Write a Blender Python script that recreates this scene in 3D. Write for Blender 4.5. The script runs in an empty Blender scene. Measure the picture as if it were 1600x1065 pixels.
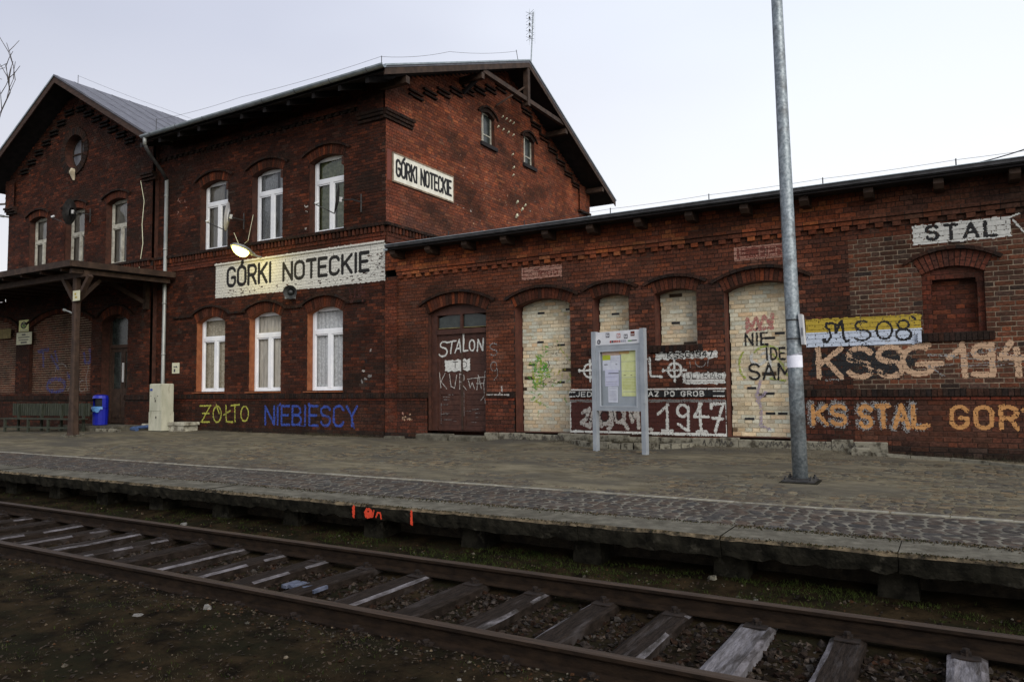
import bpy, math, random
import numpy as np
from mathutils import Vector, Matrix

random.seed(11)
rng = np.random.default_rng(11)
SC = bpy.context.scene
COL = SC.collection
R = math.radians

# ------------------------------------------------------------------ camera
YAW, PITCH, ROLL = R(30.6112), R(3.6348), R(-0.6294)
CAM = Vector((11.590, -13.700, 1.120))
fwd = Vector((-math.sin(YAW) * math.cos(PITCH), math.cos(YAW) * math.cos(PITCH), math.sin(PITCH)))
rt0 = Vector((math.cos(YAW), math.sin(YAW), 0.0))
up0 = rt0.cross(fwd)
rt = rt0 * math.cos(ROLL) + up0 * math.sin(ROLL)
upv = rt.cross(fwd)
cd = bpy.data.cameras.new('camera')
cam = bpy.data.objects.new('camera', cd)
COL.objects.link(cam)
cam.matrix_world = Matrix(((rt.x, upv.x, -fwd.x, CAM.x), (rt.y, upv.y, -fwd.y, CAM.y), (rt.z, upv.z, -fwd.z, CAM.z), (0, 0, 0, 1)))
cd.sensor_width = 36.0
cd.lens = 1164.875 / 1600 * 36
cd.clip_start = 0.1
cd.clip_end = 3000
SC.camera = cam

# ------------------------------------------------------------------ sky, sun, exposure
SUN_EL, SUN_AZ = R(32), R(125)          # azimuth from +Y towards +X: veiled sun to the right, a little behind the camera
w = bpy.data.worlds.new('World')
SC.world = w
w.use_nodes = True
nt = w.node_tree
nt.nodes.clear()
out = nt.nodes.new('ShaderNodeOutputWorld')
bg = nt.nodes.new('ShaderNodeBackground')
bg.inputs[1].default_value = 0.1
nt.links.new(bg.outputs[0], out.inputs[0])
sky = nt.nodes.new('ShaderNodeTexSky')
sky.sky_type = 'NISHITA'
sky.sun_disc = False
sky.sun_elevation = SUN_EL
sky.sun_rotation = SUN_AZ
sky.air_density = 1.2
sky.dust_density = 2.0
tc = nt.nodes.new('ShaderNodeTexCoord')
dot = nt.nodes.new('ShaderNodeVectorMath'); dot.operation = 'DOT_PRODUCT'
dot.inputs[1].default_value = (math.sin(R(70)) * .97, math.cos(R(70)) * .97, .12)
nt.links.new(tc.outputs['Generated'], dot.inputs[0])
# thin even overcast, brighter towards the veiled sun
noi = nt.nodes.new('ShaderNodeTexNoise'); noi.inputs['Scale'].default_value = 1.6; noi.inputs['Detail'].default_value = 3
mapn = nt.nodes.new('ShaderNodeMapping'); mapn.inputs['Scale'].default_value = (1, 1, 2.6)
nt.links.new(tc.outputs['Generated'], mapn.inputs[0]); nt.links.new(mapn.outputs[0], noi.inputs[0])
ma = nt.nodes.new('ShaderNodeMath'); ma.operation = 'MULTIPLY_ADD'; ma.inputs[1].default_value = .34; ma.inputs[2].default_value = -.17
nt.links.new(noi.outputs[0], ma.inputs[0])
mb = nt.nodes.new('ShaderNodeMath'); mb.operation = 'MULTIPLY_ADD'; mb.inputs[1].default_value = .5; mb.inputs[2].default_value = .5
nt.links.new(dot.outputs['Value'], mb.inputs[0])
mc = nt.nodes.new('ShaderNodeMath'); mc.operation = 'ADD'
nt.links.new(ma.outputs[0], mc.inputs[0]); nt.links.new(mb.outputs[0], mc.inputs[1])
ramp = nt.nodes.new('ShaderNodeValToRGB')
els = ramp.color_ramp.elements
els[0].position = 0.0; els[0].color = (.48, .50, .58, 1)
els[1].position = 1.0; els[1].color = (.98, .985, 1.0, 1)
for p_, c_ in ((.30, (.64, .655, .735, 1)), (.48, (.82, .84, .90, 1)), (.66, (.90, .94, 1.0, 1))):
    e_ = els.new(p_); e_.color = c_
nt.links.new(mc.outputs[0], ramp.inputs[0])
sepx = nt.nodes.new('ShaderNodeSeparateXYZ')
nt.links.new(tc.outputs['Generated'], sepx.inputs[0])
# warm pale band low on the horizon
hr = nt.nodes.new('ShaderNodeValToRGB')
hr.color_ramp.elements[0].position = 0.0; hr.color_ramp.elements[0].color = (1, 1, 1, 1)
hr.color_ramp.elements[1].position = 0.42; hr.color_ramp.elements[1].color = (0, 0, 0, 1)
nt.links.new(sepx.outputs['Z'], hr.inputs[0])
hm = nt.nodes.new('ShaderNodeMath'); hm.operation = 'MULTIPLY'; hm.inputs[1].default_value = .6
nt.links.new(hr.outputs[0], hm.inputs[0])
mixh = nt.nodes.new('ShaderNodeMixRGB'); mixh.inputs[2].default_value = (1.0, .97, .94, 1)
nt.links.new(hm.outputs[0], mixh.inputs[0]); nt.links.new(ramp.outputs[0], mixh.inputs[1])
scl = nt.nodes.new('ShaderNodeVectorMath'); scl.operation = 'SCALE'; scl.inputs['Scale'].default_value = 7.5
er = nt.nodes.new('ShaderNodeValToRGB')
er.color_ramp.elements[0].position = .10; er.color_ramp.elements[0].color = (1.06, 1.05, 1.03, 1)
er.color_ramp.elements[1].position = .62; er.color_ramp.elements[1].color = (.84, .87, .95, 1)
nt.links.new(sepx.outputs['Z'], er.inputs[0])
em = nt.nodes.new('ShaderNodeMixRGB'); em.blend_type = 'MULTIPLY'; em.inputs[0].default_value = 1
nt.links.new(mixh.outputs[0], em.inputs[1]); nt.links.new(er.outputs[0], em.inputs[2])
nt.links.new(em.outputs[0], scl.inputs[0])
mixs = nt.nodes.new('ShaderNodeMixRGB'); mixs.inputs[0].default_value = .93
nt.links.new(sky.outputs[0], mixs.inputs[1]); nt.links.new(scl.outputs[0], mixs.inputs[2])
nt.links.new(mixs.outputs[0], bg.inputs[0])

sl = bpy.data.lights.new('sun', 'SUN')
sl.energy = 1.5
sl.angle = R(40)
sl.color = (1, .95, .88)
so = bpy.data.objects.new('sun', sl)
COL.objects.link(so)
sd = Vector((math.sin(R(125)) * math.cos(R(32)), math.cos(R(125)) * math.cos(R(32)), math.sin(R(32))))
so.rotation_euler = sd.to_track_quat('Z', 'Y').to_euler()
so.location = (30, 10, 30)

SC.view_settings.view_transform = 'Standard'
SC.view_settings.look = 'None'
SC.view_settings.exposure = 0.6
SC.view_settings.gamma = 1.0
SC.view_settings.use_curve_mapping = False

# ------------------------------------------------------------------ materials
def newmat(name):
    m = bpy.data.materials.new(name)
    m.use_nodes = True
    m.node_tree.nodes.clear()
    o = m.node_tree.nodes.new('ShaderNodeOutputMaterial')
    b = m.node_tree.nodes.new('ShaderNodeBsdfPrincipled')
    m.node_tree.links.new(b.outputs[0], o.inputs[0])
    return m, m.node_tree, b, o

def pmat(name, c1, c2=None, scale=6, rough=.85, bump=.0, bscale=40, metallic=0.0, spec=.3, detail=5, lo=.38, hi=.62,
         c3=None, s3=1.2, stretch=None, vcol=False, f3=(.5, .7)):
    """noise-mixed surface; vcol multiplies by the per-piece colour (attribute Col x object colour)"""
    m, t, b, o = newmat(name)
    N, L = t.nodes, t.links
    g = N.new('ShaderNodeNewGeometry')
    src = g.outputs['Position']
    if stretch:
        mp = N.new('ShaderNodeMapping'); mp.inputs['Scale'].default_value = stretch
        L.new(src, mp.inputs[0]); src = mp.outputs[0]
    n = N.new('ShaderNodeTexNoise'); n.inputs['Scale'].default_value = scale; n.inputs['Detail'].default_value = detail
    n.inputs['Roughness'].default_value = .6
    L.new(src, n.inputs[0])
    r = N.new('ShaderNodeValToRGB')
    r.color_ramp.elements[0].position = lo; r.color_ramp.elements[1].position = hi
    r.color_ramp.elements[0].color = (*c1, 1)
    r.color_ramp.elements[1].color = (*(c2 or c1), 1)
    L.new(n.outputs[0], r.inputs[0])
    cur = r.outputs[0]
    if c3:
        n3 = N.new('ShaderNodeTexNoise'); n3.inputs['Scale'].default_value = s3; n3.inputs['Detail'].default_value = 7
        n3.inputs['Roughness'].default_value = .65
        L.new(src, n3.inputs[0])
        r3 = N.new('ShaderNodeValToRGB'); r3.color_ramp.elements[0].position = f3[0]; r3.color_ramp.elements[1].position = f3[1]
        L.new(n3.outputs[0], r3.inputs[0])
        mx = N.new('ShaderNodeMixRGB'); mx.inputs[2].default_value = (*c3, 1)
        L.new(r3.outputs[0], mx.inputs[0]); L.new(cur, mx.inputs[1]); cur = mx.outputs[0]
    if vcol:
        at = N.new('ShaderNodeAttribute'); at.attribute_name = 'Col'
        oi = N.new('ShaderNodeObjectInfo')
        m1 = N.new('ShaderNodeMixRGB'); m1.blend_type = 'MULTIPLY'; m1.inputs[0].default_value = 1
        L.new(at.outputs['Color'], m1.inputs[1]); L.new(oi.outputs['Color'], m1.inputs[2])
        m2 = N.new('ShaderNodeMixRGB'); m2.blend_type = 'MULTIPLY'; m2.inputs[0].default_value = 1
        L.new(m1.outputs[0], m2.inputs[1]); L.new(cur, m2.inputs[2]); cur = m2.outputs[0]
    L.new(cur, b.inputs['Base Color'])
    b.inputs['Roughness'].default_value = rough
    b.inputs['Metallic'].default_value = metallic
    b.inputs['Specular IOR Level'].default_value = spec
    if bump > 0:
        nb = N.new('ShaderNodeTexNoise'); nb.inputs['Scale'].default_value = bscale; nb.inputs['Detail'].default_value = 4
        L.new(src, nb.inputs[0])
        bu = N.new('ShaderNodeBump'); bu.inputs['Strength'].default_value = bump; bu.inputs['Distance'].default_value = .01
        L.new(nb.outputs[0], bu.inputs['Height']); L.new(bu.outputs[0], b.inputs['Normal'])
    return m

M = {}
M['brick'] = pmat('brick', (.54, .55, .50), (1.10, 1.06, .98), scale=26, rough=.82, bump=.5, bscale=120, vcol=True, spec=.12,
                  c3=(.32, .35, .33), s3=.9, f3=(.50, .76))
M['brick_cream'] = pmat('brick_cream', (.92, .91, .89), (1.08, 1.08, 1.08), scale=26, rough=.85, bump=.8, bscale=70, vcol=True, spec=.2, c3=(.72, .66, .55), s3=2.2, f3=(.52, .75))
M['mortar_dark'] = pmat('mortar_dark', (.012, .009, .008), (.028, .021, .017), scale=14, rough=.95, c3=(.07, .055, .04), s3=1.5)
M['mortar_red'] = pmat('mortar_red', (.05, .022, .014), (.09, .045, .03), scale=14, rough=.95, c3=(.03, .02, .016), s3=1.5)
M['mortar_light'] = pmat('mortar_light', (.17, .13, .090), (.31, .24, .17), scale=10, rough=.95, c3=(.06, .045, .035), s3=2)
M['mortar_cream'] = pmat('mortar_cream', (.42, .36, .25), (.60, .53, .39), scale=10, rough=.95, c3=(.22, .18, .12), s3=3)
M['reveal'] = pmat('reveal', (.035, .015, .010), (.075, .028, .017), scale=7, rough=.85, bump=.4, bscale=30)
M['reveal_orange'] = pmat('reveal_orange', (.19, .060, .024), (.27, .095, .038), scale=7, rough=.8)
M['wood_dark'] = pmat('wood_dark', (.030, .016, .010), (.060, .032, .021), scale=5, rough=.75, bump=.3, bscale=30, stretch=(1, 1, 5))
M['wood_brown'] = pmat('wood_brown', (.026, .015, .010), (.055, .032, .021), scale=6, rough=.75, bump=.3, bscale=30)
M['soffit'] = pmat('soffit', (.010, .009, .010), (.022, .018, .018), scale=5, rough=.85)
M['roof_metal'] = pmat('roof_metal', (.085, .085, .10), (.14, .14, .16), scale=2.5, rough=.55, metallic=.25, spec=.4, c3=(.10, .10, .115), s3=1.5, stretch=(.6, 2, 2))
M['roof_felt'] = pmat('roof_felt', (.030, .030, .032), (.055, .055, .058), scale=6, rough=.9)
M['gutter'] = pmat('gutter', (.22, .26, .28), (.33, .37, .39), scale=5, rough=.4, metallic=.5)
M['zinc'] = pmat('zinc', (.22, .23, .22), (.33, .34, .32), scale=5, rough=.45, metallic=.35, stretch=(1, 1, .4))
M['pvc'] = pmat('pvc', (.72, .74, .77), (.82, .83, .84), scale=3, rough=.35, spec=.5)
M['old_white'] = pmat('old_white', (.34, .33, .28), (.48, .46, .38), scale=9, rough=.6, c3=(.18, .16, .12), s3=6)
M['curtain'] = pmat('curtain', (.42, .38, .32), (.60, .55, .47), scale=9, rough=.95, stretch=(3, 3, .35))
M['curtain_warm'] = pmat('curtain_warm', (.30, .26, .19), (.50, .44, .34), scale=16, rough=.95)
M['curtain_white'] = pmat('curtain_white', (.46, .46, .46), (.66, .66, .66), scale=20, rough=.95)
M['curtain_green'] = pmat('curtain_green', (.20, .23, .10), (.38, .40, .22), scale=9, rough=.95, stretch=(1, 1, 1))
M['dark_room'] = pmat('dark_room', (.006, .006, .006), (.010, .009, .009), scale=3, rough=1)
M['cream_sign'] = pmat('cream_sign', (.62, .60, .50), (.74, .72, .62), scale=5, rough=.6, c3=(.38, .36, .28), s3=8, f3=(.58, .75))
M['board_grey'] = pmat('board_grey', (.30, .33, .36), (.37, .40, .43), scale=4, rough=.4, metallic=.25, c3=(.22, .23, .23), s3=7, f3=(.6, .8))
M['board_back'] = pmat('board_back', (.36, .39, .42), (.42, .45, .48), scale=4, rough=.6)
M['board_white'] = pmat('board_white', (.62, .63, .65), (.72, .72, .73), scale=6, rough=.45)
M['paper_white'] = pmat('paper_white', (.70, .71, .80), (.80, .81, .88), scale=12, rough=.8)
M['paper_lilac'] = pmat('paper_lilac', (.64, .64, .80), (.72, .72, .85), scale=12, rough=.8)
M['paper_yellow'] = pmat('paper_yellow', (.74, .76, .34), (.82, .84, .44), scale=12, rough=.8)
M['paper_lime'] = pmat('paper_lime', (.50, .56, .04), (.56, .62, .08), scale=12, rough=.8)
M['paper_peach'] = pmat('paper_peach', (.68, .45, .34), (.75, .55, .42), scale=12, rough=.8)
M['paper_orange'] = pmat('paper_orange', (.70, .42, .16), (.76, .50, .22), scale=12, rough=.8)
M['ink'] = pmat('ink', (.035, .035, .05), (.06, .06, .08), scale=12, rough=.8)
M['ink_pale'] = pmat('ink_pale', (.30, .30, .36), (.38, .38, .45), scale=12, rough=.8)
M['ink_red'] = pmat('ink_red', (.35, .05, .035), (.42, .09, .06), scale=12, rough=.8)
M['galv'] = pmat('galv', (.15, .18, .20), (.36, .40, .42), scale=26, rough=.5, metallic=.45, c3=(.11, .115, .12), s3=5, bump=.1, lo=.35, hi=.65)
M['zinc_dark'] = pmat('zinc_dark', (.05, .052, .05), (.10, .10, .095), scale=8, rough=.55, metallic=.4)
M['dirt_stone'] = pmat('dirt_stone', (.66, .62, .55), (1.20, 1.13, 1.02), scale=9, rough=.95, bump=.5, bscale=60, vcol=True, c3=(.6, .55, .46), s3=1.1)
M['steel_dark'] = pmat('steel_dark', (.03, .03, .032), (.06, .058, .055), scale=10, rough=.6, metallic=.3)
M['rail'] = pmat('rail', (.009, .0055, .0035), (.020, .012, .007), scale=18, rough=.75, metallic=0, spec=.12, bump=.3, bscale=90, stretch=(.4, 1, 1))
M['rail_top'] = pmat('rail_top', (.032, .021, .013), (.056, .036, .023), scale=14, rough=.55, metallic=.2, stretch=(.2, 3, 3))
M['rust'] = pmat('rust', (.009, .006, .0045), (.020, .012, .008), scale=25, rough=.85)
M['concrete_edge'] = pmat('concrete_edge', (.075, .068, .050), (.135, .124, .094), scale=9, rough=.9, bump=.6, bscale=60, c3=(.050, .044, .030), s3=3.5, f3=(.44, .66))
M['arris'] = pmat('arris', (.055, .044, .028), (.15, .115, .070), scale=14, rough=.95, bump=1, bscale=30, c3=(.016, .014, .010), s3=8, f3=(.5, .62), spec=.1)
M['concrete_dark'] = pmat('concrete_dark', (.007, .0066, .005), (.022, .020, .0145), scale=7, rough=.95, spec=.05, bump=1, bscale=28, c3=(.055, .050, .038), s3=9, f3=(.58, .75))  # the slab front's tone also has vignette darkening put into it
M['concrete_white'] = pmat('concrete_white', (.30, .28, .22), (.46, .44, .35), scale=7, rough=.9, bump=.6, bscale=40, c3=(.10, .085, .06), s3=4, f3=(.48, .66))
M['plinth_block'] = pmat('plinth_block', (.20, .185, .14), (.33, .31, .24), scale=7, rough=.9, bump=.6, bscale=40, c3=(.05, .043, .03), s3=7, f3=(.42, .60))
M['paver'] = pmat('paver', (.44, .42, .38), (1.02, .97, .90), scale=18, rough=.8, bump=.5, bscale=60, vcol=True)
M['joint_sand'] = pmat('joint_sand', (.10, .092, .072), (.165, .152, .12), scale=9, rough=.95, c3=(.055, .050, .040), s3=1.8, f3=(.45, .7))
M['dirt'] = pmat('dirt', (.098, .083, .054), (.185, .160, .108), scale=5, rough=.95, spec=.08, bump=.8, bscale=45, c3=(.072, .066, .054), s3=.8, f3=(.42, .66), stretch=(.5, 1, 1), detail=8)
M['earth'] = pmat('earth', (.0055, .0040, .0024), (.027, .0185, .0095), scale=4, rough=1, spec=.03, bump=1, bscale=35, c3=(.0115, .0105, .0055), s3=2.3, f3=(.46, .64), detail=8)  # vignette darkening is put into the earth, ballast and sleeper colours
M['soil_dark'] = pmat('soil_dark', (.012, .009, .006), (.028, .022, .014), scale=12, rough=1, bump=1, bscale=50)
M['ballast'] = pmat('ballast', (.14, .12, .105), (.48, .43, .38), scale=30, rough=.9, spec=.08, bump=.4, bscale=80, vcol=True)
M['sleeper'] = pmat('sleeper', (.010, .007, .005), (.024, .017, .013), scale=14, rough=.85, spec=.1, bump=1, bscale=26, c3=(.060, .052, .050), s3=2.2, f3=(.56, .74), stretch=(5, .6, 1))
M['sleeper_worn'] = pmat('sleeper_worn', (.060, .052, .052), (.15, .138, .145), scale=9, rough=.85, bump=1, bscale=26, c3=(.020, .016, .013), s3=3.0, f3=(.48, .62), stretch=(3, .8, 1))
M['sleeper_pale'] = pmat('sleeper_pale', (.085, .078, .080), (.17, .16, .17), scale=10, rough=.85, bump=1, bscale=26, c3=(.030, .024, .020), s3=2.2, f3=(.50, .66), stretch=(4, .6, 1))
M['grass'] = pmat('grass', (.014, .022, .005), (.040, .052, .013), scale=3, rough=.9, spec=.05)
M['grass_dry'] = pmat('grass_dry', (.030, .026, .013), (.060, .050, .026), scale=3, rough=.8)
M['leaf_litter'] = pmat('leaf_litter', (.014, .009, .005), (.045, .029, .016), scale=9, rough=.9)
M['blue_bin'] = pmat('blue_bin', (.005, .010, .26), (.008, .016, .34), scale=4, rough=.35, spec=.5)
M['bag'] = pmat('bag', (.06, .18, .40), (.10, .25, .50), scale=15, rough=.4, spec=.5)
M['bench_green'] = pmat('bench_green', (.020, .024, .016), (.042, .047, .032), scale=14, rough=.7, stretch=(1, 1, .3))
M['cabinet'] = pmat('cabinet', (.38, .38, .29), (.48, .47, .37), scale=5, rough=.55, c3=(.25, .24, .17), s3=6, f3=(.56, .72), stretch=(1, 1, .4))
M['door_brown'] = pmat('door_brown', (.040, .016, .011), (.066, .026, .017), scale=8, rough=.6, bump=.3, bscale=40, c3=(.085, .04, .028), s3=9, f3=(.6, .75))
M['bark'] = pmat('bark', (.05, .042, .038), (.09, .076, .068), scale=9, rough=.9)
M['black'] = pmat('black', (.010, .010, .011), (.018, .018, .019), scale=5, rough=.5)
M['white_plastic'] = pmat('white_plastic', (.55, .56, .56), (.66, .66, .66), scale=5, rough=.4)
M['yellow_plank'] = pmat('yellow_plank', (.16, .13, .05), (.24, .19, .08), scale=9, rough=.8)
M['line_stone'] = pmat('line_stone', (.17, .16, .13), (.26, .245, .20), scale=9, rough=.85, c3=(.10, .09, .07), s3=3, f3=(.5, .66))
M['litter_white'] = pmat('litter_white', (.10, .095, .085), (.17, .16, .145), scale=12, rough=.7)
M['brown_paper'] = pmat('brown_paper', (.12, .095, .065), (.18, .145, .10), scale=12, rough=.8)
M['terrain_far'] = M['earth']

def paintmat(name, c, wear=.35, rough=.7):
    return pmat(name, tuple(x * .80 for x in c), c, scale=22, rough=rough, c3=tuple(x * (1 - wear) + .01 for x in c), s3=3.0, f3=(.52, .75), bump=.3, bscale=90)
PA = {'white': paintmat('paint_white', (.60, .60, .56)), 'sign': paintmat('paint_sign_white', (.62, .61, .55), .2),
      'black': paintmat('paint_black', (.013, .013, .014)), 'cream': paintmat('paint_cream', (.50, .33, .21), .3),
      'orange': paintmat('paint_orange', (.50, .245, .085), .35), 'yellow': paintmat('paint_mustard', (.42, .30, .035), .2),
      'pale_blue': paintmat('paint_pale_blue', (.50, .56, .66), .15), 'blue': paintmat('paint_blue', (.035, .075, .34), .45),
      'lemon': paintmat('paint_lemon', (.42, .42, .07), .45), 'green': paintmat('paint_green', (.10, .30, .04), .3),
      'lime': paintmat('paint_lime', (.34, .42, .06), .3), 'pink': paintmat('paint_pink', (.44, .17, .15), .2),
      'lilac': paintmat('paint_lilac', (.40, .33, .42), .2), 'ghost': paintmat('paint_ghost', (.36, .19, .14), .5),
      'ghost_red': paintmat('paint_ghost_red', (.16, .045, .03), .4), 'red_mark': paintmat('paint_red_mark', (.62, .055, .02), .2),
      'grey': paintmat('paint_grey', (.24, .23, .22), .4), 'scrawl': paintmat('paint_scrawl', (.45, .42, .38), .5),
      'oxide': paintmat('paint_oxide', (.062, .016, .012), .3), 'dark_ink': paintmat('paint_dark_ink', (.05, .045, .04), .3),
      'maroon': paintmat('paint_maroon', (.060, .018, .013), .3)}
for k_, m_ in PA.items():
    M['P_' + k_] = m_

def panemat(name, refl, tint):
    m = bpy.data.materials.new(name); m.use_nodes = True
    t = m.node_tree; t.nodes.clear()
    o = t.nodes.new('ShaderNodeOutputMaterial'); mx = t.nodes.new('ShaderNodeMixShader')
    tr = t.nodes.new('ShaderNodeBsdfTransparent'); gl = t.nodes.new('ShaderNodeBsdfGlossy')
    tr.inputs[0].default_value = (*tint, 1)
    gl.inputs['Roughness'].default_value = .04
    lw = t.nodes.new('ShaderNodeLayerWeight'); lw.inputs[0].default_value = refl
    t.links.new(lw.outputs['Fresnel'], mx.inputs[0]); t.links.new(tr.outputs[0], mx.inputs[1]); t.links.new(gl.outputs[0], mx.inputs[2])
    t.links.new(mx.outputs[0], o.inputs[0])
    return m
M['pane'] = panemat('window_glass', .42, (.93, .95, .95))
M['pane_clear'] = panemat('window_glass_clear', .14, (.95, .96, .96))
M['pane_dirty'] = pmat('dirty_glass', (.014, .019, .018), (.030, .038, .034), scale=6, rough=.25, spec=.45)
M['pane_board'] = panemat('acrylic', .07, (.97, .98, .98))

def emat(name, c, s):
    m = bpy.data.materials.new(name); m.use_nodes = True
    t = m.node_tree; t.nodes.clear()
    o = t.nodes.new('ShaderNodeOutputMaterial'); e = t.nodes.new('ShaderNodeEmission')
    e.inputs[0].default_value = (*c, 1); e.inputs[1].default_value = s
    t.links.new(e.outputs[0], o.inputs[0])
    return m
M['lamp_lit'] = emat('lamp_lit', (1, .86, .24), 5.5)

# ------------------------------------------------------------------ mesh building
BASE = {}

def finish(ob, name, parent, label, cat, group, kind, base):
    if parent is not None:
        ob.parent = parent
        BASE[ob.name] = BASE[parent.name]
    else:
        ob.location = base
        BASE[ob.name] = Vector(base)
    if label: ob['label'] = label
    if cat: ob['category'] = cat
    if group: ob['group'] = group
    if kind: ob['kind'] = kind
    return ob

def thing(name, base, label, cat, group=None):
    o = bpy.data.objects.new(name, None)
    o.empty_display_size = .2
    COL.objects.link(o)
    return finish(o, name, None, label, cat, group, None, base)

class MB:
    def __init__(s):
        s.v, s.f, s.mi, s.c = [], [], [], []
    def add(s, vs, fs, mi=0, c=(1, 1, 1)):
        n = len(s.v)
        s.v.extend([tuple(p) for p in vs])
        for f in fs:
            s.f.append(tuple(i + n for i in f)); s.mi.append(mi); s.c.append(c)
        return s
    def hexa(s, p, mi=0, c=(1, 1, 1)):
        return s.add(p, [(3, 2, 1, 0), (4, 5, 6, 7), (0, 1, 5, 4), (1, 2, 6, 5), (2, 3, 7, 6), (3, 0, 4, 7)], mi, c)
    def box(s, x0, x1, y0, y1, z0, z1, mi=0, c=(1, 1, 1)):
        return s.hexa([(x0, y0, z0), (x1, y0, z0), (x1, y1, z0), (x0, y1, z0), (x0, y0, z1), (x1, y0, z1), (x1, y1, z1), (x0, y1, z1)], mi, c)
    def bbox(s, x0, x1, y0, y1, z0, z1, b=.01, mi=0, c=(1, 1, 1)):
        """box with its top edges chamfered"""
        s.box(x0, x1, y0, y1, z0, z1 - b, mi, c)
        p = [(x0, y0, z1 - b), (x1, y0, z1 - b), (x1, y1, z1 - b), (x0, y1, z1 - b),
             (x0 + b, y0 + b, z1), (x1 - b, y0 + b, z1), (x1 - b, y1 - b, z1), (x0 + b, y1 - b, z1)]
        return s.add(p, [(4, 5, 6, 7), (0, 1, 5, 4), (1, 2, 6, 5), (2, 3, 7, 6), (3, 0, 4, 7)], mi, c)
    def wbox(s, W, u0, u1, z0, z1, d0, d1, mi=0, c=(1, 1, 1)):
        P = W.P
        return s.hexa([P(u0, z0, d1), P(u1, z0, d1), P(u1, z0, d0), P(u0, z0, d0), P(u0, z1, d1), P(u1, z1, d1), P(u1, z1, d0), P(u0, z1, d0)], mi, c)
    def beam(s, a, b, w, h, mi=0, up=(0, 0, 1), c=(1, 1, 1)):
        a, b = Vector(a), Vector(b)
        d = (b - a).normalized()
        side = d.cross(Vector(up))
        if side.length < 1e-4: side = d.cross(Vector((0, 1, 0)))
        side.normalize(); u = side.cross(d).normalized()
        o = [side * sx * w / 2 + u * sz * h / 2 for sx, sz in ((-1, -1), (1, -1), (1, 1), (-1, 1))]
        return s.hexa([a + o[0], a + o[1], a + o[2], a + o[3], b + o[0], b + o[1], b + o[2], b + o[3]], mi, c)
    def tube(s, pts, rad, n=8, mi=0, cap=True, c=(1, 1, 1)):
        pts = [Vector(p) for p in pts]
        if not isinstance(rad, (list, tuple)): rad = [rad] * len(pts)
        vs, fs = [], []
        prev = None
        for i, p in enumerate(pts):
            d = (pts[min(i + 1, len(pts) - 1)] - pts[max(i - 1, 0)]).normalized()
            if prev is None:
                a = Vector((0, 0, 1)) if abs(d.z) < .9 else Vector((1, 0, 0))
                x = d.cross(a).normalized()
            else:
                x = (prev - d * prev.dot(d)).normalized()
            prev = x
            y = d.cross(x)
            for k in range(n):
                t = 2 * math.pi * k / n
                vs.append(p + (x * math.cos(t) + y * math.sin(t)) * rad[i])
        for i in range(len(pts) - 1):
            for k in range(n):
                k2 = (k + 1) % n
                fs.append((i * n + k, i * n + k2, (i + 1) * n + k2, (i + 1) * n + k))
        if cap:
            fs.append(tuple(range(n))[::-1]); fs.append(tuple((len(pts) - 1) * n + k for k in range(n)))
        return s.add(vs, fs, mi, c)
    def prism_x(s, yz, x0, x1, mi=0):
        n = len(yz)
        vs = [(x0, y, z) for y, z in yz] + [(x1, y, z) for y, z in yz]
        fs = [tuple(range(n))[::-1], tuple(range(n, 2 * n))] + [(i, (i + 1) % n, n + (i + 1) % n, n + i) for i in range(n)]
        return s.add(vs, fs, mi)
    def prism_y(s, xz, y0, y1, mi=0):
        n = len(xz)
        vs = [(x, y0, z) for x, z in xz] + [(x, y1, z) for x, z in xz]
        fs = [tuple(range(n)), tuple(range(n, 2 * n))[::-1]] + [((i + 1) % n, i, n + i, n + (i + 1) % n) for i in range(n)]
        return s.add(vs, fs, mi)
    def build(s, name, mats, parent=None, label=None, cat=None, group=None, kind=None, base=None, smooth=False):
        if not isinstance(mats, (list, tuple)): mats = [mats]
        if base is None:
            base = BASE[parent.name] if parent is not None else None
        if base is None:
            a = np.array(s.v); base = ((a[:, 0].min() + a[:, 0].max()) / 2, (a[:, 1].min() + a[:, 1].max()) / 2, a[:, 2].min())
        base = Vector(base)
        me = bpy.data.meshes.new(name)
        V = (np.array(s.v, dtype=float) - np.array(base))
        me.from_pydata(V.tolist(), [], s.f)
        for m in mats: me.materials.append(M[m] if isinstance(m, str) else m)
        if len(mats) > 1: me.polygons.foreach_set('material_index', s.mi)
        setcol(me, s.c)
        if smooth: me.polygons.foreach_set('use_smooth', [True] * len(me.polygons))
        ob = bpy.data.objects.new(name, me)
        COL.objects.link(ob)
        return finish(ob, name, parent, label, cat, group, kind, base)

def setcol(me, cols):
    if all(c == (1, 1, 1) for c in cols[:50]) and all(c == (1, 1, 1) for c in cols): 
        cols = None
    at = me.attributes.new('Col', 'FLOAT_COLOR', 'CORNER')
    nl = len(me.loops)
    if cols is None:
        arr = np.ones((nl, 4), dtype=np.float32)
    else:
        tot = np.zeros(len(me.polygons), dtype=np.int32)
        me.polygons.foreach_get('loop_total', tot)
        cc = np.concatenate([np.array(cols, dtype=np.float32), np.ones((len(cols), 1), dtype=np.float32)], axis=1)
        arr = np.repeat(cc, tot, axis=0)
    at.data.foreach_set('color', arr.ravel())

# ------------------------------------------------------------------ brick walls
def sub_iv(ivs, ex):
    outl = []
    for a, b in ivs:
        cur = [(a, b)]
        for x0, x1 in ex:
            nx = []
            for p, q in cur:
                if x1 <= p or x0 >= q: nx.append((p, q)); continue
                if x0 > p: nx.append((p, x0))
                if x1 < q: nx.append((x1, q))
            cur = nx
        outl += cur
    return [(a, b) for a, b in outl if b - a > .012]

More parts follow.
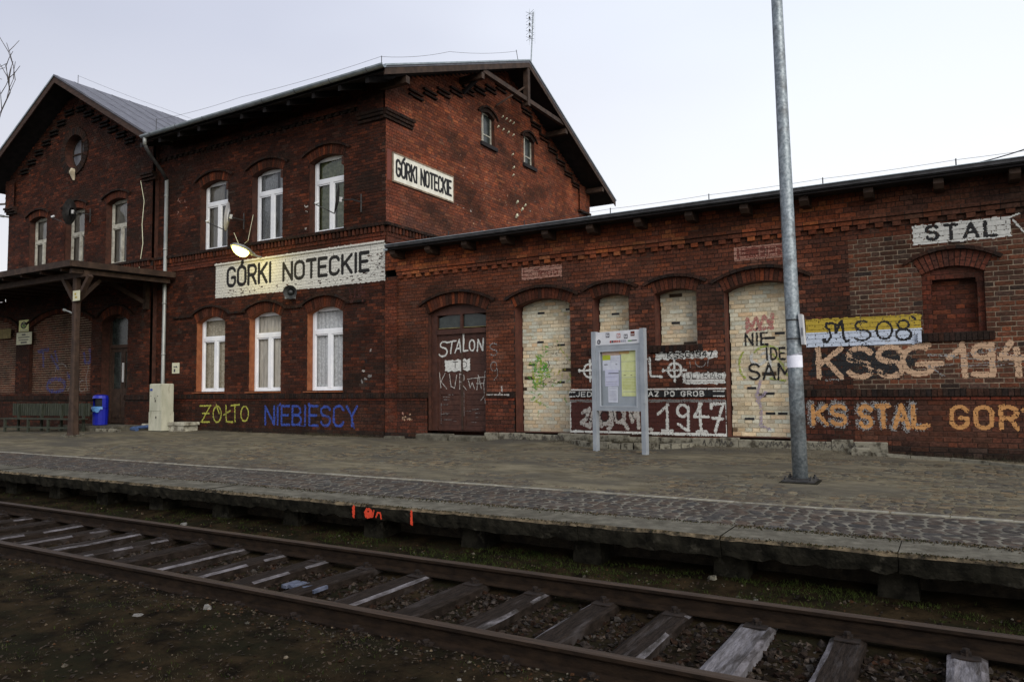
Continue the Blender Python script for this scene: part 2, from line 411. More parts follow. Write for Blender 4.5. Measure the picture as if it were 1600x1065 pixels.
class Wall:
    """bricks laid in a wall plane: u runs along it, d is out of it"""
    def __init__(s, O, U, N):
        s.O, s.U, s.N = Vector(O), Vector(U), Vector(N)
        s.br, s.back, s.rows = [], [], []
        s.clean = False
    def P(s, u, z, d):
        return s.O + s.U * u + s.N * d + Vector((0, 0, z))
    def course(s, k, z0, ch, j, ivs, d, bond, colf0, bm, jit=.0025, backm=0, drop=0.0, lift=None):
        # soot, damp and re-fired patches vary over the wall
        def colf(u, z):
            c = colf0(u, z)
            if s.clean: return c
            n1 = hn(u * .42 + 1.7, z * .75 + s.O.x + s.U.y * 5, 1.0) + .5 * hn(u * 1.3, z * 1.6, 1.0)
            n2 = hn(u * 2.6, z * .22, 1.0)
            if n1 > .25: c = lerp3(c, (.026, .016, .012), min(.62, (n1 - .25) * .9))
            elif n1 < -.35: k_ = 1 + min(.5, (-.35 - n1) * .8); c = (c[0] * k_, c[1] * k_ * .98, c[2] * k_ * .95)
            if n2 > .55 and random.random() < .5: c = lerp3(c, (.10, .075, .062), (n2 - .55) * .7)
            return c
        za, zb = z0 + j * .5, z0 + ch - j * .5
        zm = z0 + ch / 2
        L, H = .262, .131
        if bond == 'cross': pat = [L] if k % 2 == 0 else [H]; off = (L * .25 if k % 4 == 0 else -L * .25) if k % 2 == 0 else 0
        elif bond == 'flem': pat = [L, H]; off = (k % 2) * .1965
        elif bond == 'row': pat = [.078]; off = 0
        elif bond == 'head': pat = [H]; off = 0
        else: pat = [L]; off = (k % 2) * L / 2
        per = sum(pat)
        joints = []
        for a, b in ivs:
            s.back.append((a, b, z0, z0 + ch, d - .009, backm))
            n = math.floor((a - off) / per) - 1
            u = off + n * per
            i = 0
            while u < b:
                l = pat[i % len(pat)]
                ua, ub = max(u + j * .5, a), min(u + l - j * .5, b)
                full = (ub - ua) > l - j - 1e-4
                if ub - ua > .025 and random.random() >= drop:
                    dd = d + random.uniform(-jit, jit)
                    jz = random.uniform(-.0015, .0015)
                    s.br.append(((ua, za + jz, ub, za + jz, ub, zb + jz, ua, zb + jz), dd, d - .012, colf(.5 * (ua + ub), zm), full and bm, l))
                if a < u < b: joints.append(u)
                u += l; i += 1
        s.rows.append((za, zb, z0, d, sorted(set(round(q, 4) for q in joints)), j, ivs))
    def fill(s, z0, z1, incl, ch=.0795, j=.012, d=0.0, bond='cross', colf=None, bm=True, k0=0, backm=0, jit=.0025, drop=0.0):
        n = max(1, round((z1 - z0) / ch)); ch = (z1 - z0) / n
        for i in range(n):
            za = z0 + i * ch
            ivs = incl(za + ch / 2)
            if ivs: s.course(i + k0, za, ch, j, ivs, d, bond, colf, bm, jit, backm, drop)
    def quad4(s, pts, d1, d0, col):
        s.br.append((tuple(c for p in pts for c in p), d1, d0, col, False, 0))
    def build(s, parent, bmat, backmats, nind=0, name='brickwork', indiv_key=None):
        # mortar bed
        if s.back:
            mb = MB()
            for a, b, z0, z1, d, mi in s.back:
                mb.add([s.P(a, z0, d), s.P(b, z0, d), s.P(b, z1, d), s.P(a, z1, d)], [(0, 1, 2, 3)], mi)
            mb.build('mortar', backmats, parent)
        idx = list(range(len(s.br)))
        indiv = set()
        if nind:
            full = [i for i in idx if s.br[i][4]]
            full.sort(key=lambda i: (s.P(s.br[i][0][0], s.br[i][0][1], 0) - CAM).length * (1.0 if s.br[i][5] > .2 else 1.25))
            indiv = set(full[:nind])
        rest = [s.br[i] for i in idx if i not in indiv]
        if rest:
            n = len(rest)
            P4 = np.array([b[0] for b in rest]).reshape(n, 4, 2)
            d1 = np.array([b[1] for b in rest]); d0 = np.array([b[2] for b in rest])
            O, U, Nn = np.array(s.O), np.array(s.U), np.array(s.N)
            def W(p, d):
                r_ = O + p[..., 0:1] * U + d[:, None, None] * Nn
                r_ = r_ + p[..., 1:2] * np.array([0, 0, 1.0])
                return r_
            V = np.concatenate([W(P4, d1), W(P4, d0)], axis=1).reshape(-1, 3) - np.array(BASE[parent.name])
            bf = np.array([[0, 1, 2, 3], [1, 0, 4, 5], [2, 1, 5, 6], [3, 2, 6, 7], [0, 3, 7, 4]])
            F = (np.arange(n)[:, None, None] * 8 + bf[None]).reshape(-1, 4)
            me = bpy.data.meshes.new(name)
            me.from_pydata(V.tolist(), [], F.tolist())
            me.materials.append(M[bmat])
            cols = np.array([b[3] for b in rest], dtype=np.float32)
            arr = np.ones((n, 20, 4), dtype=np.float32); arr[:, :, :3] = cols[:, None, :]
            at = me.attributes.new('Col', 'FLOAT_COLOR', 'CORNER'); at.data.foreach_set('color', arr.ravel())
            ob = bpy.data.objects.new(name, me); COL.objects.link(ob)
            finish(ob, name, parent, None, None, None, 'stuff', None)
        meshes = {}
        for i in sorted(indiv):
            q, dd, dk, col, _, l = s.br[i]
            wd, ht = q[2] - q[0], q[5] - q[1]
            key = (round(wd, 3), round(ht, 3))
            if key not in meshes:
                b = .0035
                mb = MB()
                Uv, Nv, Zv = s.U, s.N, Vector((0, 0, 1))
                vs = []
                for (x, z, y) in [(0, 0, -.012), (wd, 0, -.012), (wd, ht, -.012), (0, ht, -.012), (0, 0, -b), (wd, 0, -b), (wd, ht, -b), (0, ht, -b),
                                  (b, b, 0), (wd - b, b, 0), (wd - b, ht - b, 0), (b, ht - b, 0)]:
                    vs.append(Uv * (x - wd / 2) + Zv * (z - ht / 2) + Nv * y)
                fs = [(8, 9, 10, 11)] + [(4 + a, 4 + (a + 1) % 4, 8 + (a + 1) % 4, 8 + a) for a in range(4)] + [(a, (a + 1) % 4, 4 + (a + 1) % 4, 4 + a) for a in range(4)] + [(3, 2, 1, 0)]
                me = bpy.data.meshes.new('brick')
                me.from_pydata([tuple(v) for v in vs], [], fs)
                me.materials.append(M[bmat]); setcol(me, [(1, 1, 1)] * len(fs))
                meshes[key] = me
            o = bpy.data.objects.new('brick', meshes[key])
            o.parent = parent
            o.location = s.P((q[0] + q[2]) / 2, (q[1] + q[5]) / 2, dd) - BASE[parent.name]
            o.color = (*col, 1)
            COL.objects.link(o)

# an opening with a segmental arch
class Opening:
    def __init__(s, u0, u1, zb, zs, rise, ring=.25, hood=True, mould=.11):
        s.u0, s.u1, s.zb, s.zs, s.rise, s.ring, s.hood, s.mould = u0, u1, zb, zs, rise, ring, hood, mould
        w2 = (u1 - u0) / 2
        s.uc = (u0 + u1) / 2
        s.Rr = (w2 * w2 + rise * rise) / (2 * rise)
        s.zc = zs + rise - s.Rr
        s.th = math.asin(w2 / s.Rr)
    def excl(s, z):
        if z < s.zb or z > s.zc + s.Rr + s.ring: return []
        if z <= s.zs: 
            return [(s.u0, s.u1)]
        dz = z - s.zc
        half = math.sqrt(max(0, (s.Rr + s.ring) ** 2 - dz * dz))
        half = min(half, dz * math.tan(s.th))
        half = max(half, 0)
        return [(s.uc - half, s.uc + half)]
    def arch(s, W, colf, d=.004, n=None, hd=.07, hoodcol=None, mouldext=.12, split=False):
        R0, R1 = s.Rr, s.Rr + s.ring
        n = n or max(5, round(2 * s.th * (R0 + s.ring / 2) / .082))
        g = .006 / R0
        for i in range(n):
            a0 = -s.th + 2 * s.th * i / n + g; a1 = -s.th + 2 * s.th * (i + 1) / n - g
            def pt(a, r): return (s.uc + r * math.sin(a), s.zc + r * math.cos(a))
            c = colf(s.uc, s.zs + .2)
            rs = [(R0, R1)]
            if split or s.ring > .2: 
                m = R0 + s.ring * (.5 if i % 2 else .33)
                rs = [(R0, m - .005), (m + .005, R1)] if split else [(R0, R1)]
            for ra, rb in rs:
                W.quad4([pt(a0, ra), pt(a1, ra), pt(a1, rb), pt(a0, rb)], d + random.uniform(-.002, .002), -.03, c)
        # bedding behind the voussoirs
        m = 12
        for i in range(m):
            a0 = -s.th + 2 * s.th * i / m; a1 = -s.th + 2 * s.th * (i + 1) / m
            W.archback.append([(s.uc + r * math.sin(a), s.zc + r * math.cos(a)) for a, r in ((a0, R0), (a1, R0), (a1, R1), (a0, R1))])
        if s.hood:
            Rh0, Rh1 = R1 + .004, R1 + .062
            th2 = s.th + mouldext / R1
            m = max(6, round(2 * th2 * R1 / .13))
            for i in range(m):
                a0 = -th2 + 2 * th2 * i / m + .003 / R1; a1 = -th2 + 2 * th2 * (i + 1) / m - .003 / R1
                def pt(a, r): return (s.uc + r * math.sin(a), s.zc + r * math.cos(a))
                c = hoodcol() if hoodcol else (.03, .02, .018)
                W.quad4([pt(a0, Rh0), pt(a1, Rh0), pt(a1, Rh1), pt(a0, Rh1)], hd + random.uniform(-.004, .004), 0, c)
    def reveal(s, W, depth, parent, mat, sill=True, extra=0):
        mb = MB(); P = W.P; dd = -depth
        mb.add([P(s.u0, s.zb, -.004), P(s.u0, s.zb, dd), P(s.u0, s.zs, dd), P(s.u0, s.zs, -.004)], [(0, 1, 2, 3)])
        mb.add([P(s.u1, s.zb, -.004), P(s.u1, s.zb, dd), P(s.u1, s.zs, dd), P(s.u1, s.zs, -.004)], [(3, 2, 1, 0)])
        m = 12
        for i in range(m):
            a0 = -s.th + 2 * s.th * i / m; a1 = -s.th + 2 * s.th * (i + 1) / m
            q = [(s.uc + s.Rr * math.sin(a), s.zc + s.Rr * math.cos(a)) for a in (a0, a1)]
            mb.add([P(*q[0], -.004), P(*q[1], -.004), P(*q[1], dd), P(*q[0], dd)], [(0, 1, 2, 3)])
        if sill:
            mb.add([P(s.u0, s.zb, .0), P(s.u1, s.zb, .0), P(s.u1, s.zb, dd), P(s.u0, s.zb, dd)], [(0, 1, 2, 3)])
        return mb.build('reveal', mat, parent)

def arch_backs(W, parent, mat):
    for k in range(0, len(W.archback), 12):
        mb = MB()
        for q in W.archback[k:k + 12]:
            mb.add([W.P(u, z, -.007) for u, z in q], [(0, 1, 2, 3)])
        mb.build('arch_mortar', mat, parent)

def lerp3(a, b, t): return tuple(a[i] + (b[i] - a[i]) * t for i in range(3))
def jitc(c, s=.25):
    f = 1 + random.uniform(-s, s); h = random.uniform(-.12, .12)
    return (c[0] * f * (1 + h), c[1] * f, c[2] * f * (1 - h))
# ------------------------------------------------------------------ lettering as brush strokes
def arc(cx, cy, rx, ry, a0, a1, n=12):
    return [(cx + rx * math.cos(R(a0 + (a1 - a0) * i / n)), cy + ry * math.sin(R(a0 + (a1 - a0) * i / n))) for i in range(n + 1)]
GL = {
 'G': (.72, [arc(.5, .74, .5, .26, 20, 180) + arc(.5, .26, .5, .26, 180, 360) + [(1, .46), (.58, .46)]]),
 'C': (.70, [arc(.5, .74, .5, .26, 15, 180) + arc(.5, .26, .5, .26, 180, 345)]),
 'O': (.72, [arc(.5, .74, .5, .26, 0, 180) + arc(.5, .26, .5, .26, 180, 360) + [(1, .74)]]),
 'R': (.70, [[(0, 0), (0, 1), (.55, 1)] + arc(.55, .74, .45, .26, 90, -90) + [(0, .48)], [(.5, .48), (1, 0)]]),
 'P': (.66, [[(0, 0), (0, 1), (.55, 1)] + arc(.55, .72, .45, .28, 90, -90) + [(0, .44)]]),
 'B': (.68, [[(0, 0), (0, 1), (.5, 1)] + arc(.5, .76, .42, .24, 90, -90) + [(0, .52)], [(.5, .52)] + arc(.52, .26, .48, .26, 90, -90) + [(0, 0)]]),
 'D': (.68, [[(0, 0), (0, 1), (.4, 1)] + arc(.4, .5, .6, .5, 90, -90) + [(0, 0)]]),
 'K': (.70, [[(0, 0), (0, 1)], [(1, 1), (.02, .42)], [(.32, .60), (1, 0)]]),
 'I': (.10, [[(.5, 0), (.5, 1)]]),
 'N': (.74, [[(0, 0), (0, 1), (1, 0), (1, 1)]]),
 'M': (.90, [[(0, 0), (.06, 1), (.5, .35), (.94, 1), (1, 0)]]),
 'T': (.70, [[(0, 1), (1, 1)], [(.5, 1), (.5, 0)]]),
 'E': (.62, [[(1, 1), (0, 1), (0, 0), (1, 0)], [(0, .52), (.85, .52)]]),
 'L': (.58, [[(0, 1), (0, 0), (1, 0)]]),
 'A': (.78, [[(0, 0), (.5, 1), (1, 0)], [(.2, .36), (.8, .36)]]),
 'S': (.68, [arc(.5, .75, .5, .25, 20, 270)[:-1] + arc(.5, .25, .5, .25, 90, -160)]),
 'U': (.72, [[(0, 1), (0, .3)] + arc(.5, .28, .5, .28, 180, 360) + [(1, 1)]]),
 'J': (.5, [[(1, 1), (1, .25)] + arc(.5, .25, .5, .25, 0, -170)]),
 'Y': (.72, [[(0, 1), (.5, .5), (1, 1)], [(.5, .5), (.5, 0)]]),
 'W': (.9, [[(0, 1), (.25, 0), (.5, .7), (.75, 0), (1, 1)]]),
 'H': (.7, [[(0, 0), (0, 1)], [(1, 0), (1, 1)], [(0, .5), (1, .5)]]),
 'Z': (.68, [[(0, 1), (1, 1), (0, 0), (1, 0)]]),
 '1': (.36, [[(0, .72), (.8, 1), (.8, 0)]]),
 '9': (.64, [arc(.5, .70, .5, .30, 0, 360) + [(1, .3)] + arc(.5, .25, .5, .25, 0, -150)]),
 '4': (.72, [[(.65, 0), (.65, 1), (0, .32), (1, .32)]]),
 '7': (.62, [[(0, 1), (1, 1), (.38, 0)]]),
 '8': (.64, [arc(.5, .75, .42, .25, 0, 360), arc(.5, .26, .5, .26, 0, 360)]),
 '0': (.66, [arc(.5, .5, .5, .5, 0, 360, 18)]),
 'e': (.6, [[(0, .32), (.95, .32)] + arc(.5, .3, .48, .3, 5, 320)]),
 'n': (.55, [[(0, 0), (0, .62)], [(0, .4)] + arc(.5, .34, .48, .27, 160, 0) + [(.98, 0)]]),
 'i': (.08, [[(.5, 0), (.5, .6)], [(.5, .82), (.5, .9)]]),
 '.': (.05, [[(.5, 0), (.5, .03)]]),
}
def lay(s, u0, z0, width, h, slope=0.0, gap=.28, jit=0.0, dots=True, accents=None):
    """returns polylines in metres; width is the full run, h the cap height"""
    adv = [(GL[c][0] if c in GL else .55) for c in s]
    tot = sum(adv) + gap * (len(s) - 1)
    k = width / tot
    x = 0; res = []
    for i, c in enumerate(s):
        if c in GL:
            wv = GL[c][0] * k
            jx, jz, jh = (random.uniform(-jit, jit) * h for _ in range(3))
            for pl in GL[c][1]:
                pts = []
                for (a, b) in pl:
                    uu = u0 + x + a * wv + jx * .5
                    zz = z0 + b * (h + jh * .6) + jz * .5
                    zz += slope * (uu - u0)
                    uu += math.sin(zz * 31 + i) * jit * h * .12; zz += math.sin(uu * 27 + i * 2) * jit * h * .15
                    pts.append((uu, zz))
                res.append(pts)
            if accents and i in accents:
                ax = u0 + x + wv * .5
                res.append([(ax - .04 * h, z0 + h * 1.08), (ax + .13 * h, z0 + h * 1.27)])
        x += (adv[i] + gap) * k
    return res

def rectl(u0, u1, z0, z1, c, rag=.0): return ('r', u0, u1, z0, z1, c, rag)
def strk(pls, sw, c, drop=0.0, rag=.12): return ('s', pls, sw, c, drop, rag)

def vnoise(x, y, s):
    return np.sin(x * s * 1.7 + np.sin(y * s * 2.3 + 1.3) * 1.7) * np.sin(y * s * 1.9 + np.sin(x * s * 2.1) * 1.9)

def paint(W, layers, name, label, cat, group=None, cell=.013, flat=None, off=.0045, jdrop=.75, rowsub=5, wear=0.03, hdrop=.4):
    """paint lying on the bricks: thin sheets that follow the courses; joints mostly stay bare"""
    us, zs = [], []
    for l in layers:
        if l[0] == 'r': us += [l[1], l[2]]; zs += [l[3], l[4]]
        else:
            for pl in l[1]:
                us += [p[0] for p in pl]; zs += [p[1] for p in pl]
            us += [min(us) - l[2], max(us) + l[2]]; zs += [min(zs) - l[2], max(zs) + l[2]]
    u0, u1, z0, z1 = min(us), max(us), min(zs), max(zs)
    strips = []   # za, zb, d, joints, j, ivs, isjoint
    if flat is not None:
        n = max(1, int((z1 - z0) / cell)); h = (z1 - z0) / n
        for i in range(n): strips.append((z0 + i * h, z0 + (i + 1) * h, flat, [], 0, [(u0 - 1, u1 + 1)], False))
    else:
        for (za, zb, zr, d, js, j, ivs) in W.rows:
            if zb < z0 or zr > z1: continue
            strips.append((zr - j * .5, za, d - .006, js, 0, ivs, True))
            m = max(1, round((zb - za) / cell)); h = (zb - za) / m
            for i in range(m): strips.append((za + i * h, za + (i + 1) * h, d, js, j, ivs, False))
    nu = int((u1 - u0) / cell) + 1
    ue = u0 + np.arange(nu + 1) * cell
    uc = (ue[:-1] + ue[1:]) / 2
    mats = []
    mb = {}
    V, F, MI = [], [], []
    for (za, zb, d, js, j, ivs, isj) in strips:
        zc = (za + zb) / 2
        if zc < z0 - .02 or zc > z1 + .02: continue
        top = np.full(nu, -1)
        for l in layers:
            if l[0] == 'r':
                _, a, b, c, e, col, rag = l
                wob = vnoise(uc, zc + 0 * uc, 14) * rag; wz = vnoise(uc * .9 + 3, zc + 0 * uc, 11) * rag
                mk = (uc + wob > a) & (uc + wob < b) & (zc + wz > c) & (zc + wz < e)
                if rag: mk &= (rng.random(nu) > wear)
            else:
                _, pls, sw, col, dr, rag = l
                dist = np.full(nu, 9.0)
                for pl in pls:
                    for (x0, y0), (x1, y1) in zip(pl[:-1], pl[1:]):
                        if min(y0, y1) - sw > zc or max(y0, y1) + sw < zc: continue
                        dx, dy = x1 - x0, y1 - y0
                        L2 = dx * dx + dy * dy + 1e-9
                        t = np.clip(((uc - x0) * dx + (zc - y0) * dy) / L2, 0, 1)
                        dist = np.minimum(dist, np.hypot(uc - x0 - t * dx, zc - y0 - t * dy))
                mk = dist < sw * .5 * (1 + rag * vnoise(uc, zc + 0 * uc, 37) + (0 if rag < .08 else .14 * vnoise(uc, zc + 0 * uc, 7) + .26 * (rng.random(nu) - .5)))
                if dr: mk &= (rng.random(nu) > dr)
            if not mk.any(): continue
            if col is None: top[mk] = -1; continue
            if col not in mats: mats.append(col)
            top[mk] = mats.index(col)
        if isj:
            top[rng.random(nu) < jdrop] = -1
        for q in js:
            if j: top[(np.abs(uc - q) < .0085) & (rng.random(nu) < hdrop)] = -1
        inside = np.zeros(nu, dtype=bool)
        for a, b in ivs: inside |= (uc > a) & (uc < b)
        top[~inside] = -1
        i = 0
        while i < nu:
            if top[i] < 0: i += 1; continue
            k = i
            while k + 1 < nu and top[k + 1] == top[i]: k += 1
            n = len(V)
            for p in ((ue[i], za), (ue[k + 1], za), (ue[k + 1], zb), (ue[i], zb)):
                V.append(W.P(p[0], p[1], d + off))
            F.append((n, n + 1, n + 2, n + 3)); MI.append(int(top[i]))
            i = k + 1
    b = MB(); b.v = [tuple(v) for v in V]; b.f = F; b.mi = MI; b.c = [(1, 1, 1)] * len(F)
    return b.build(name, ['P_' + m for m in mats], None, label, cat, group)
# ------------------------------------------------------------------ ground, platform, track
def ax_(x): return float(np.interp(x, [-20, -14, -8.5, -6, 0, 6, 12.5], [-.05, -.02, .06, .05, 0, 0, -.06]))
def gz(x, y):
    y_ = max(-7.3, min(0, y)); t = -y_ / 7.3
    wx = max(0, min(1, (x - 2.6) / .8)) * max(0, min(1, (11.0 - x) / 1.2))
    wy = max(0, 1 + y_ / .75)
    return ax_(x) * (1 - t) - .15 * t + .068 * wx * wy * wy * (3 - 2 * wy)
SETB = Vector((0, 0, 0))
def lerp3_(a, b, t): return tuple(a[i] + (b[i] - a[i]) * t for i in range(3))
def hn(x, y, s=1.0):
    return (math.sin(x * 3.1 * s + math.sin(y * 2.7 * s) * 1.5) * math.sin(y * 3.7 * s + math.sin(x * 1.9 * s) * 1.3))
mb = MB()
mb.add([(-1500, -1500, -.80), (1500, -1500, -.80), (1500, 1500, -.80), (-1500, 1500, -.80)], [(0, 1, 2, 3)])
mb.build('ground', 'earth', kind='structure', base=SETB)

def bedz(x, y):
    n = hn(x, y, .8) * .012 + hn(x + 5, y * 2, 2.3) * .008
    z = float(np.interp(y, [-16, -11, -9.95, -9.66, -9.58, -9.45, -8.2, -7.95, -7.6, -6.7], [-.545, -.555, -.560, -.562, -.60, -.665, -.665, -.625, -.585, -.515]))
    return z + n
def grid(name, xs, ys, zf, mat, kind='structure', parent=None):
    mb = MB()
    vs = [(x, y, zf(x, y)) for y in ys for x in xs]
    nx = len(xs)
    fs = [(j * nx + i, j * nx + i + 1, (j + 1) * nx + i + 1, (j + 1) * nx + i) for j in range(len(ys) - 1) for i in range(nx - 1)]
    mb.add(vs, fs)
    return mb.build(name, mat, parent, kind=kind, base=SETB if parent is None else None, smooth=True)
xs = sorted(set(list(np.arange(-70, -20, 2.5)) + list(np.arange(-20, 0, .5)) + list(np.arange(0, 14.5, .12)) + list(np.arange(14.5, 60, 2.5))))
ys = list(np.arange(-30, -13, 1.5)) + list(np.arange(-12.5, -6.6, .09)) + [-6.66]
grid('track_bed', xs, ys, bedz, 'earth')
pxs = sorted(set(list(np.arange(-80, -20, 5)) + list(np.arange(-20, 14.5, .2)) + list(np.arange(15, 80, 5))))
pys = list(np.arange(-6.83, .3, .14)) + [1, 3, 10, 40]
plat = grid('platform', pxs, pys, lambda x, y: gz(x, y) + (-.002 + .008 * hn(x, y, .5) + .004 * hn(x + 3, y, 1.9) if y > -5.2 else (-.018 if -6.9 < y < -5.62 else -.006)), 'dirt')
mb = MB()
mb.add([(-80, -6.78, -.8), (80, -6.78, -.8), (80, -6.78, -.16), (-80, -6.78, -.16)], [(0, 1, 2, 3)])
mb.build('retaining_face', 'soil_dark', plat)
# joint bed of the paved strip
mb = MB()
for i in range(-80, 60, 4):
    mb.add([(i, -6.82, gz(i, -6.82) - .003), (i + 4, -6.82, gz(i + 4, -6.82) - .003), (i + 4, -5.60, gz(i + 4, -5.60) - .003), (i, -5.60, gz(i, -5.60) - .003)], [(0, 1, 2, 3)])
mb.build('joint_sand', 'joint_sand', plat)
# kerb slabs and their support blocks
for k in range(-14, 3):
    x0 = 11.17 + 1.335 * k
    L = 1.335
    z = gz(x0, -7.3)
    nseg = 16
    mb = MB()
    a = MB()
    yi0 = -6.80
    ph = random.uniform(0, 6); dz = random.uniform(-.006, .006); dy = random.uniform(-.012, .012)
    prof = []
    for i in range(nseg + 1):
        x = x0 + .003 + (L - .006) * i / nseg
        e = .010 * math.sin(x * 7 + ph) + random.uniform(-.008, .008)
        b = random.uniform(-.012, .010) + (.02 if random.random() < .12 else 0)
        inn = random.uniform(-.035, .035)
        prof.append([(x, yi0 + inn, z + .008 + dz), (x, -7.30 + dy + e, z + .006 + dz), (x, -7.325 + dy + e, z - .022 + dz + random.uniform(-.006, .006)),
                     (x, -7.31 + dy + e * .5 + random.uniform(-.006, .006), z - .10), (x, -7.29 + dy + e, z - .165 + b), (x, yi0, z - .16)])
    vs = [p for q in prof for p in q]
    fs, mi = [], []
    for i in range(nseg):
        for j in range(6):
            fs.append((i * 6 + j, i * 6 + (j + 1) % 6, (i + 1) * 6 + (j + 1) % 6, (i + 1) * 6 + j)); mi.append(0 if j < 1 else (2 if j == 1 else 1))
    fs += [tuple(range(6))[::-1], tuple(nseg * 6 + j for j in range(6))]; mi += [1, 1]
    n0 = 0
    mb.v = vs; mb.f = fs; mb.mi = mi; mb.c = [(1, 1, 1)] * len(fs)
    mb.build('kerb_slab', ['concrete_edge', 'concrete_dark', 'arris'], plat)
    mb = MB()
    w2 = random.uniform(.12, .15); xo = random.uniform(-.03, .03)
    p = []
    for zz, g in ((-.66, .02), (z - .158, 0)):
        for sx, yy in ((-1, -7.08), (1, -7.08), (1, -6.72), (-1, -6.72)):
            p.append((x0 + xo + sx * (w2 + g) + random.uniform(-.008, .008), yy + random.uniform(-.01, .01) - g, zz))
    mb.hexa(p)
    mb.build('support_block', 'concrete_dark', plat)
# pale line stones along the paved strip
for k in range(-52, 27):
    x = k * .5 + random.uniform(-.01, .01)
    if x < -26: continue
    mb = MB(); w1, y1 = .027 + random.uniform(-.006, .006), -5.52 + random.uniform(-.008, .008)
    z = gz(x, -5.5)
    mb.bbox(x, x + .492, y1 - w1, y1 + w1, z - .06, z + .006 + random.uniform(-.003, .004), .006)
    mb.build('line_stone', 'line_stone', plat)
# irregular paving setts
def sett_quads(xa, xb, ya, yb, s, gap):
    nx, ny = int((xb - xa) / s), int((yb - ya) / (s * .95))
    pts = {}
    for j in range(ny + 1):
        for i in range(nx + 1):
            jx = random.uniform(-.33, .33) * s if 0 < i < nx else 0; jy = random.uniform(-.30, .30) * s if 0 < j < ny else 0
            pts[i, j] = Vector((xa + (xb - xa) * i / nx + jx + (s * .35 if j % 2 else 0) * (1 if 0 < i < nx else 0), ya + (yb - ya) * j / ny + jy, 0))
    outq = []
    for j in range(ny):
        for i in range(nx):
            q = [pts[i, j], pts[i + 1, j], pts[i + 1, j + 1], pts[i, j + 1]]
            c = sum(q, Vector()) / 4
            r_ = []
            for k in range(4):
                a, b = q[k], q[(k + 1) % 4]
                for t in (.24, .76):
                    p = a.lerp(b, t)
                    r_.append(p + (c - p).normalized() * gap * random.uniform(.7, 1.3))
            outq.append((c, r_))
    return outq
def paver_col():
    t = random.random()
    if t < .55: c = (.064, .052, .044)
    elif t < .85: c = (.050, .044, .040)
    else: c = (.088, .076, .066)
    return jitc(c, .22)
setts = sett_quads(-16, 13.4, -6.79, -5.58, .140, .0085)
if 0: setts += [q for q in sett_quads(-16, 13.4, -5.45, -3.9, .125, .011) if hn(q[0].x * .6, q[0].y, .9) + (-(q[0].y + 4.7) * .9) > random.uniform(-.1, .9)]
setts.sort(key=lambda q: (Vector((q[0].x, q[0].y, -.15)) - CAM).length)
def sett_mesh(mb, c, r_, h, col, sink):
    b = .016
    n = len(r_)
    base_ = [(p.x, p.y, gz(p.x, p.y) - .04 - sink) for p in r_]
    mid = [(p.x, p.y, gz(p.x, p.y) + h - .008 - sink) for p in r_]
    top = []
    for p in r_:
        q = p + (c - p).normalized() * b
        top.append((q.x, q.y, gz(q.x, q.y) + h - sink))
    vs = base_ + mid + top
    fs = [tuple(range(2 * n, 3 * n))] + [(i, (i + 1) % n, n + (i + 1) % n, n + i) for i in range(n)] + [(n + i, n + (i + 1) % n, 2 * n + (i + 1) % n, 2 * n + i) for i in range(n)]
    mb.add(vs, fs, 0, col)
stuffb = MB()
for i, (c, r_) in enumerate(setts):
    sink = 0 if c.y < -5.55 else .009
    h = random.uniform(.001, .005)
    if i < 290:
        m = MB(); sett_mesh(m, c, r_, h, paver_col(), sink); m.build('paving_sett', 'paver', plat)
    else: sett_mesh(stuffb, c, r_, h, paver_col(), sink)
stuffb.build('paving_setts', 'paver', plat, kind='stuff')
# worn cobbles showing through the trodden dirt
cob = MB()
def cob_col():
    return jitc(random.choice([(.105, .090, .064), (.088, .078, .060), (.125, .108, .076), (.070, .064, .054)]), .18)
for (xa, xb, ya, yb, s_) in ((3.0, 13.4, -5.44, -.8, .118), (-5.0, 3.0, -5.44, -1.6, .125)):
    for c, r_ in sett_quads(xa, xb, ya, yb, s_, .008):
        if hn(c.x * .5 + 1, c.y * .9, 1.1) + .5 * hn(c.x, c.y, 3.1) < -.55: continue
        sett_mesh(cob, c, r_, random.uniform(.0, .006), cob_col() if c.y > -5.0 else lerp3_(cob_col(), paver_col(), .5), .0015 + .005 * max(0, hn(c.x, c.y, .9)))
cob.build('worn_cobbles', 'dirt_stone', plat, kind='stuff')

# ---- the track
track = thing('railway_track', (2, -8.8, -.66), 'rusty single railway track on weathered wooden sleepers in front of the platform', 'railway track')
RT = -.445
prof = [(-.036, 0), (.036, 0), (.036, -.030), (.028, -.040), (.009, -.048), (.009, -.118), (.030, -.128), (.0625, -.138), (.0625, -.148), (-.0625, -.148), (-.0625, -.138), (-.030, -.128), (-.009, -.118), (-.009, -.048), (-.028, -.040), (-.036, -.030)]
for yc in (-8.05, -9.55):
    mb = MB()
    pr_ = [(yc + a * (1 if abs(a) < .05 else 1), RT + b) for a, b in prof]
    n = len(pr_)
    # small rounding of the head
    pr_ = [(yc - .026, RT), (yc + .026, RT), (yc + .036, RT - .008)] + pr_[2:] + [(yc - .036, RT - .008)]
    n = len(pr_)
    x0, x1 = -70, 60
    vs = [(x0, y, z) for y, z in pr_] + [(x1, y, z) for y, z in pr_]
    fs = [tuple(range(n))[::-1], tuple(range(n, 2 * n))]; mi = [0, 0]
    for i in range(n):
        fs.append((i, (i + 1) % n, n + (i + 1) % n, n + i)); mi.append(1 if i in (0, 1, n - 1) else 0)
    mb.v, mb.f, mb.mi, mb.c = vs, fs, mi, [(1, 1, 1)] * len(fs)
    mb.build('rail', ['rail', 'rail_top'], track)
sl_x = [11.57 + .012, 10.9, 10.30, 9.70, 9.12, 8.50, 7.88, 7.26, 6.64]
x = 6.64
while x > -24: x -= .62; sl_x.append(x + random.uniform(-.03, .03))
x = 11.58
for _ in range(6): x += .64; sl_x.append(x)
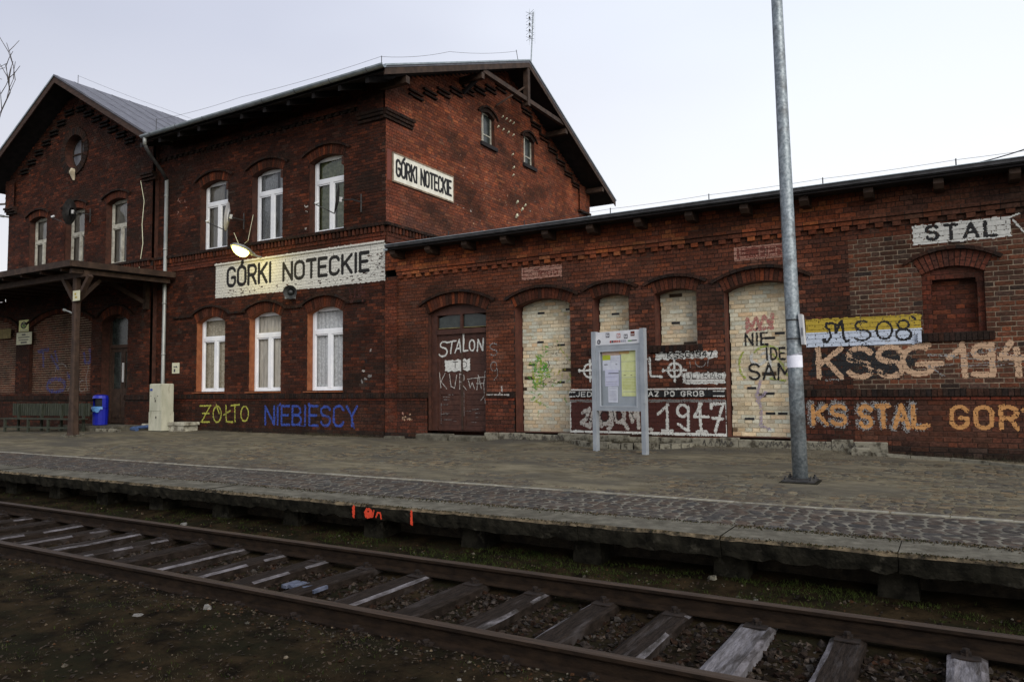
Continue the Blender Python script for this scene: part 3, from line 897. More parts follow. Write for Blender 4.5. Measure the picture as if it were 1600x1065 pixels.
for x in sl_x:
    w2 = random.uniform(.105, .125); ya, yb = -10.08 + random.uniform(-.06, .06), -7.52 + random.uniform(-.06, .06)
    sk = random.uniform(-.012, .012)
    mb = MB()
    ns = 12
    rows_ = []
    for i in range(ns + 1):
        y = ya + (yb - ya) * i / ns
        cx = x + sk * (y + 8.8)
        e = [random.uniform(-.007, .007) for _ in range(4)]
        zt = -.588 + random.uniform(-.003, .003)
        rows_.append([(cx - w2 + e[0], y, -.72), (cx - w2 + e[0], y, zt - .016), (cx - w2 + .034 + e[1], y, zt), (cx - w2 * .35, y, zt - random.uniform(.0, .008)), (cx + w2 * .3, y, zt - random.uniform(.0, .010)),
                      (cx + w2 - .034 + e[2], y, zt), (cx + w2 + e[3], y, zt - .016), (cx + w2 + e[3], y, -.72)])
    vs = [p for q in rows_ for p in q]
    fs = [(i * 8 + j, i * 8 + j + 1, (i + 1) * 8 + j + 1, (i + 1) * 8 + j) for i in range(ns) for j in range(7)]
    wl, wr_ = random.random() < .55, random.random() < .6
    mi_ = [1 if (j == 1 and wl and random.random() < .85) or (j == 5 and wr_ and random.random() < .85) else 0 for i in range(ns) for j in range(7)] + [0, 0]
    fs += [tuple(range(8)), tuple(ns * 8 + j for j in range(8))[::-1]]
    mb.add(vs, fs); mb.mi = mi_
    sp = mb.build('sleeper', ['sleeper_pale' if abs(x - 10.3) < .1 or abs(x - 11.58) < .1 else 'sleeper', 'sleeper_worn'], track)
    if x > -6:
        for yc in (-8.05, -9.55):
            m = MB()
            m.box(x - .08, x + .08, yc - .16, yc + .16, -.590, -.582)
            for sy in (-1, 1):
                m.box(x - .03, x + .03, yc + sy * .066 - .03, yc + sy * .066 + .03, -.584, -.565)
                m.tube([(x, yc + sy * .09, -.59), (x, yc + sy * .09, -.535)], .014, 6)
                m.tube([(x, yc + sy * .09, -.553), (x, yc + sy * .09, -.538)], .024, 6)
            m.build('rail_fastening', 'rust', track)

# ballast
def stones(name, n, regf, smin, smax, cols, mat='ballast', label=None):
    mb = MB(); V, F, C = [], [], []
    o8 = [(0, 2, 4), (2, 1, 4), (1, 3, 4), (3, 0, 4), (2, 0, 5), (1, 2, 5), (3, 1, 5), (0, 3, 5)]
    for _ in range(n):
        x, y = regf()
        s = random.uniform(smin, smax) * (1 if random.random() < .85 else 1.5)
        z = bedz(x, y) + s * random.uniform(-.25, .35)
        rot = Matrix.Rotation(random.uniform(0, 6.28), 3, 'Z') @ Matrix.Rotation(random.uniform(-.9, .9), 3, 'X')
        b = len(V)
        for q in ((1, 0, 0), (-1, 0, 0), (0, .8, 0), (0, -.8, 0), (.1, .1, .65), (0, 0, -.6)):
            p = rot @ (Vector(q) * s * random.uniform(.7, 1.25))
            V.append((p.x + x, p.y + y, p.z + z))
        c = jitc(random.choice(cols), .35)
        for f in o8: F.append(tuple(i + b for i in f)); C.append(c)
    mb.v, mb.f, mb.c, mb.mi = V, F, C, [0] * len(F)
    return mb.build(name, mat, None, label, None, None, 'stuff', SETB)
bc = [(.050, .040, .034), (.036, .028, .022), (.075, .062, .055), (.050, .028, .018), (.12, .105, .095)]
def r1():
    x = 13.2 - abs(random.gauss(0, 1)) * 7.5
    return x, random.uniform(-9.47, -8.13)
stones('ballast_gravel', 9000, r1, .014, .034, bc)
def r2():
    x = 13.2 - abs(random.gauss(0, 1)) * 7
    return x, random.choice([random.uniform(-8.0, -7.2), random.uniform(-9.95, -9.62), random.uniform(-12.2, -9.7), random.uniform(-8.0, -7.6)])
stones('shoulder_gravel', 6500, r2, .006, .018, bc[:3] + [(.22, .20, .16), (.12, .07, .04)])

def grit(name, n, regf, smin, smax, cols, zf=gz):
    mb = MB(); V, F, C = [], [], []
    for _ in range(n):
        x, y = regf(); s_ = random.uniform(smin, smax); z = zf(x, y); b = len(V); a = random.uniform(0, 6.28)
        for k in range(3):
            V.append((x + s_ * math.cos(a + k * 2.1) * random.uniform(.6, 1.2), y + s_ * math.sin(a + k * 2.1) * random.uniform(.6, 1.2), z - .002))
        V.append((x, y, z + s_ * random.uniform(.4, .9)))
        c = jitc(random.choice(cols), .3)
        F += [(b, b + 1, b + 3), (b + 1, b + 2, b + 3), (b + 2, b, b + 3)]; C += [c] * 3
    mb.v, mb.f, mb.c, mb.mi = V, F, C, [0] * len(F)
    return mb.build(name, 'ballast', None, None, None, None, 'stuff', SETB)
grit('platform_grit', 9000, lambda: (13.4 - abs(random.gauss(0, 1)) * 7, random.choice([random.uniform(-5.4, -.3), random.uniform(-5.4, -2), -abs(random.gauss(0, .35)) - .1])), .003, .010, [(.30, .26, .19), (.14, .12, .09), (.45, .42, .34)])
grit('edge_debris', 5000, lambda: (13.4 - abs(random.gauss(0, 1)) * 7, random.choice([-6.80 + random.gauss(0, .05), -6.80 + random.gauss(0, .03), -7.30 + random.gauss(0, .02)])), .004, .014, [(.10, .09, .05), (.05, .06, .02), (.2, .17, .12)], lambda x, y: gz(x, y) + .004)
# grass and leaf litter
def blades(name, n, regf, hmin, hmax, mat, zf=bedz, label=None):
    mb = MB(); V, F = [], []
    for _ in range(n):
        x, y = regf()
        z = zf(x, y) - .003
        for _ in range(3):
            h = random.uniform(hmin, hmax); a = random.uniform(0, 6.28); wv = random.uniform(.0016, .0035)
            lx, ly = random.uniform(-.7, .7) * h, random.uniform(-.7, .7) * h
            bx, by = x + random.uniform(-.014, .014), y + random.uniform(-.014, .014)
            b = len(V)
            V += [(bx - math.cos(a) * wv, by - math.sin(a) * wv, z), (bx + math.cos(a) * wv, by + math.sin(a) * wv, z), (bx + lx, by + ly, z + h)]
            F.append((b, b + 1, b + 2))
    mb.v, mb.f, mb.c, mb.mi = V, F, [(1, 1, 1)] * len(F), [0] * len(F)
    return mb.build(name, mat, None, label, None, None, 'stuff', SETB)
def rg():
    while True:
        x = 13.2 - abs(random.gauss(0, 1)) * 6.5; y = random.uniform(-7.95, -7.0)
        if hn(x * .5, y, 1.6) + .9 * hn(x, y * 2, 3) > random.uniform(-.5, .9): return x, y
blades('grass', 7000, rg, .010, .040, 'grass')
def rg2():
    while True:
        x = 13 - abs(random.gauss(0, 1)) * 6; y = random.uniform(-12.6, -9.75)
        if hn(x * .7 + 3, y, 1.5) > random.uniform(-.3, 1.0): return x, y
blades('dry_grass', 4500, rg2, .006, .020, 'grass_dry')
blades('sparse_grass', 2500, rg2, .008, .025, 'grass')
def leaves(name, n, regf, zf, smin, smax, mat):
    mb = MB(); V, F = [], []
    for _ in range(n):
        x, y = regf(); z = zf(x, y) + random.uniform(.002, .012); s = random.uniform(smin, smax); a = random.uniform(0, 6.28)
        b = len(V); t1, t2 = random.uniform(-.4, .4), random.uniform(-.4, .4)
        for q, (p1, p2) in enumerate(((1, 0), (.2, .55), (-1, 0), (.1, -.5))):
            V.append((x + s * (p1 * math.cos(a) - p2 * math.sin(a)), y + s * (p1 * math.sin(a) + p2 * math.cos(a)), z + s * (p1 * t1 + p2 * t2)))
        F.append((b, b + 1, b + 2)); F.append((b, b + 2, b + 3))
    mb.v, mb.f, mb.c, mb.mi = V, F, [(1, 1, 1)] * len(F), [0] * len(F)
    return mb.build(name, mat, None, None, None, None, 'stuff', SETB)
leaves('leaf_litter', 6000, lambda: (13 - abs(random.gauss(0, 1)) * 6, random.uniform(-12.6, -9.7)), bedz, .006, .020, 'leaf_litter')
leaves('dead_leaves', 1200, lambda: (13 - abs(random.gauss(0, 1)) * 7, random.uniform(-9.45, -8.15)), bedz, .012, .03, 'leaf_litter')
leaves('wall_foot_leaves', 900, lambda: (random.uniform(-8, 12.8), -abs(random.gauss(0, .22)) - .12), gz, .008, .022, 'leaf_litter')
blades('wall_foot_weeds', 900, lambda: (random.choice([random.uniform(-7, 13), random.uniform(10.2, 12.8), random.uniform(-2.5, -.3)]), -abs(random.gauss(0, .10)) - .08), .02, .10, 'grass_dry', gz)
# ------------------------------------------------------------------ brick colours (dirt and firing differences belong to the bricks)
def c_front(u, z):
    t = random.random()
    c = (.058, .0195, .0125) if t < .58 else ((.036, .0145, .0105) if t < .86 else (.098, .029, .016))
    return jitc(c, .22)
def c_dark(u=0, z=0):
    c = random.choice([(.030, .018, .014), (.040, .020, .015), (.024, .016, .014)])
    return jitc(c, .25)
def c_ring(u=0, z=0):
    t = random.random()
    return jitc((.085, .027, .016) if t < .6 else ((.050, .020, .013) if t < .85 else (.15, .042, .02)), .25)
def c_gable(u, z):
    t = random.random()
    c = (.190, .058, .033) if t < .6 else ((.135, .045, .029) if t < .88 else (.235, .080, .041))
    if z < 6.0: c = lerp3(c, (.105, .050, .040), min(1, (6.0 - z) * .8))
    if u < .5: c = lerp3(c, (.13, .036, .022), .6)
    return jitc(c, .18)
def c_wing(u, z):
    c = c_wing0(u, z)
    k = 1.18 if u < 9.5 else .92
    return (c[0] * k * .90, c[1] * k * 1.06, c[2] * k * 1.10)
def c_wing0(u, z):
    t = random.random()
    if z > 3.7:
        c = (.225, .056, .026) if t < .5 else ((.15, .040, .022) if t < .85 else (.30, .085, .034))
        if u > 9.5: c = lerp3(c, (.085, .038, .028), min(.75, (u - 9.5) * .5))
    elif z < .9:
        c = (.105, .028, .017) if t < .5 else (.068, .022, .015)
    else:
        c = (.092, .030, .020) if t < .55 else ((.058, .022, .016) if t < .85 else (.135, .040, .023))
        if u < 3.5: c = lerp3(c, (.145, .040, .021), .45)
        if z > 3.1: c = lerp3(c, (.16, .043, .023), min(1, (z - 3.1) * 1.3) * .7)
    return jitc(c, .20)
def c_repair(u, z):
    t = random.random()
    c = (.105, .045, .030) if t < .45 else ((.080, .042, .032) if t < .75 else ((.155, .055, .032) if t < .93 else (.040, .026, .022)))
    return jitc(c, .22)
def c_cream(u, z):
    t = random.random()
    c = (.60, .54, .40) if t < .5 else ((.66, .60, .45) if t < .85 else ((.58, .47, .33) if t < .93 else (.52, .46, .34)))
    if t > .988: c = (.06, .042, .028)
    n = hn(u * 2.1, z * 1.7, 1.3)
    if n > .35: c = lerp3(c, (.40, .31, .20), min(.5, n - .35))
    if z < .62 and u < 6: c = lerp3(c, (.22, .13, .07), max(0, (.62 - z) * 1.3) * (.6 + .4 * hn(u * 3, z * 4)))
    return jitc(c, .08)
def c_old(u, z):
    t = random.random()
    return jitc((.085, .030, .021) if t < .6 else ((.12, .040, .025) if t < .85 else (.055, .025, .020)), .22)

Xv, Yv = (1, 0, 0), (0, 1, 0)
FN = (0, -1, 0)

def window_pvc(W, parent, u0, u1, z0, zt, depth, mat='pvc', tr=.70, curt='curtain', label=None, both=True, fr=.075, mull=.5, panemat_='pane'):
    """frame with a light over two casements; panes and curtains hang in it"""
    mb = MB(); d1, d0 = -depth, -depth - .07
    zt_ = z0 + (zt - z0) * tr
    mb.wbox(W, u0, u0 + fr, z0, zt, d0, d1); mb.wbox(W, u1 - fr, u1, z0, zt, d0, d1)
    mb.wbox(W, u0 + fr, u1 - fr, zt - fr, zt, d0, d1); mb.wbox(W, u0 + fr, u1 - fr, z0, z0 + fr, d0, d1)
    mb.wbox(W, u0 + fr, u1 - fr, zt_ - .05, zt_ + .05, d0, d1 + .006)
    um = u0 + (u1 - u0) * mull
    mb.wbox(W, um - .055, um + .055, z0 + fr, zt_ - .05, d0, d1 + .006)
    # casement sashes
    for a, b, c, e in ((u0 + fr, um - .055, z0 + fr, zt_ - .05), (um + .055, u1 - fr, z0 + fr, zt_ - .05), (u0 + fr, u1 - fr, zt_ + .05, zt - fr)):
        s = .035
        mb.wbox(W, a, a + s, c, e, d0 + .02, d1 - .012); mb.wbox(W, b - s, b, c, e, d0 + .02, d1 - .012)
        mb.wbox(W, a + s, b - s, c, c + s, d0 + .02, d1 - .012); mb.wbox(W, a + s, b - s, e - s, e, d0 + .02, d1 - .012)
    mb.wbox(W, u0 - .01, u1 + .01, z0 - .03, z0, d0, d1 + .05)
    win = mb.build('window', mat, parent, label)
    for a, b, c, e in ((u0 + fr, um - .055, z0 + fr, zt_ - .05), (um + .055, u1 - fr, z0 + fr, zt_ - .05), (u0 + fr, u1 - fr, zt_ + .05, zt - fr)):
        m = MB(); s = .033
        m.add([W.P(a + s, c + s, d0 + .035), W.P(b - s, c + s, d0 + .035), W.P(b - s, e - s, d0 + .035), W.P(a + s, e - s, d0 + .035)], [(0, 1, 2, 3)])
        m.build('pane', panemat_, win)
    m = MB(); n = 44; cm = MB()
    rngc = [(u0 + .02, u0 + (u1 - u0) * .58), (u0 + (u1 - u0) * .66, u1 - .02)] if not both else [(u0 + .02, u1 - .02)]
    for a, b in rngc:
        vs = []
        ph = random.uniform(0, 6)
        for i in range(n + 1):
            u = a + (b - a) * i / n
            dd = d0 - .032 + .020 * math.sin(i * 1.15 + ph) + .008 * math.sin(i * 2.7)
            vs += [W.P(u, z0 + .03 + .02 * math.sin(i * .7), dd), W.P(u, zt - .02, dd * 1.0)]
        cm.add(vs, [(2 * i, 2 * i + 2, 2 * i + 3, 2 * i + 1) for i in range(n)])
    cm.build('curtain', curt, win, smooth=True)
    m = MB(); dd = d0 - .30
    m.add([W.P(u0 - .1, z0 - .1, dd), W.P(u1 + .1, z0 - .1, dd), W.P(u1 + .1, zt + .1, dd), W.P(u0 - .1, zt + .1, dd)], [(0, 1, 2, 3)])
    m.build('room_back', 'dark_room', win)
    return win

def rowlock(W, u0, u1, z0, z1, d, colf, step=.078, dback=-.012, gap=.010, jit=.004):
    n = max(1, round((u1 - u0) / step)); s = (u1 - u0) / n
    for i in range(n):
        a, b = u0 + i * s + gap / 2, u0 + (i + 1) * s - gap / 2
        W.br.append(((a, z0 + .005, b, z0 + .005, b, z1 - .005, a, z1 - .005), d + random.uniform(-jit, jit), dback, colf(a, z0), False, 0))
    W.back.append((u0, u1, z0, z1, d - .012, 0))
    W.rows.append((z0 + .005, z1 - .005, z0, d, [u0 + i * s for i in range(n + 1)], .01, [(u0, u1)]))

def dentils(W, u0, u1, z0, z1, d, colf, wdt=.125, gap=.135):
    u = u0
    while u + wdt < u1:
        W.br.append(((u, z0 + .004, u + wdt, z0 + .004, u + wdt, z1 - .004, u, z1 - .004), d + random.uniform(-.003, .003), -.01, colf(u, z0), False, 0))
        u += wdt + gap

# ================================================================== main two-storey house
house = thing('station_house', (-4.4, 5.5, 0), 'two-storey dark red brick station house with the end gable facing right', 'station building')
Wm = Wall((0, 0, 0), Xv, FN); Wm.archback = []
gw = [Opening(u - 1.22, u, 1.10, 3.08, .16, .26, True) for u in (-5.77, -3.56, -1.38)]
uw = [Opening(u - 1.20, u, 5.13, 6.99, .14, .24, True) for u in (-5.72, -3.54, -1.36)]
def incl_ops(ivs, ops):
    def f(z):
        ex = []
        for o in ops: ex += o.excl(z)
        return sub_iv(ivs, ex)
    return f
ML = [(-8.93, 0)]
allo = gw + uw
Wm.fill(-.10, .14, lambda z: ML, d=.075, colf=lambda u, z: c_dark(), bm=True, k0=0)
Wm.fill(.14, .86, lambda z: ML, d=.05, colf=lambda u, z: lerp3(c_front(u, z), c_dark(), .35), k0=1)
Wm.fill(.86, .92, lambda z: ML, d=.065, colf=lambda u, z: jitc((.10, .028, .018), .2), bond='str', ch=.06)
rowlock(Wm, -8.93, 0, .92, 1.045, .095, lambda u, z: c_dark())
Wm.fill(1.045, 4.65, incl_ops(ML, allo), colf=c_front, k0=0)
Wm.fill(4.65, 4.81, lambda z: ML, d=.035, colf=lambda u, z: jitc((.12, .034, .02), .25), bond='str')
rowlock(Wm, -8.93, 0, 4.81, 4.90, .055, lambda u, z: jitc((.10, .030, .018), .2), step=.13)
for i in range(0, 69):
    u = -8.93 + i * .13
    Wm.br.append(((u + .01, 4.905, u + .075, 4.905, u + .075, 5.045, u + .01, 5.045), .10, -.01, c_ring(), False, 0))
Wm.back.append((-8.93, 0, 4.90, 5.05, .03, 0))
rowlock(Wm, -8.93, 0, 5.05, 5.13, .13, lambda u, z: c_dark(), step=.13)
Wm.fill(5.13, 8.05, incl_ops(ML, allo), colf=c_front, k0=1)
dentils(Wm, -8.9, -.9, 8.05, 8.13, .05, lambda u, z: c_dark()); Wm.back.append((-8.93, 0, 8.05, 8.13, -.006, 0))
Wm.fill(8.13, 8.29, lambda z: ML, d=.055, colf=c_front, bond='str')
Wm.fill(8.29, 8.75, lambda z: ML, d=.02, colf=c_front)
# corner corbel block
Wm.fill(7.92, 8.68, lambda z: [(-.82, .0)], d=.10, colf=c_front, bm=False)
for q, (za, zb, dd) in enumerate(((7.84, 7.92, .14), (7.76, 7.84, .11), (7.68, 7.76, .06))):
    rowlock(Wm, -.84, .0, za, zb, dd, lambda u, z: c_dark(), step=.13)
for o in gw + uw:
    o.arch(Wm, c_ring, hoodcol=c_dark)
# moulding linking the ground floor hoods
for a, b in ((-8.0, -7.13), (-5.63, -4.92), (-3.42, -2.74), (-1.24, -.62)):
    rowlock(Wm, a, b, 3.25, 3.32, .055, lambda u, z: c_dark(), step=.13)
Wm.build(house, 'brick', ['mortar_dark'], nind=300)
arch_backs(Wm, house, 'mortar_dark')
for o in gw:
    o.reveal(Wm, .20, house, 'reveal_orange')
    mb = MB(); mb.wbox(Wm, o.u0 - .04, o.u1 + .02, 1.075, 1.102, -.2, .10); mb.build('window_sill', 'reveal_orange', house)
for i, o in enumerate(gw):
    window_pvc(Wm, house, o.u0 + .01, o.u1 - .01, 1.11, 3.25, .19, tr=.70, panemat_='pane_clear', curt=('curtain_warm', 'curtain', 'curtain_white')[i])
for i, o in enumerate(uw):
    o.reveal(Wm, .22, house, 'reveal' if i < 2 else 'reveal')
    window_pvc(Wm, house, o.u0 + .01, o.u1 - .01, 5.14, 7.14, .20, tr=.68, curt=('curtain', 'curtain_white', 'curtain_green')[i], both=(i == 2))
    # stepped brick shoulders beside the window heads
    mb = MB()
    mb.wbox(Wm, o.u1 - .07, o.u1 + .002, 6.78, 6.98, -.2, .01)
    mb.build('window_shoulder', 'reveal', house)

M['milky_pane'] = pmat('milky_pane', (.30, .31, .34), (.40, .41, .44), scale=5, rough=.3)
# ---- gable wall facing right
Wg = Wall((0, 0, 0), Yv, (1, 0, 0)); Wg.archback = []
ag = [Opening(4.27, 4.99, 8.32, 9.16, .13, .12, True), Opening(6.76, 7.46, 8.32, 9.16, .13, .12, True)]
def z_front(y): return 8.45 + .398 * (y + .95)
def gable_iv(z):
    zz = z + .16
    a = max(0.0, (zz - 8.45) / .398 - .95)
    b = min(11.56, 5.76 + (11.12 - zz) / .44)
    return [(a, b)] if b > a else []
def ginc(z):
    ex = []
    for o in ag: ex += o.excl(z)
    return sub_iv(gable_iv(z), ex)
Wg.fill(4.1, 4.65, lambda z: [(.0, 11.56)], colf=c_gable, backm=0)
for za, zb, dd, st in ((4.65, 4.81, .035, 0), (4.81, 4.90, .055, .13)):
    rowlock(Wg, .0, 11.56, za, zb, dd, lambda u, z: jitc((.085, .030, .02), .2), step=.26 if st == 0 else .13)
for i in range(0, 89):
    u = i * .13
    Wg.br.append(((u + .01, 4.905, u + .075, 4.905, u + .075, 5.045, u + .01, 5.045), .10, -.01, c_ring(), False, 0))
Wg.back.append((.0, 11.56, 4.90, 5.05, .03, 0))
rowlock(Wg, -.095, 11.56, 5.05, 5.13, .13, lambda u, z: c_dark(), step=.13)
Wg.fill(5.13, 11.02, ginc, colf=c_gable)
Wg.fill(7.92, 8.60, lambda z: [(-.10, .95)] if z < 8.5 else [(-.1, .7)], d=.07, colf=c_gable, bm=False)
for (za, zb, dd) in ((7.84, 7.92, .12), (7.76, 7.84, .09), (7.68, 7.76, .05)):
    rowlock(Wg, -.1, 1.02, za, zb, dd, lambda u, z: c_dark(), step=.13)
for (ya, za) in [(.87 + .60 * k, 8.56 + .232 * k) for k in range(8)]:
    for q in (0, .115):
        W_ = Wg; c = c_dark()
        W_.br.append(((ya, za + q, ya + .27, za + q, ya + .27, za + q + .05, ya, za + q + .05), .07, -.01, c_dark(), False, 0))
        W_.br.append(((ya + .28, za + q, ya + .56, za + q, ya + .56, za + q + .05, ya + .28, za + q + .05), .07, -.01, c_dark(), False, 0))
for k in range(9):
    ya, za = 6.05 + .60 * k, 10.22 - .262 * k
    for q in (0, .115):
        Wg.br.append(((ya, za + q, ya + .29, za + q, ya + .29, za + q + .05, ya, za + q + .05), .07, -.01, c_dark(), False, 0))
        Wg.br.append(((ya + .30, za + q, ya + .60, za + q, ya + .60, za + q + .05, ya + .30, za + q + .05), .07, -.01, c_dark(), False, 0))
    Wg.br.append(((ya + .55, za - .15, ya + .61, za - .15, ya + .61, za, ya + .55, za), .07, -.01, c_dark(), False, 0))
# rear corner pilaster
Wg.fill(7.62, 8.55, lambda z: [(10.75, 11.60)] if z < 8.35 else [(10.75, 11.3)], d=.08, colf=c_gable, bm=False)
rowlock(Wg, 10.7, 11.62, 7.54, 7.62, .13, lambda u, z: c_dark(), step=.13)
for o in ag: o.arch(Wg, c_dark, hoodcol=c_dark, hd=.06)
Wg.build(house, 'brick', ['mortar_red'], name='gable_brickwork')
arch_backs(Wg, house, 'mortar_dark')
for o in ag:
    o.reveal(Wg, .20, house, 'reveal')
    mb = MB(); a, b, c, e = o.u0 + .01, o.u1 - .01, o.zb + .01, 9.30
    mb.wbox(Wg, a, a + .045, c, e, -.15, -.11); mb.wbox(Wg, b - .045, b, c, e, -.15, -.11); mb.wbox(Wg, a + .045, b - .045, e - .05, e, -.15, -.11); mb.wbox(Wg, a + .045, b - .045, c, c + .045, -.15, -.11)
    mb.wbox(Wg, a + .20, a + .245, c + .045, e - .05, -.15, -.10); mb.wbox(Wg, a + .245, b - .045, c + .30, c + .335, -.145, -.115); mb.wbox(Wg, a + .045, a + .20, c + .30, c + .335, -.145, -.115)
    wn = mb.build('attic_window', 'old_white', house)
    mb = MB(); mb.add([Wg.P(a + .04, c + .04, -.135), Wg.P(a + .20, c + .04, -.135), Wg.P(a + .20, e - .05, -.135), Wg.P(a + .04, e - .05, -.135)], [(0, 1, 2, 3)]); mb.build('pane', 'milky_pane', wn)
    mb = MB(); mb.add([Wg.P(a + .24, c + .04, -.135), Wg.P(b - .04, c + .04, -.135), Wg.P(b - .04, e - .05, -.135), Wg.P(a + .24, e - .05, -.135)], [(0, 1, 2, 3)]); mb.build('pane', 'pane_dirty', wn)
    mb = MB(); mb.wbox(Wg, o.u0 - .08, o.u1 + .08, o.zb - .11, o.zb, -.1, .07); mb.build('window_sill', 'soffit', house)
# body
mb = MB(); mb.box(-17.38, -.03, .75, 11.5, -.1, 8.15)
mb.prism_y([(-17.36, 8.15), (-.35, 8.15), (-.35, 8.16), (-17.36, 8.16)], .8, 11.4)
mb.build('rear_walls', 'reveal', house)
mb = MB(); mb.add([(-.03, .75, 0), (-.03, .03, 0), (-.03, .03, 8.7), (-.03, .75, 8.7)], [(0, 1, 2, 3)])
mb.add([(-.4, .35, 8.15), (-.4, 11.4, 8.15), (-.4, 11.4, 8.9), (-.4, 5.76, 10.9), (-.4, .35, 8.8)], [(0, 1, 2, 3, 4)])
mb.build('inner_wall', 'dark_room', house)
# roof
XL = -17.9
mb = MB()
mb.prism_x([(-.97, 8.40), (5.76, 11.06), (5.76, 11.13), (-.97, 8.46)], -8.17, .80)
mb.prism_x([(5.76, 11.06), (12.4, 8.14), (12.4, 8.20), (5.76, 11.13)], XL, .80)
for sx, xe in ((1, -8.17), (-1, -17.9)):   # the slope runs into the valleys of the cross wing
    mb.add([(xe, -.55, 8.62), (xe, 5.76, 11.12), (-13.2 + sx * .55, 5.76, 11.12)], [(0, 1, 2)])
mb.build('roof', 'roof_metal', house)
mb = MB()
mb.prism_x([(-.93, 8.33), (5.76, 10.98), (12.36, 8.07), (12.36, 8.13), (5.76, 11.05), (-.93, 8.39)], -8.12, .765)
mb.build('soffit', 'soffit', house)
mb = MB()
for (ya, za, yb, zb) in ((-.97, 8.34, 5.76, 11.01), (12.4, 8.08, 5.76, 11.01)):
    mb.hexa([(.767, ya, za - .10), (.797, ya, za - .10), (.797, yb, zb - .10), (.767, yb, zb - .10), (.767, ya, za + .05), (.797, ya, za + .05), (.797, yb, zb + .05), (.767, yb, zb + .05)])
mb.build('verge_board', 'wood_brown', house)
mb = MB()
for (ya, za, yb, zb) in ((-.98, 8.42, 5.76, 11.10), (12.42, 8.16, 5.76, 11.10)):
    mb.hexa([(.60, ya, za + .02), (.825, ya, za + .02), (.825, yb, zb + .02), (.60, yb, zb + .02), (.60, ya, za + .06), (.825, ya, za + .06), (.825, yb, zb + .06), (.60, yb, zb + .06)])
mb.build('verge_flashing', 'gutter', house)
mb = MB()
mb.beam((.70, 3.22, 9.90), (.70, 8.30, 9.90), .12, .13)
mb.build('collar_beam', 'wood_brown', house)
mb = MB(); mb.beam((.70, 5.76, 9.72), (.70, 5.76, 10.94), .14, .16, up=(1, 0, 0)); mb.build('king_post', 'wood_brown', house)
for (y, z) in ((-.10, 8.52), (3.2, 9.82), (8.35, 9.78), (11.30, 8.48)):
    mb = MB(); mb.box(-.05, .76, y - .07, y + .07, z - .17, z); mb.build('purlin_end', 'wood_brown', house)
mb = MB(); mb.beam((.06, 3.25, 9.40), (.55, 3.25, 9.72), .09, .09, up=(0, 1, 0)); mb.build('bracket', 'soffit', house)
mb = MB(); mb.beam((.06, 5.0, 9.62), (.66, 5.70, 10.3), .05, .05); mb.build('bracket', 'wood_dark', house)
# rafters under the front eaves
for k in range(11):
    x = -8.4 + k * .86
    mb = MB(); mb.hexa([(x - .05, -.90, 8.20), (x + .05, -.90, 8.20), (x + .05, .05, 8.56), (x - .05, .05, 8.56), (x - .05, -.90, 8.335), (x + .05, -.90, 8.335), (x + .05, .05, 8.70), (x - .05, .05, 8.70)])
    mb.build('rafter', 'soffit', house)
# gutter: half round
mb = MB(); vs = []; n = 8
for x in (-8.15, .84):
    for i in range(n + 1):
        a = math.pi + math.pi * i / n
        vs.append((x, -1.045 + .075 * math.cos(a), 8.45 + .085 * math.sin(a)))
    for i in range(n, -1, -1):
        a = math.pi + math.pi * i / n
        vs.append((x, -1.045 + .068 * math.cos(a), 8.45 + .078 * math.sin(a)))
k = 2 * (n + 1)
mb.add(vs, [tuple(range(k))[::-1], tuple(range(k, 2 * k))] + [(i, (i + 1) % k, k + (i + 1) % k, k + i) for i in range(k)])
mb.build('gutter', 'gutter', house, smooth=False)
for i in range(8):
    x = -7.7 + i * 1.15
    mb = MB(); mb.tube([(x, -1.045 + .08 * math.cos(a), 8.45 + .09 * math.sin(a)) for a in [math.pi + math.pi * j / 6 for j in range(7)]], .008, 4)
    mb.build('gutter_strap', 'steel_dark', house)
mb = MB()
mb.tube([(-8.30, -.13, 7.42), (-8.31, -.13, 1.2), (-8.40, -.16, 0.08)], .052, 10)
mb.tube([(-8.02, -1.03, 8.42), (-8.02, -1.03, 8.16)], .055, 10)
for z in (6.9, 5.3, 3.7, 2.2): mb.tube([(-8.31, -.13, z), (-8.31, -.13, z + .05)], .060, 10)
mb.build('downpipe', 'zinc', house, smooth=True)
mb = MB(); mb.tube([(-8.02, -1.03, 8.18), (-8.08, -.85, 7.98), (-8.26, -.30, 7.60), (-8.30, -.13, 7.40)], .050, 10); mb.build('pipe_bend_shaded', 'steel_dark', house, smooth=True)  # dark steel here paints in the shade on the bend under the eaves

# ================================================================== gabled cross wing on the left
ris = thing('gabled_cross_wing', (-13.2, 5, 0), 'gabled brick cross wing with a round window above three tall windows at far left', 'station building')
Wr = Wall((0, -.12, 0), Xv, FN); Wr.archback = []
RU = [Opening(u - 1.12, u, 5.13, 7.10, .12, .22, True) for u in (-14.86, -12.59, -10.27)]
bA = Opening(-19.4, -16.62, 1.10, 3.40, .34, .14, True); bB = Opening(-15.72, -12.04, 1.10, 3.40, .38, .14, True)
dO = Opening(-11.46, -10.10, .16, 3.34, .22, .26, True)
class Round:
    def __init__(s, u, z, r, ring): s.u, s.z, s.r, s.ring = u, z, r, ring
    def excl(s, z):
        R_ = s.r + s.ring
        if abs(z - s.z) > R_: return []
        h = math.sqrt(R_ * R_ - (z - s.z) ** 2); return [(s.u - h, s.u + h)]
rw = Round(-13.25, 9.13, .56, .25)
def rinc(z):
    h = min(4.2, (11.28 - z) / .57)
    ex = []
    for o in RU + [bA, bB, dO, rw]: ex += o.excl(z)
    a = -13.2 - h if z > 4.4 else -21
    return sub_iv([(a, min(-13.2 + h, -8.86))], ex)
RL = [(-21, -8.86)]
Wr.fill(-.10, .86, lambda z: sub_iv(RL, [(dO.u0, dO.u1)]), d=.05, colf=lambda u, z: lerp3(c_front(u, z), c_dark(), .3))
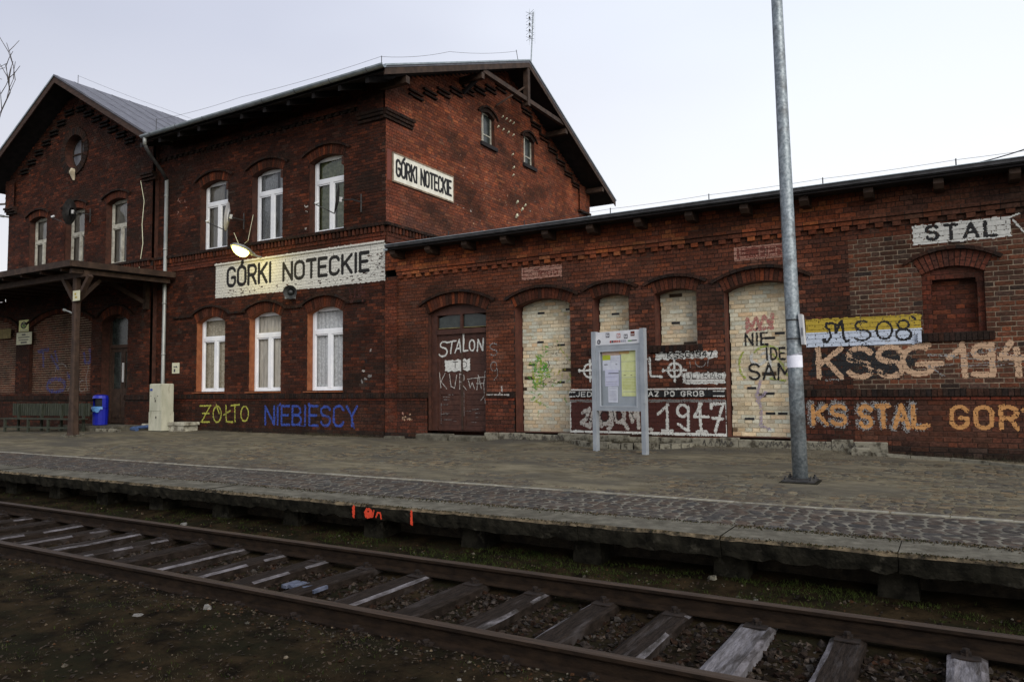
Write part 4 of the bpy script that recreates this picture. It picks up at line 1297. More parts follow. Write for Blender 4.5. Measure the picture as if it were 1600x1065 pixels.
rowlock(Wr, -21, dO.u0, .90, 1.045, .09, lambda u, z: c_dark()); rowlock(Wr, dO.u1, -8.86, .90, 1.045, .09, lambda u, z: c_dark())
Wr.back.append((-21, dO.u0, .86, .9, .04, 0)); Wr.back.append((dO.u1, -8.86, .86, .9, .04, 0))
Wr.fill(1.045, 4.72, rinc, colf=c_front)
Wr.fill(4.72, 4.90, lambda z: [(-17.4, -8.86)], d=.04, colf=c_front, bond='str')
for i in range(0, 65):
    u = -17.38 + i * .13
    Wr.br.append(((u + .01, 4.905, u + .075, 4.905, u + .075, 5.045, u + .01, 5.045), .10, -.01, c_ring(), False, 0))
Wr.back.append((-17.4, -8.86, 4.90, 5.05, .03, 0))
rowlock(Wr, -17.4, -8.86, 5.05, 5.13, .13, lambda u, z: c_dark(), step=.13)
Wr.fill(5.13, 11.2, rinc, colf=c_front)
for (a, b) in ((-17.44, -16.86), (-9.40, -8.82)):
    Wr.fill(7.75, 8.72, lambda z: [(a, b)], d=.12, colf=c_front, bm=False)
    for (za, zb, dd) in ((7.67, 7.75, .17), (7.59, 7.67, .13), (7.51, 7.59, .07)):
        rowlock(Wr, a - .03, b + .03, za, zb, dd, lambda u, z: c_dark(), step=.13)
for sgn in (-1, 1):
    for k in range(7):
        uc, zc = -13.25 + sgn * (.34 + .46 * k), 10.42 - .262 * k
        for q in (0, .12):
            Wr.br.append(((uc - .24, zc + q, uc - .01, zc + q, uc - .01, zc + q + .055, uc - .24, zc + q + .055), .08, -.01, (.012, .010, .009), False, 0))
            Wr.br.append(((uc + .01, zc + q, uc + .24, zc + q, uc + .24, zc + q + .055, uc + .01, zc + q + .055), .08, -.01, (.012, .010, .009), False, 0))
for i in range(36):
    a0, a1 = 2 * math.pi * (i + .06) / 36, 2 * math.pi * (i + .94) / 36
    Wr.quad4([(rw.u + r_ * math.cos(a), rw.z + r_ * math.sin(a)) for a, r_ in ((a0, .56), (a1, .56), (a1, .80), (a0, .80))][::-1], .04, -.03, c_dark())
for o in RU + [bA, bB, dO]: o.arch(Wr, c_ring, hoodcol=c_dark)
Wr.build(ris, 'brick', ['mortar_dark'], nind=300)
arch_backs(Wr, ris, 'mortar_dark')
for o in RU:
    o.reveal(Wr, .22, ris, 'reveal')
    window_pvc(Wr, ris, o.u0 + .01, o.u1 - .01, 5.14, 7.21, .20, mat='old_white', tr=.60, fr=.07, both=False, curt='curtain')
# round window
mb = MB(); n = 28
for i in range(n):
    a0, a1 = 2 * math.pi * i / n, 2 * math.pi * (i + 1) / n
    q = [(rw.u + .56 * math.cos(a), rw.z + .56 * math.sin(a)) for a in (a0, a1)]
    mb.add([Wr.P(*q[0], .03), Wr.P(*q[1], .03), Wr.P(*q[1], -.28), Wr.P(*q[0], -.28)], [(0, 1, 2, 3)])
mb.build('reveal', 'reveal', ris)
mb = MB()
for i in range(n):
    a0, a1 = 2 * math.pi * i / n, 2 * math.pi * (i + 1) / n
    mb.add([Wr.P(rw.u + r_ * math.cos(a), rw.z + r_ * math.sin(a), -.22) for a, r_ in ((a0, .50), (a1, .50), (a1, .56), (a0, .56))], [(0, 1, 2, 3)])
mb.wbox(Wr, rw.u - .02, rw.u + .02, rw.z - .5, rw.z + .5, -.25, -.21); mb.wbox(Wr, rw.u - .5, rw.u - .02, rw.z - .02, rw.z + .02, -.25, -.21); mb.wbox(Wr, rw.u + .02, rw.u + .5, rw.z - .02, rw.z + .02, -.25, -.21)
rwin = mb.build('round_window', 'wood_brown', ris)
mb = MB(); mb.add([Wr.P(rw.u + .5 * math.cos(2 * math.pi * i / n), rw.z + .5 * math.sin(2 * math.pi * i / n), -.24) for i in range(n)], [tuple(range(n))])
mb.build('pane', pmat('milky_glass', (.10, .105, .12), (.15, .155, .17), scale=3, rough=.3), rwin)
mb = MB()
mb.tube([Wr.P(rw.u + .02, rw.z - .60, .05), Wr.P(rw.u + .0, rw.z - .72, .07), Wr.P(rw.u + .03, rw.z - .98, .03)], [.08, .11, .03], 7)
mb.build('broken_plaster', 'mortar_cream', ris)
# bricked-up arches at ground level
for o in (bA, bB):
    Wi = Wall((0, -.12 + .10, 0), Xv, FN); Wi.archback = []
    Wi.fill(1.045, 3.80, lambda z: [(o.u0, o.u1)], colf=c_old, j=.024, bond='flem', bm=False)
    Wi.build(ris, 'brick', ['mortar_light'], name='infill_brickwork')
    o.reveal(Wr, .10, ris, 'reveal')
    if o is bB: W_infB = Wi
# side entrance
dO.reveal(Wr, .30, ris, 'reveal', sill=False)
mb = MB()
mb.wbox(Wr, dO.u0, dO.u0 + .07, .16, 3.56, -.36, -.26); mb.wbox(Wr, dO.u1 - .07, dO.u1, .16, 3.56, -.36, -.26)
mb.wbox(Wr, dO.u0 + .07, dO.u1 - .07, 2.52, 2.62, -.36, -.25); mb.wbox(Wr, dO.u0 + .07, dO.u1 - .07, 3.46, 3.56, -.36, -.26)
fr_ = mb.build('door_frame', 'wood_dark', ris)
mb = MB(); mb.add([Wr.P(dO.u0 + .07, 2.62, -.31), Wr.P(dO.u1 - .07, 2.62, -.31), Wr.P(dO.u1 - .07, 3.46, -.31), Wr.P(dO.u0 + .07, 3.46, -.31)], [(0, 1, 2, 3)])
mb.build('pane', 'pane_dirty', fr_)
um = (dO.u0 + dO.u1) / 2
for a, b in ((dO.u0 + .07, um - .005), (um + .005, dO.u1 - .07)):
    mb = MB()
    mb.wbox(Wr, a, b, .17, 1.25, -.35, -.30); mb.wbox(Wr, a + .09, b - .09, .35, 1.05, -.30, -.28)
    mb.wbox(Wr, a, a + .1, 1.25, 2.51, -.35, -.30); mb.wbox(Wr, b - .1, b, 1.25, 2.51, -.35, -.30); mb.wbox(Wr, a + .1, b - .1, 2.40, 2.51, -.35, -.30)
    lf = mb.build('door_leaf', 'wood_brown', ris)
    m = MB(); m.add([Wr.P(a + .1, 1.25, -.33), Wr.P(b - .1, 1.25, -.33), Wr.P(b - .1, 2.40, -.33), Wr.P(a + .1, 2.40, -.33)], [(0, 1, 2, 3)]); m.build('pane', 'pane_dirty', lf)
mb = MB(); mb.wbox(Wr, um + .03, um + .06, 1.45, 2.05, -.30, -.25); mb.build('door_handle', 'white_plastic', ris)
mb = MB(); mb.box(-12.1, -9.0, -1.05, -.13, -.05, .16); mb.build('door_step', 'concrete_edge', ris)
mb = MB(); mb.box(-12.0, -9.3, .30, .7, 0, 3.7); mb.build('dark_interior', 'dark_room', ris)
# left side and roof
mb = MB(); mb.add([(-17.4, -.12, 4.3), (-17.4, .8, 4.3), (-17.4, .8, 9.0), (-17.4, -.12, 9.0)], [(0, 1, 2, 3)])
mb.build('side_wall', 'reveal', ris)
mb = MB(); mb.add([(-8.86, -.12, 0), (-8.86, .05, 0), (-8.86, .05, 8.7), (-8.86, -.12, 8.7)], [(0, 1, 2, 3)]); mb.build('side_wall', 'reveal', ris)
mb = MB(); mb.box(-21, -17.42, .15, 8, 0, 4.3)
mb.build('rear_walls', 'reveal', ris)
SY0, SY1, RX, RZ, EX, EZ = -.85, 9.5, -13.2, 11.45, 5.02, 8.58
for sgn in (-1, 1):
    y = SY0
    while y < SY1:
        y2 = min(y + .64, SY1)
        mb = MB(); dzz = random.uniform(-.004, .004)
        mb.hexa([(RX, y, RZ - .035), (RX + sgn * EX, y, EZ - .035), (RX + sgn * EX, y2 - .006, EZ - .035), (RX, y2 - .006, RZ - .035),
                 (RX, y, RZ + dzz), (RX + sgn * EX, y, EZ + dzz), (RX + sgn * EX, y2 - .006, EZ + dzz), (RX, y2 - .006, RZ + dzz)])
        mb.hexa([(RX, y2 - .02, RZ), (RX + sgn * EX, y2 - .02, EZ), (RX + sgn * EX, y2, EZ), (RX, y2, RZ), (RX, y2 - .02, RZ + .013), (RX + sgn * EX, y2 - .02, EZ + .013), (RX + sgn * EX, y2, EZ + .013), (RX, y2, RZ + .013)])
        mb.build('roof_sheet', 'roof_metal', ris)
        y = y2
mb = MB()
mb.prism_y([(RX, RZ - .14), (RX + EX - .03, EZ - .14), (RX + EX - .03, EZ - .04), (RX, RZ - .04), (RX - EX + .03, EZ - .04), (RX - EX + .03, EZ - .14)], SY0 + .05, SY1 - .05)
mb.build('soffit', 'soffit', ris)
for sgn in (-1, 1):
    mb = MB()
    mb.hexa([(RX, SY0 - .02, RZ - .24), (RX + sgn * EX, SY0 - .02, EZ - .24), (RX + sgn * EX, SY0 + .02, EZ - .24), (RX, SY0 + .02, RZ - .24),
             (RX, SY0 - .02, RZ - .04), (RX + sgn * EX, SY0 - .02, EZ - .04), (RX + sgn * EX, SY0 + .02, EZ - .04), (RX, SY0 + .02, RZ - .04)])
    mb.build('verge_board', 'wood_dark', ris)
    mb = MB()
    mb.hexa([(RX, SY0 - .05, RZ - .03), (RX + sgn * (EX + .02), SY0 - .05, EZ - .04), (RX + sgn * (EX + .02), SY0 + .1, EZ - .04), (RX, SY0 + .1, RZ - .03),
             (RX, SY0 - .05, RZ + .025), (RX + sgn * (EX + .02), SY0 - .05, EZ + .025), (RX + sgn * (EX + .02), SY0 + .1, EZ + .025), (RX, SY0 + .1, RZ + .025)])
    mb.build('verge_flashing', 'gutter' if sgn < 0 else 'roof_metal', ris)
mb = MB(); mb.box(-17.0, -9.2, .7, 9, 8.1, 8.6); mb.build('ceiling', 'dark_room', ris)

# ================================================================== low single-storey wing on the right
wing = thing('low_brick_wing', (8, 4.5, 0), 'long low brick wing with bricked-up openings and an overhanging roof', 'station building')
Ww = Wall((0, 0, 0), Xv, FN); Ww.archback = []
WR = 16.5
oD = Opening(1.25, 2.83, .19, 2.84, .19, .26, True, .11)
o1 = Opening(3.56, 4.87, .20, 2.85, .15, .22, True)
o2 = Opening(5.38, 6.15, 1.90, 2.90, .08, .22, True)
o3 = Opening(6.68, 7.50, 1.90, 2.90, .08, .22, True)
o4 = Opening(8.01, 9.32, .20, 2.85, .15, .22, True)
oB = Opening(11.20, 12.06, 1.93, 2.88, .11, .26, True)
WO = [oD, o1, o2, o3, o4, oB]
JX = 10.13
def exlow(z): return [(o.u0, o.u1) for o in (oD, o1, o4)]
Ww.fill(-.12, .12, lambda z: sub_iv([(0.02, 2.85), (10.5, WR)], [(oD.u0, oD.u1)]), d=.07, colf=lambda u, z: c_dark())
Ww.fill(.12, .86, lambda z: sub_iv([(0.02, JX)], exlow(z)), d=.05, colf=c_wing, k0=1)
Ww.fill(.12, .86, lambda z: [(JX, WR)], d=.05, colf=lambda u, z: lerp3(c_wing(u, z), c_repair(u, z), .5), k0=1, j=.014, backm=1, bond='flem')
Ww.fill(.86, .92, lambda z: sub_iv([(0.02, WR)], exlow(z)), d=.065, colf=lambda u, z: jitc((.15, .04, .025), .2), bond='str', ch=.06)
for a, b in ((.02, oD.u0), (oD.u1, o1.u0), (o1.u1, o4.u0), (o4.u1, WR)):
    rowlock(Ww, a, b, .92, 1.045, .095, lambda u, z: c_dark())
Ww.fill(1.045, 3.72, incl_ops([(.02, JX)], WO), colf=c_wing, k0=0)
Ww.fill(1.045, 3.56, incl_ops([(JX, WR)], WO), colf=c_repair, k0=0, bond='flem', j=.016, backm=2)
Ww.fill(3.56, 3.72, lambda z: [(JX, WR)], colf=c_wing)
Ww.fill(.12, 3.72, lambda z: [(.02, .37)], d=.055, colf=lambda u, z: jitc((.115, .034, .02), .25), bm=False)
dentils(Ww, .42, WR, 3.72, 3.80, .05, c_wing); Ww.fill(3.72, 3.80, lambda z: [(.02, WR)], d=.0, colf=lambda u, z: lerp3(c_wing(u, z), c_dark(), .5), bm=False)
Ww.fill(3.80, 3.88, lambda z: [(.37, WR)], d=.055, colf=c_wing, bond='str')
Ww.fill(3.88, 3.945, lambda z: [(.37, WR)], d=.085, colf=c_wing, bond='str', ch=.065)
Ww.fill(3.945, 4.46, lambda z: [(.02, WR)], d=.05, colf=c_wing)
for o in WO: o.arch(Ww, (lambda u, z: c_ring()) if o is not oB else (lambda u, z: jitc(random.choice([(.13, .04, .026), (.09, .032, .022)]), .2)), hoodcol=c_dark, split=(o is oB))
for a, b, z0_, z1_ in ((5.30, 6.24, 1.77, 1.90), (6.57, 7.60, 1.77, 1.90), (11.10, 12.16, 1.79, 1.93)):
    rowlock(Ww, a, b, z0_, z1_, .045, lambda u, z: c_dark())
Ww.build(wing, 'brick', ['mortar_dark', 'mortar_red', 'mortar_light'], nind=300)
arch_backs(Ww, wing, 'mortar_dark')
for o in (oD, o1, o2, o3, o4):
    o.reveal(Ww, .34 if o is not oD else .17, wing, pmat('painted_reveal', (.060, .020, .014), (.10, .033, .021), scale=6, rough=.75) if o is o1 else ('reveal' if o is oD else bpy.data.materials['painted_reveal']))
# cream infill masonry
infill = []
for o in (o1, o2, o3, o4):
    Wi = Wall((0, .30, 0), Xv, FN); Wi.clean = True
    a0_, b0_ = o.u0 + .012, o.u1 - .012
    Wi.fill(o.zb + .0, o.zs + o.rise + .02, lambda z: [(a0_ + random.uniform(0, .022), b0_ - random.uniform(0, .022))], colf=c_cream, j=.013, ch=.078, bond='cross', bm=False, backm=0, jit=.004, drop=.004)
    Wi.br = [q if random.random() > .006 else (q[0], -.012, q[2], q[3], q[4], q[5]) for q in Wi.br]
    Wi.build(wing, 'brick_cream', ['mortar_cream'], name='infill_brickwork')
    infill.append(Wi)
# black patches on the face paint the shade inside a few knocked-out bricks
for (u, z, W_) in ((4.05, 2.72, infill[0]), (4.02, 2.10, infill[0]), (4.52, 2.02, infill[0]), (3.80, 1.62, infill[0]), (4.50, 1.24, infill[0]), (4.72, 2.76, infill[0]),
                   (8.76, 1.98, infill[3]), (8.93, 2.06, infill[3]), (8.72, .98, infill[3]), (8.35, .52, infill[3]), (8.93, .62, infill[3]), (8.72, .62, infill[3]), (8.40, 1.08, infill[3]), (5.75, 2.6, infill[1]), (7.0, 2.35, infill[2])):
    mb = MB(); mb.wbox(W_, u - .075 - random.uniform(0, .03), u + .075, z - .022, z + .02, -.01, .0075); mb.build('hole_shade_patch', 'black', wing)
# blind window panel
Wb = Wall((0, .055, 0), Xv, FN); Wb.archback = []
oBi = Opening(11.33, 11.96, 1.93, 2.74, .07, .0, False)
def c_panel(u, z): return jitc(random.choice([(.11, .032, .020), (.13, .037, .022), (.09, .028, .019)]), .12)
Wb.fill(1.93, 3.02, lambda z: sub_iv([(11.18, 12.08)], oBi.excl(z)), colf=c_panel, bm=False)
Wb.build(wing, 'brick', ['mortar_red'], name='panel_brickwork')
Wc = Wall((0, .19, 0), Xv, FN)
Wc.fill(1.93, 2.85, lambda z: [(11.3, 12.0)], colf=lambda u, z: jitc(random.choice([(.12, .035, .022), (.075, .026, .018), (.16, .05, .028)]), .2), bm=False)
Wc.build(wing, 'brick', ['mortar_red'], name='panel_brickwork')
oB.reveal(Ww, .05, wing, 'reveal'); oBi.reveal(Wb, .13, wing, 'reveal')
# footing blocks, limewashed
x = 2.86
while x < 10.45:
    L = random.uniform(.30, .62)
    if random.random() < .94:
        mb = MB(); t = random.uniform(.16, .205); yo = random.uniform(-.16, -.12)
        mb.bbox(x + .004, x + L - .006, yo, -.0, -.1, t, .012); mb.build('footing_block', 'plinth_block', wing)
    x += L
for (a, b, h) in ((.12, .62, .05), (1.15, 2.0, .13), (2.05, 2.9, .11)):
    mb = MB(); mb.bbox(a, b, -.34 if a > 1 else -.22, -.02, -.1, h, .02); mb.build('door_step' if a > 1 else 'step_stone', 'concrete_edge', wing)
# boarded double door
FD = -.12
mb = MB()
mb.wbox(Ww, 1.26, 1.42, .19, 3.03, FD - .10, FD); mb.wbox(Ww, 2.76, 2.83, .19, 3.03, FD - .10, FD)
mb.wbox(Ww, 1.42, 2.76, 2.36, 2.47, FD - .10, FD + .02); mb.wbox(Ww, 1.42, 2.76, 2.80, 3.03, FD - .10, FD)
mb.wbox(Ww, 2.06, 2.12, 2.47, 2.80, FD - .10, FD)
fr_ = mb.build('door_frame', 'door_brown', wing)
for a, b in ((1.44, 2.05), (2.13, 2.75)):
    mb = MB(); n = 10
    vs = [Ww.P(a, 2.50, FD - .05), Ww.P(b, 2.50, FD - .05)]
    up = [(b + (a - b) * i / n) for i in range(n + 1)]
    for u in up:
        t = abs(u - 2.09) / .68; vs.append(Ww.P(u, 2.83 - .10 * t * t, FD - .05))
    mb.add(vs, [tuple(range(len(vs)))]); mb.build('pane', 'pane_dirty', fr_)
    # putty edge
    m = MB(); m.tube([Ww.P(q[0], q[1], FD - .04) for q in ((a, 2.50), (b, 2.50))], .010, 4); m.build('putty_bead', 'yellow_plank', fr_)
for a, b in ((1.42, 2.085), (2.095, 2.76)):
    mb = MB(); st = .075
    mb.wbox(Ww, a, a + st, .20, 2.36, FD - .09, FD - .03); mb.wbox(Ww, b - st, b, .20, 2.36, FD - .09, FD - .03)
    mb.wbox(Ww, a + st, b - st, .20, .30, FD - .09, FD - .035); mb.wbox(Ww, a + st, b - st, 1.0, 1.07, FD - .09, FD - .032); mb.wbox(Ww, a + st, b - st, 2.26, 2.36, FD - .09, FD - .035)
    lf = mb.build('door_leaf', 'door_brown', wing)
    z = .30
    while z < .99:
        m = MB(); m.wbox(Ww, a + st, b - st, z + .003, min(z + .115, 1.0) - .003, FD - .085, FD - .045 + random.uniform(-.006, .004)); m.build('board', 'door_brown', lf); z += .116
    z = 1.07
    while z < 2.25:
        m = MB(); m.wbox(Ww, a + st, b - st, z + .002, min(z + .149, 2.26) - .002, FD - .085, FD - .042 + random.uniform(-.002, .002)); m.build('board', 'door_brown', lf); z += .149
mb = MB(); mb.wbox(Ww, 2.07, 2.11, .22, 2.34, FD - .03, FD - .015); mb.build('cover_strip', 'wood_brown', wing)
# body and roof
mb = MB(); mb.box(.2, WR, .60, 9.0, -.1, 4.42); mb.add([(WR, 0, 0), (WR, .6, 0), (WR, .6, 4.4), (WR, 0, 4.4)], [(0, 1, 2, 3)])
mb.build('rear_walls', 'reveal', wing)
mb = MB(); mb.prism_x([(-.55, 4.36), (9.3, 5.10), (9.3, 5.16), (-.55, 4.42)], .46, WR + .5); mb.build('roof', 'roof_felt', wing)
mb = MB(); mb.prism_x([(-.52, 4.325), (.5, 4.40), (.5, 4.43), (-.52, 4.355)], .48, WR + .4); mb.build('soffit', 'soffit', wing)
mb = MB(); mb.box(.45, WR + .5, -.585, -.553, 4.375, 4.430); mb.build('fascia', 'roof_felt', wing)
mb = MB(); mb.box(.44, WR + .52, -.60, -.50, 4.432, 4.444)
mb.box(.02, .46, -.12, .5, 4.42, 4.46); mb.build('drip_edge', 'gutter', wing)
for k in range(16):
    x = .56 + .995 * k
    if x > WR: break
    mb = MB(); w2 = .072
    mb.prism_x([(.05, 4.17), (-.36, 4.17), (-.44, 4.24), (-.44, 4.322), (.05, 4.36)], x - w2, x + w2)
    mb.build('rafter_end', 'wood_brown', wing)
ORD = ['first', 'second', 'third', 'fourth', 'fifth', 'sixth', 'seventh', 'eighth', 'ninth', 'tenth']
# ================================================================== canopy over the side entrance
can = thing('platform_canopy', (-13, -1.5, 0), 'dark brown wooden canopy on a post over the entrance at far left', 'canopy')
mb = MB(); mb.hexa([(-21, -3.05, 4.44), (-7.95, -3.05, 4.44), (-7.95, -.10, 4.50), (-21, -.10, 4.50), (-21, -3.05, 4.53), (-7.95, -3.05, 4.53), (-7.95, -.10, 4.60), (-21, -.10, 4.60)])
mb.build('roof', 'roof_felt', can)
mb = MB(); mb.box(-21, -7.93, -3.09, -3.055, 4.40, 4.56); mb.build('fascia_board', 'wood_brown', can)
mb = MB(); mb.hexa([(-7.945, -3.05, 4.40), (-7.91, -3.05, 4.40), (-7.91, -.05, 4.46), (-7.945, -.05, 4.46), (-7.945, -3.05, 4.56), (-7.91, -3.05, 4.56), (-7.91, -.05, 4.62), (-7.945, -.05, 4.62)])
mb.build('fascia_board', 'wood_brown', can)
mb = MB(); mb.beam((-8.12, -2.95, 4.31), (-8.12, -.12, 4.36), .12, .12); mb.build('beam', 'wood_brown', can)
mb = MB(); mb.beam((-21, -2.6, 4.26), (-8.0, -2.6, 4.26), .14, .16); mb.build('beam', 'wood_brown', can)
for k in range(13):
    x = -20.5 + k * 1.0
    mb = MB(); mb.beam((x, -3.0, 4.38), (x, -.12, 4.44), .09, .10); mb.build('rafter', 'wood_dark', can)
# posts
for x in (-8.45, -14.6):
    if x < -14: continue
    mb = MB()
    sec = [(0.02, .125), (.10, .115), (.6, .10), (2.9, .078), (3.0, .085), (4.18, .08)]
    vs = []
    for z, r_ in sec:
        c = r_ * .35
        vs += [(x - r_ + c, -2.6 - r_, z), (x + r_ - c, -2.6 - r_, z), (x + r_, -2.6 - r_ + c, z), (x + r_, -2.6 + r_ - c, z), (x + r_ - c, -2.6 + r_, z), (x - r_ + c, -2.6 + r_, z), (x - r_, -2.6 + r_ - c, z), (x - r_, -2.6 - r_ + c, z)]
    fs = [(i * 8 + j, i * 8 + (j + 1) % 8, (i + 1) * 8 + (j + 1) % 8, (i + 1) * 8 + j) for i in range(len(sec) - 1) for j in range(8)]
    mb.add(vs, fs)
    mb.build('post', 'wood_brown', can)
    for dx in (-.62, .62):
        m = MB(); m.beam((x + dx * .08, -2.6, 3.55), (x + dx, -2.6, 4.20), .10, .12, up=(0, 1, 0)); m.build('brace', 'wood_brown', can)
    m = MB(); m.beam((x, -2.55, 3.60), (x, -2.0, 4.20), .10, .12, up=(1, 0, 0)); m.build('brace', 'wood_brown', can)
mb = MB(); mb.box(-9.16, -9.02, -.26, -.13, 3.60, 4.40); mb.build('wall_post', 'wood_brown', can)
mb = MB(); mb.beam((-9.09, -.24, 3.80), (-9.85, -.9, 4.40), .11, .12); mb.build('brace', 'wood_brown', can)
for i in range(9):
    a = i / 9 * 6.28
    mb = MB(); r_ = random.uniform(.04, .07); x, y = -8.45 + .22 * math.cos(a), -2.6 + .22 * math.sin(a); z = gz(x, y)
    mb.bbox(x - r_, x + r_, y - r_ * .8, y + r_ * .8, z - .02, z + random.uniform(.04, .08), .02, c=(.9, .9, .9)); mb.build('stone', 'concrete_edge', can)

# ------------------------------------------------------------------ bench
bench = thing('bench', (-12.1, -1.4, 0), 'faded green slatted bench against the bricked-up arches under the canopy', 'bench')
bd = Vector((3.75, .32, 0)); bL = bd.length; bd.normalize(); bn = Vector((bd.y, -bd.x, 0)); bo = Vector((-14.0, -1.45, -.01))
def BP(u, v, z): p = bo + bd * u + bn * v; return (p.x, p.y, p.z + z)
def bbx(mb, u0, u1, v0, v1, z0, z1): return mb.hexa([BP(u0, v0, z0), BP(u1, v0, z0), BP(u1, v1, z0), BP(u0, v1, z0), BP(u0, v0, z1), BP(u1, v0, z1), BP(u1, v1, z1), BP(u0, v1, z1)])
for k in range(36):
    u = .02 + k * (bL - .04) / 36
    mb = MB(); bbx(mb, u, u + .072, -.04, -.015, .46, .83 + random.uniform(-.006, .006)); mb.build('back_slat', 'bench_green', bench)
for z in (.54, .76):
    mb = MB(); bbx(mb, 0, bL, -.075, -.04, z - .03, z + .03); mb.build('back_rail', 'bench_green', bench)
for k in range(4):
    mb = MB(); bbx(mb, .05, bL - .05, .02 + k * .11, .11 + k * .11, .36, .39); mb.build('seat_slat', 'bench_green', bench)
for u in (.35, 1.5, 2.45, bL - .30):
    for v in (-.02, .38):
        mb = MB(); bbx(mb, u, u + .06, v, v + .06, -.02, .36 if v > 0 else .8); mb.build('leg', 'bench_green', bench)
mb = MB(); bbx(mb, .3, bL - .25, .395, .43, .10, .15); mb.build('stretcher', 'bench_green', bench)

# ------------------------------------------------------------------ litter bin
bx, by, bz = -10.42, -.72, .16
mb = MB()
n = 14
def binring(r_, z, flat=.0): return [(bx + r_ * 1.05 * math.cos(2 * math.pi * i / n), by + r_ * .85 * math.sin(2 * math.pi * i / n), z) for i in range(n)]
rings = [(.20, 0), (.225, .02), (.245, .50), (.255, .52)]
vs = []; 
for r_, z in rings: vs += binring(r_, bz + z)
fs = [(i * n + j, i * n + (j + 1) % n, (i + 1) * n + (j + 1) % n, (i + 1) * n + j) for i in range(len(rings) - 1) for j in range(n)] + [tuple(range(n))[::-1]]
mb.add(vs, fs)
bn_ = thing('litter_bin', (bx, by, bz), 'bright blue plastic litter bin with a pale blue bag by the side entrance', 'litter bin')
mb.build('bin_body', 'blue_bin', bn_, smooth=False)
mb = MB()
vs = []; rr = [(.245, .52), (.25, .80), (.22, .88), (.12, .91)]
for r_, z in rr: vs += binring(r_, bz + z)
fs = []
for i in range(len(rr) - 1):
    for j in range(n):
        if i == 0 and j in (9, 10, 11, 12, 8): continue
        fs.append((i * n + j, i * n + (j + 1) % n, (i + 1) * n + (j + 1) % n, (i + 1) * n + j))
fs.append(tuple((len(rr) - 1) * n + j for j in range(n)))
mb.add(vs, fs); mb.build('hood', 'blue_bin', bn_)
mb = MB(); mb.box(bx - .2, bx + .2, by - .05, by + .14, bz + .5, bz + .86); mb.build('liner', 'black', bn_)
mb = MB()
vs = []
for i in range(13):
    a = math.pi * 1.02 + math.pi * i / 12 * .85
    for r_, z in ((.235, .56), (.272, .535), (.282, .43 - .05 * math.sin(i * .9) - .03 * math.sin(i * 2.1))):
        vs.append((bx + r_ * 1.05 * math.cos(a), by + r_ * .85 * math.sin(a), bz + z))
fs = [(i * 3 + j, i * 3 + j + 1, (i + 1) * 3 + j + 1, (i + 1) * 3 + j) for i in range(12) for j in range(2)]
mb.add(vs, fs); mb.build('bin_bag', 'bag', bn_, smooth=True)

# ------------------------------------------------------------------ electric cabinet and bits beside it
cab = thing('electric_cabinet', (-7.72, -.56, .05), 'tall pale grey electric cabinet at the foot of the downpipe', 'electric cabinet')
mb = MB(); mb.bbox(-8.0, -7.42, -.76, -.38, .05, .55, .004); mb.bbox(-7.99, -7.43, -.75, -.39, .55, 1.36, .02); mb.box(-8.0, -7.42, -.76, -.38, .553, .566); mb.build('housing', 'cabinet', cab)
mb = MB(); mb.box(-7.96, -7.46, -.763, -.75, .60, 1.31); mb.build('door', 'cabinet', cab)
mb = MB(); mb.box(-7.94, -7.84, -.77, -.762, 1.16, 1.22); mb.build('label', 'P_blue', cab)
for (x, z, s) in ((-7.72, .95, .02), (-7.70, .88, .03), (-7.66, .42, .03), (-7.90, 1.02, .012), (-7.60, 1.02, .012)):
    mb = MB(); mb.box(x - s * .5, x + s * .5, -.775, -.764 if z > .6 else -.761, z - s, z + s); mb.build('mark', 'P_dark_ink', cab)
mb = MB(); mb.bbox(-7.40, -6.74, -.55, -.10, .02, .20, .015); mb.bbox(-7.40, -6.66, -.58, -.10, .20, .28, .012)
mb.build('step_block', 'concrete_white', None, 'white painted concrete step between the electric cabinet and the yellow graffiti', 'step')
mb = MB(); mb.bbox(-8.72, -8.06, -.50, -.14, .12, .22, .015); mb.build('stone_slab', 'concrete_white', None, 'whitish slab lying left of the electric cabinet', 'slab')
mb = MB(); mb.tube([(-8.75, -.75, .10), (-8.05, -.68, .16)], .05, 8); mb.tube([(-8.85, -.72, .08), (-8.4, -.85, .07)], .055, 8)
mb.build('pipe_scrap', pmat('blue_scrap', (.03, .06, .14), (.06, .10, .20), scale=8, rough=.5), None, 'short blue pipe lying on the ground beside the electric cabinet', 'pipe')
for i in range(9):
    x = -9.75 + i * .13 + random.uniform(-.03, .03); s = random.uniform(.04, .07)
    mb = MB(); mb.bbox(x - s, x + s, -1.15 - s, -1.15 + s * .6, gz(x, -1.1) - .02, gz(x, -1.1) + s * 1.4, .015)
    mb.build('rubble_stone', 'plinth_block', None, 'rubble lump below the side entrance step, ' + ORD[i] + ' from the left', 'stone', 'rubble lumps below the side entrance')

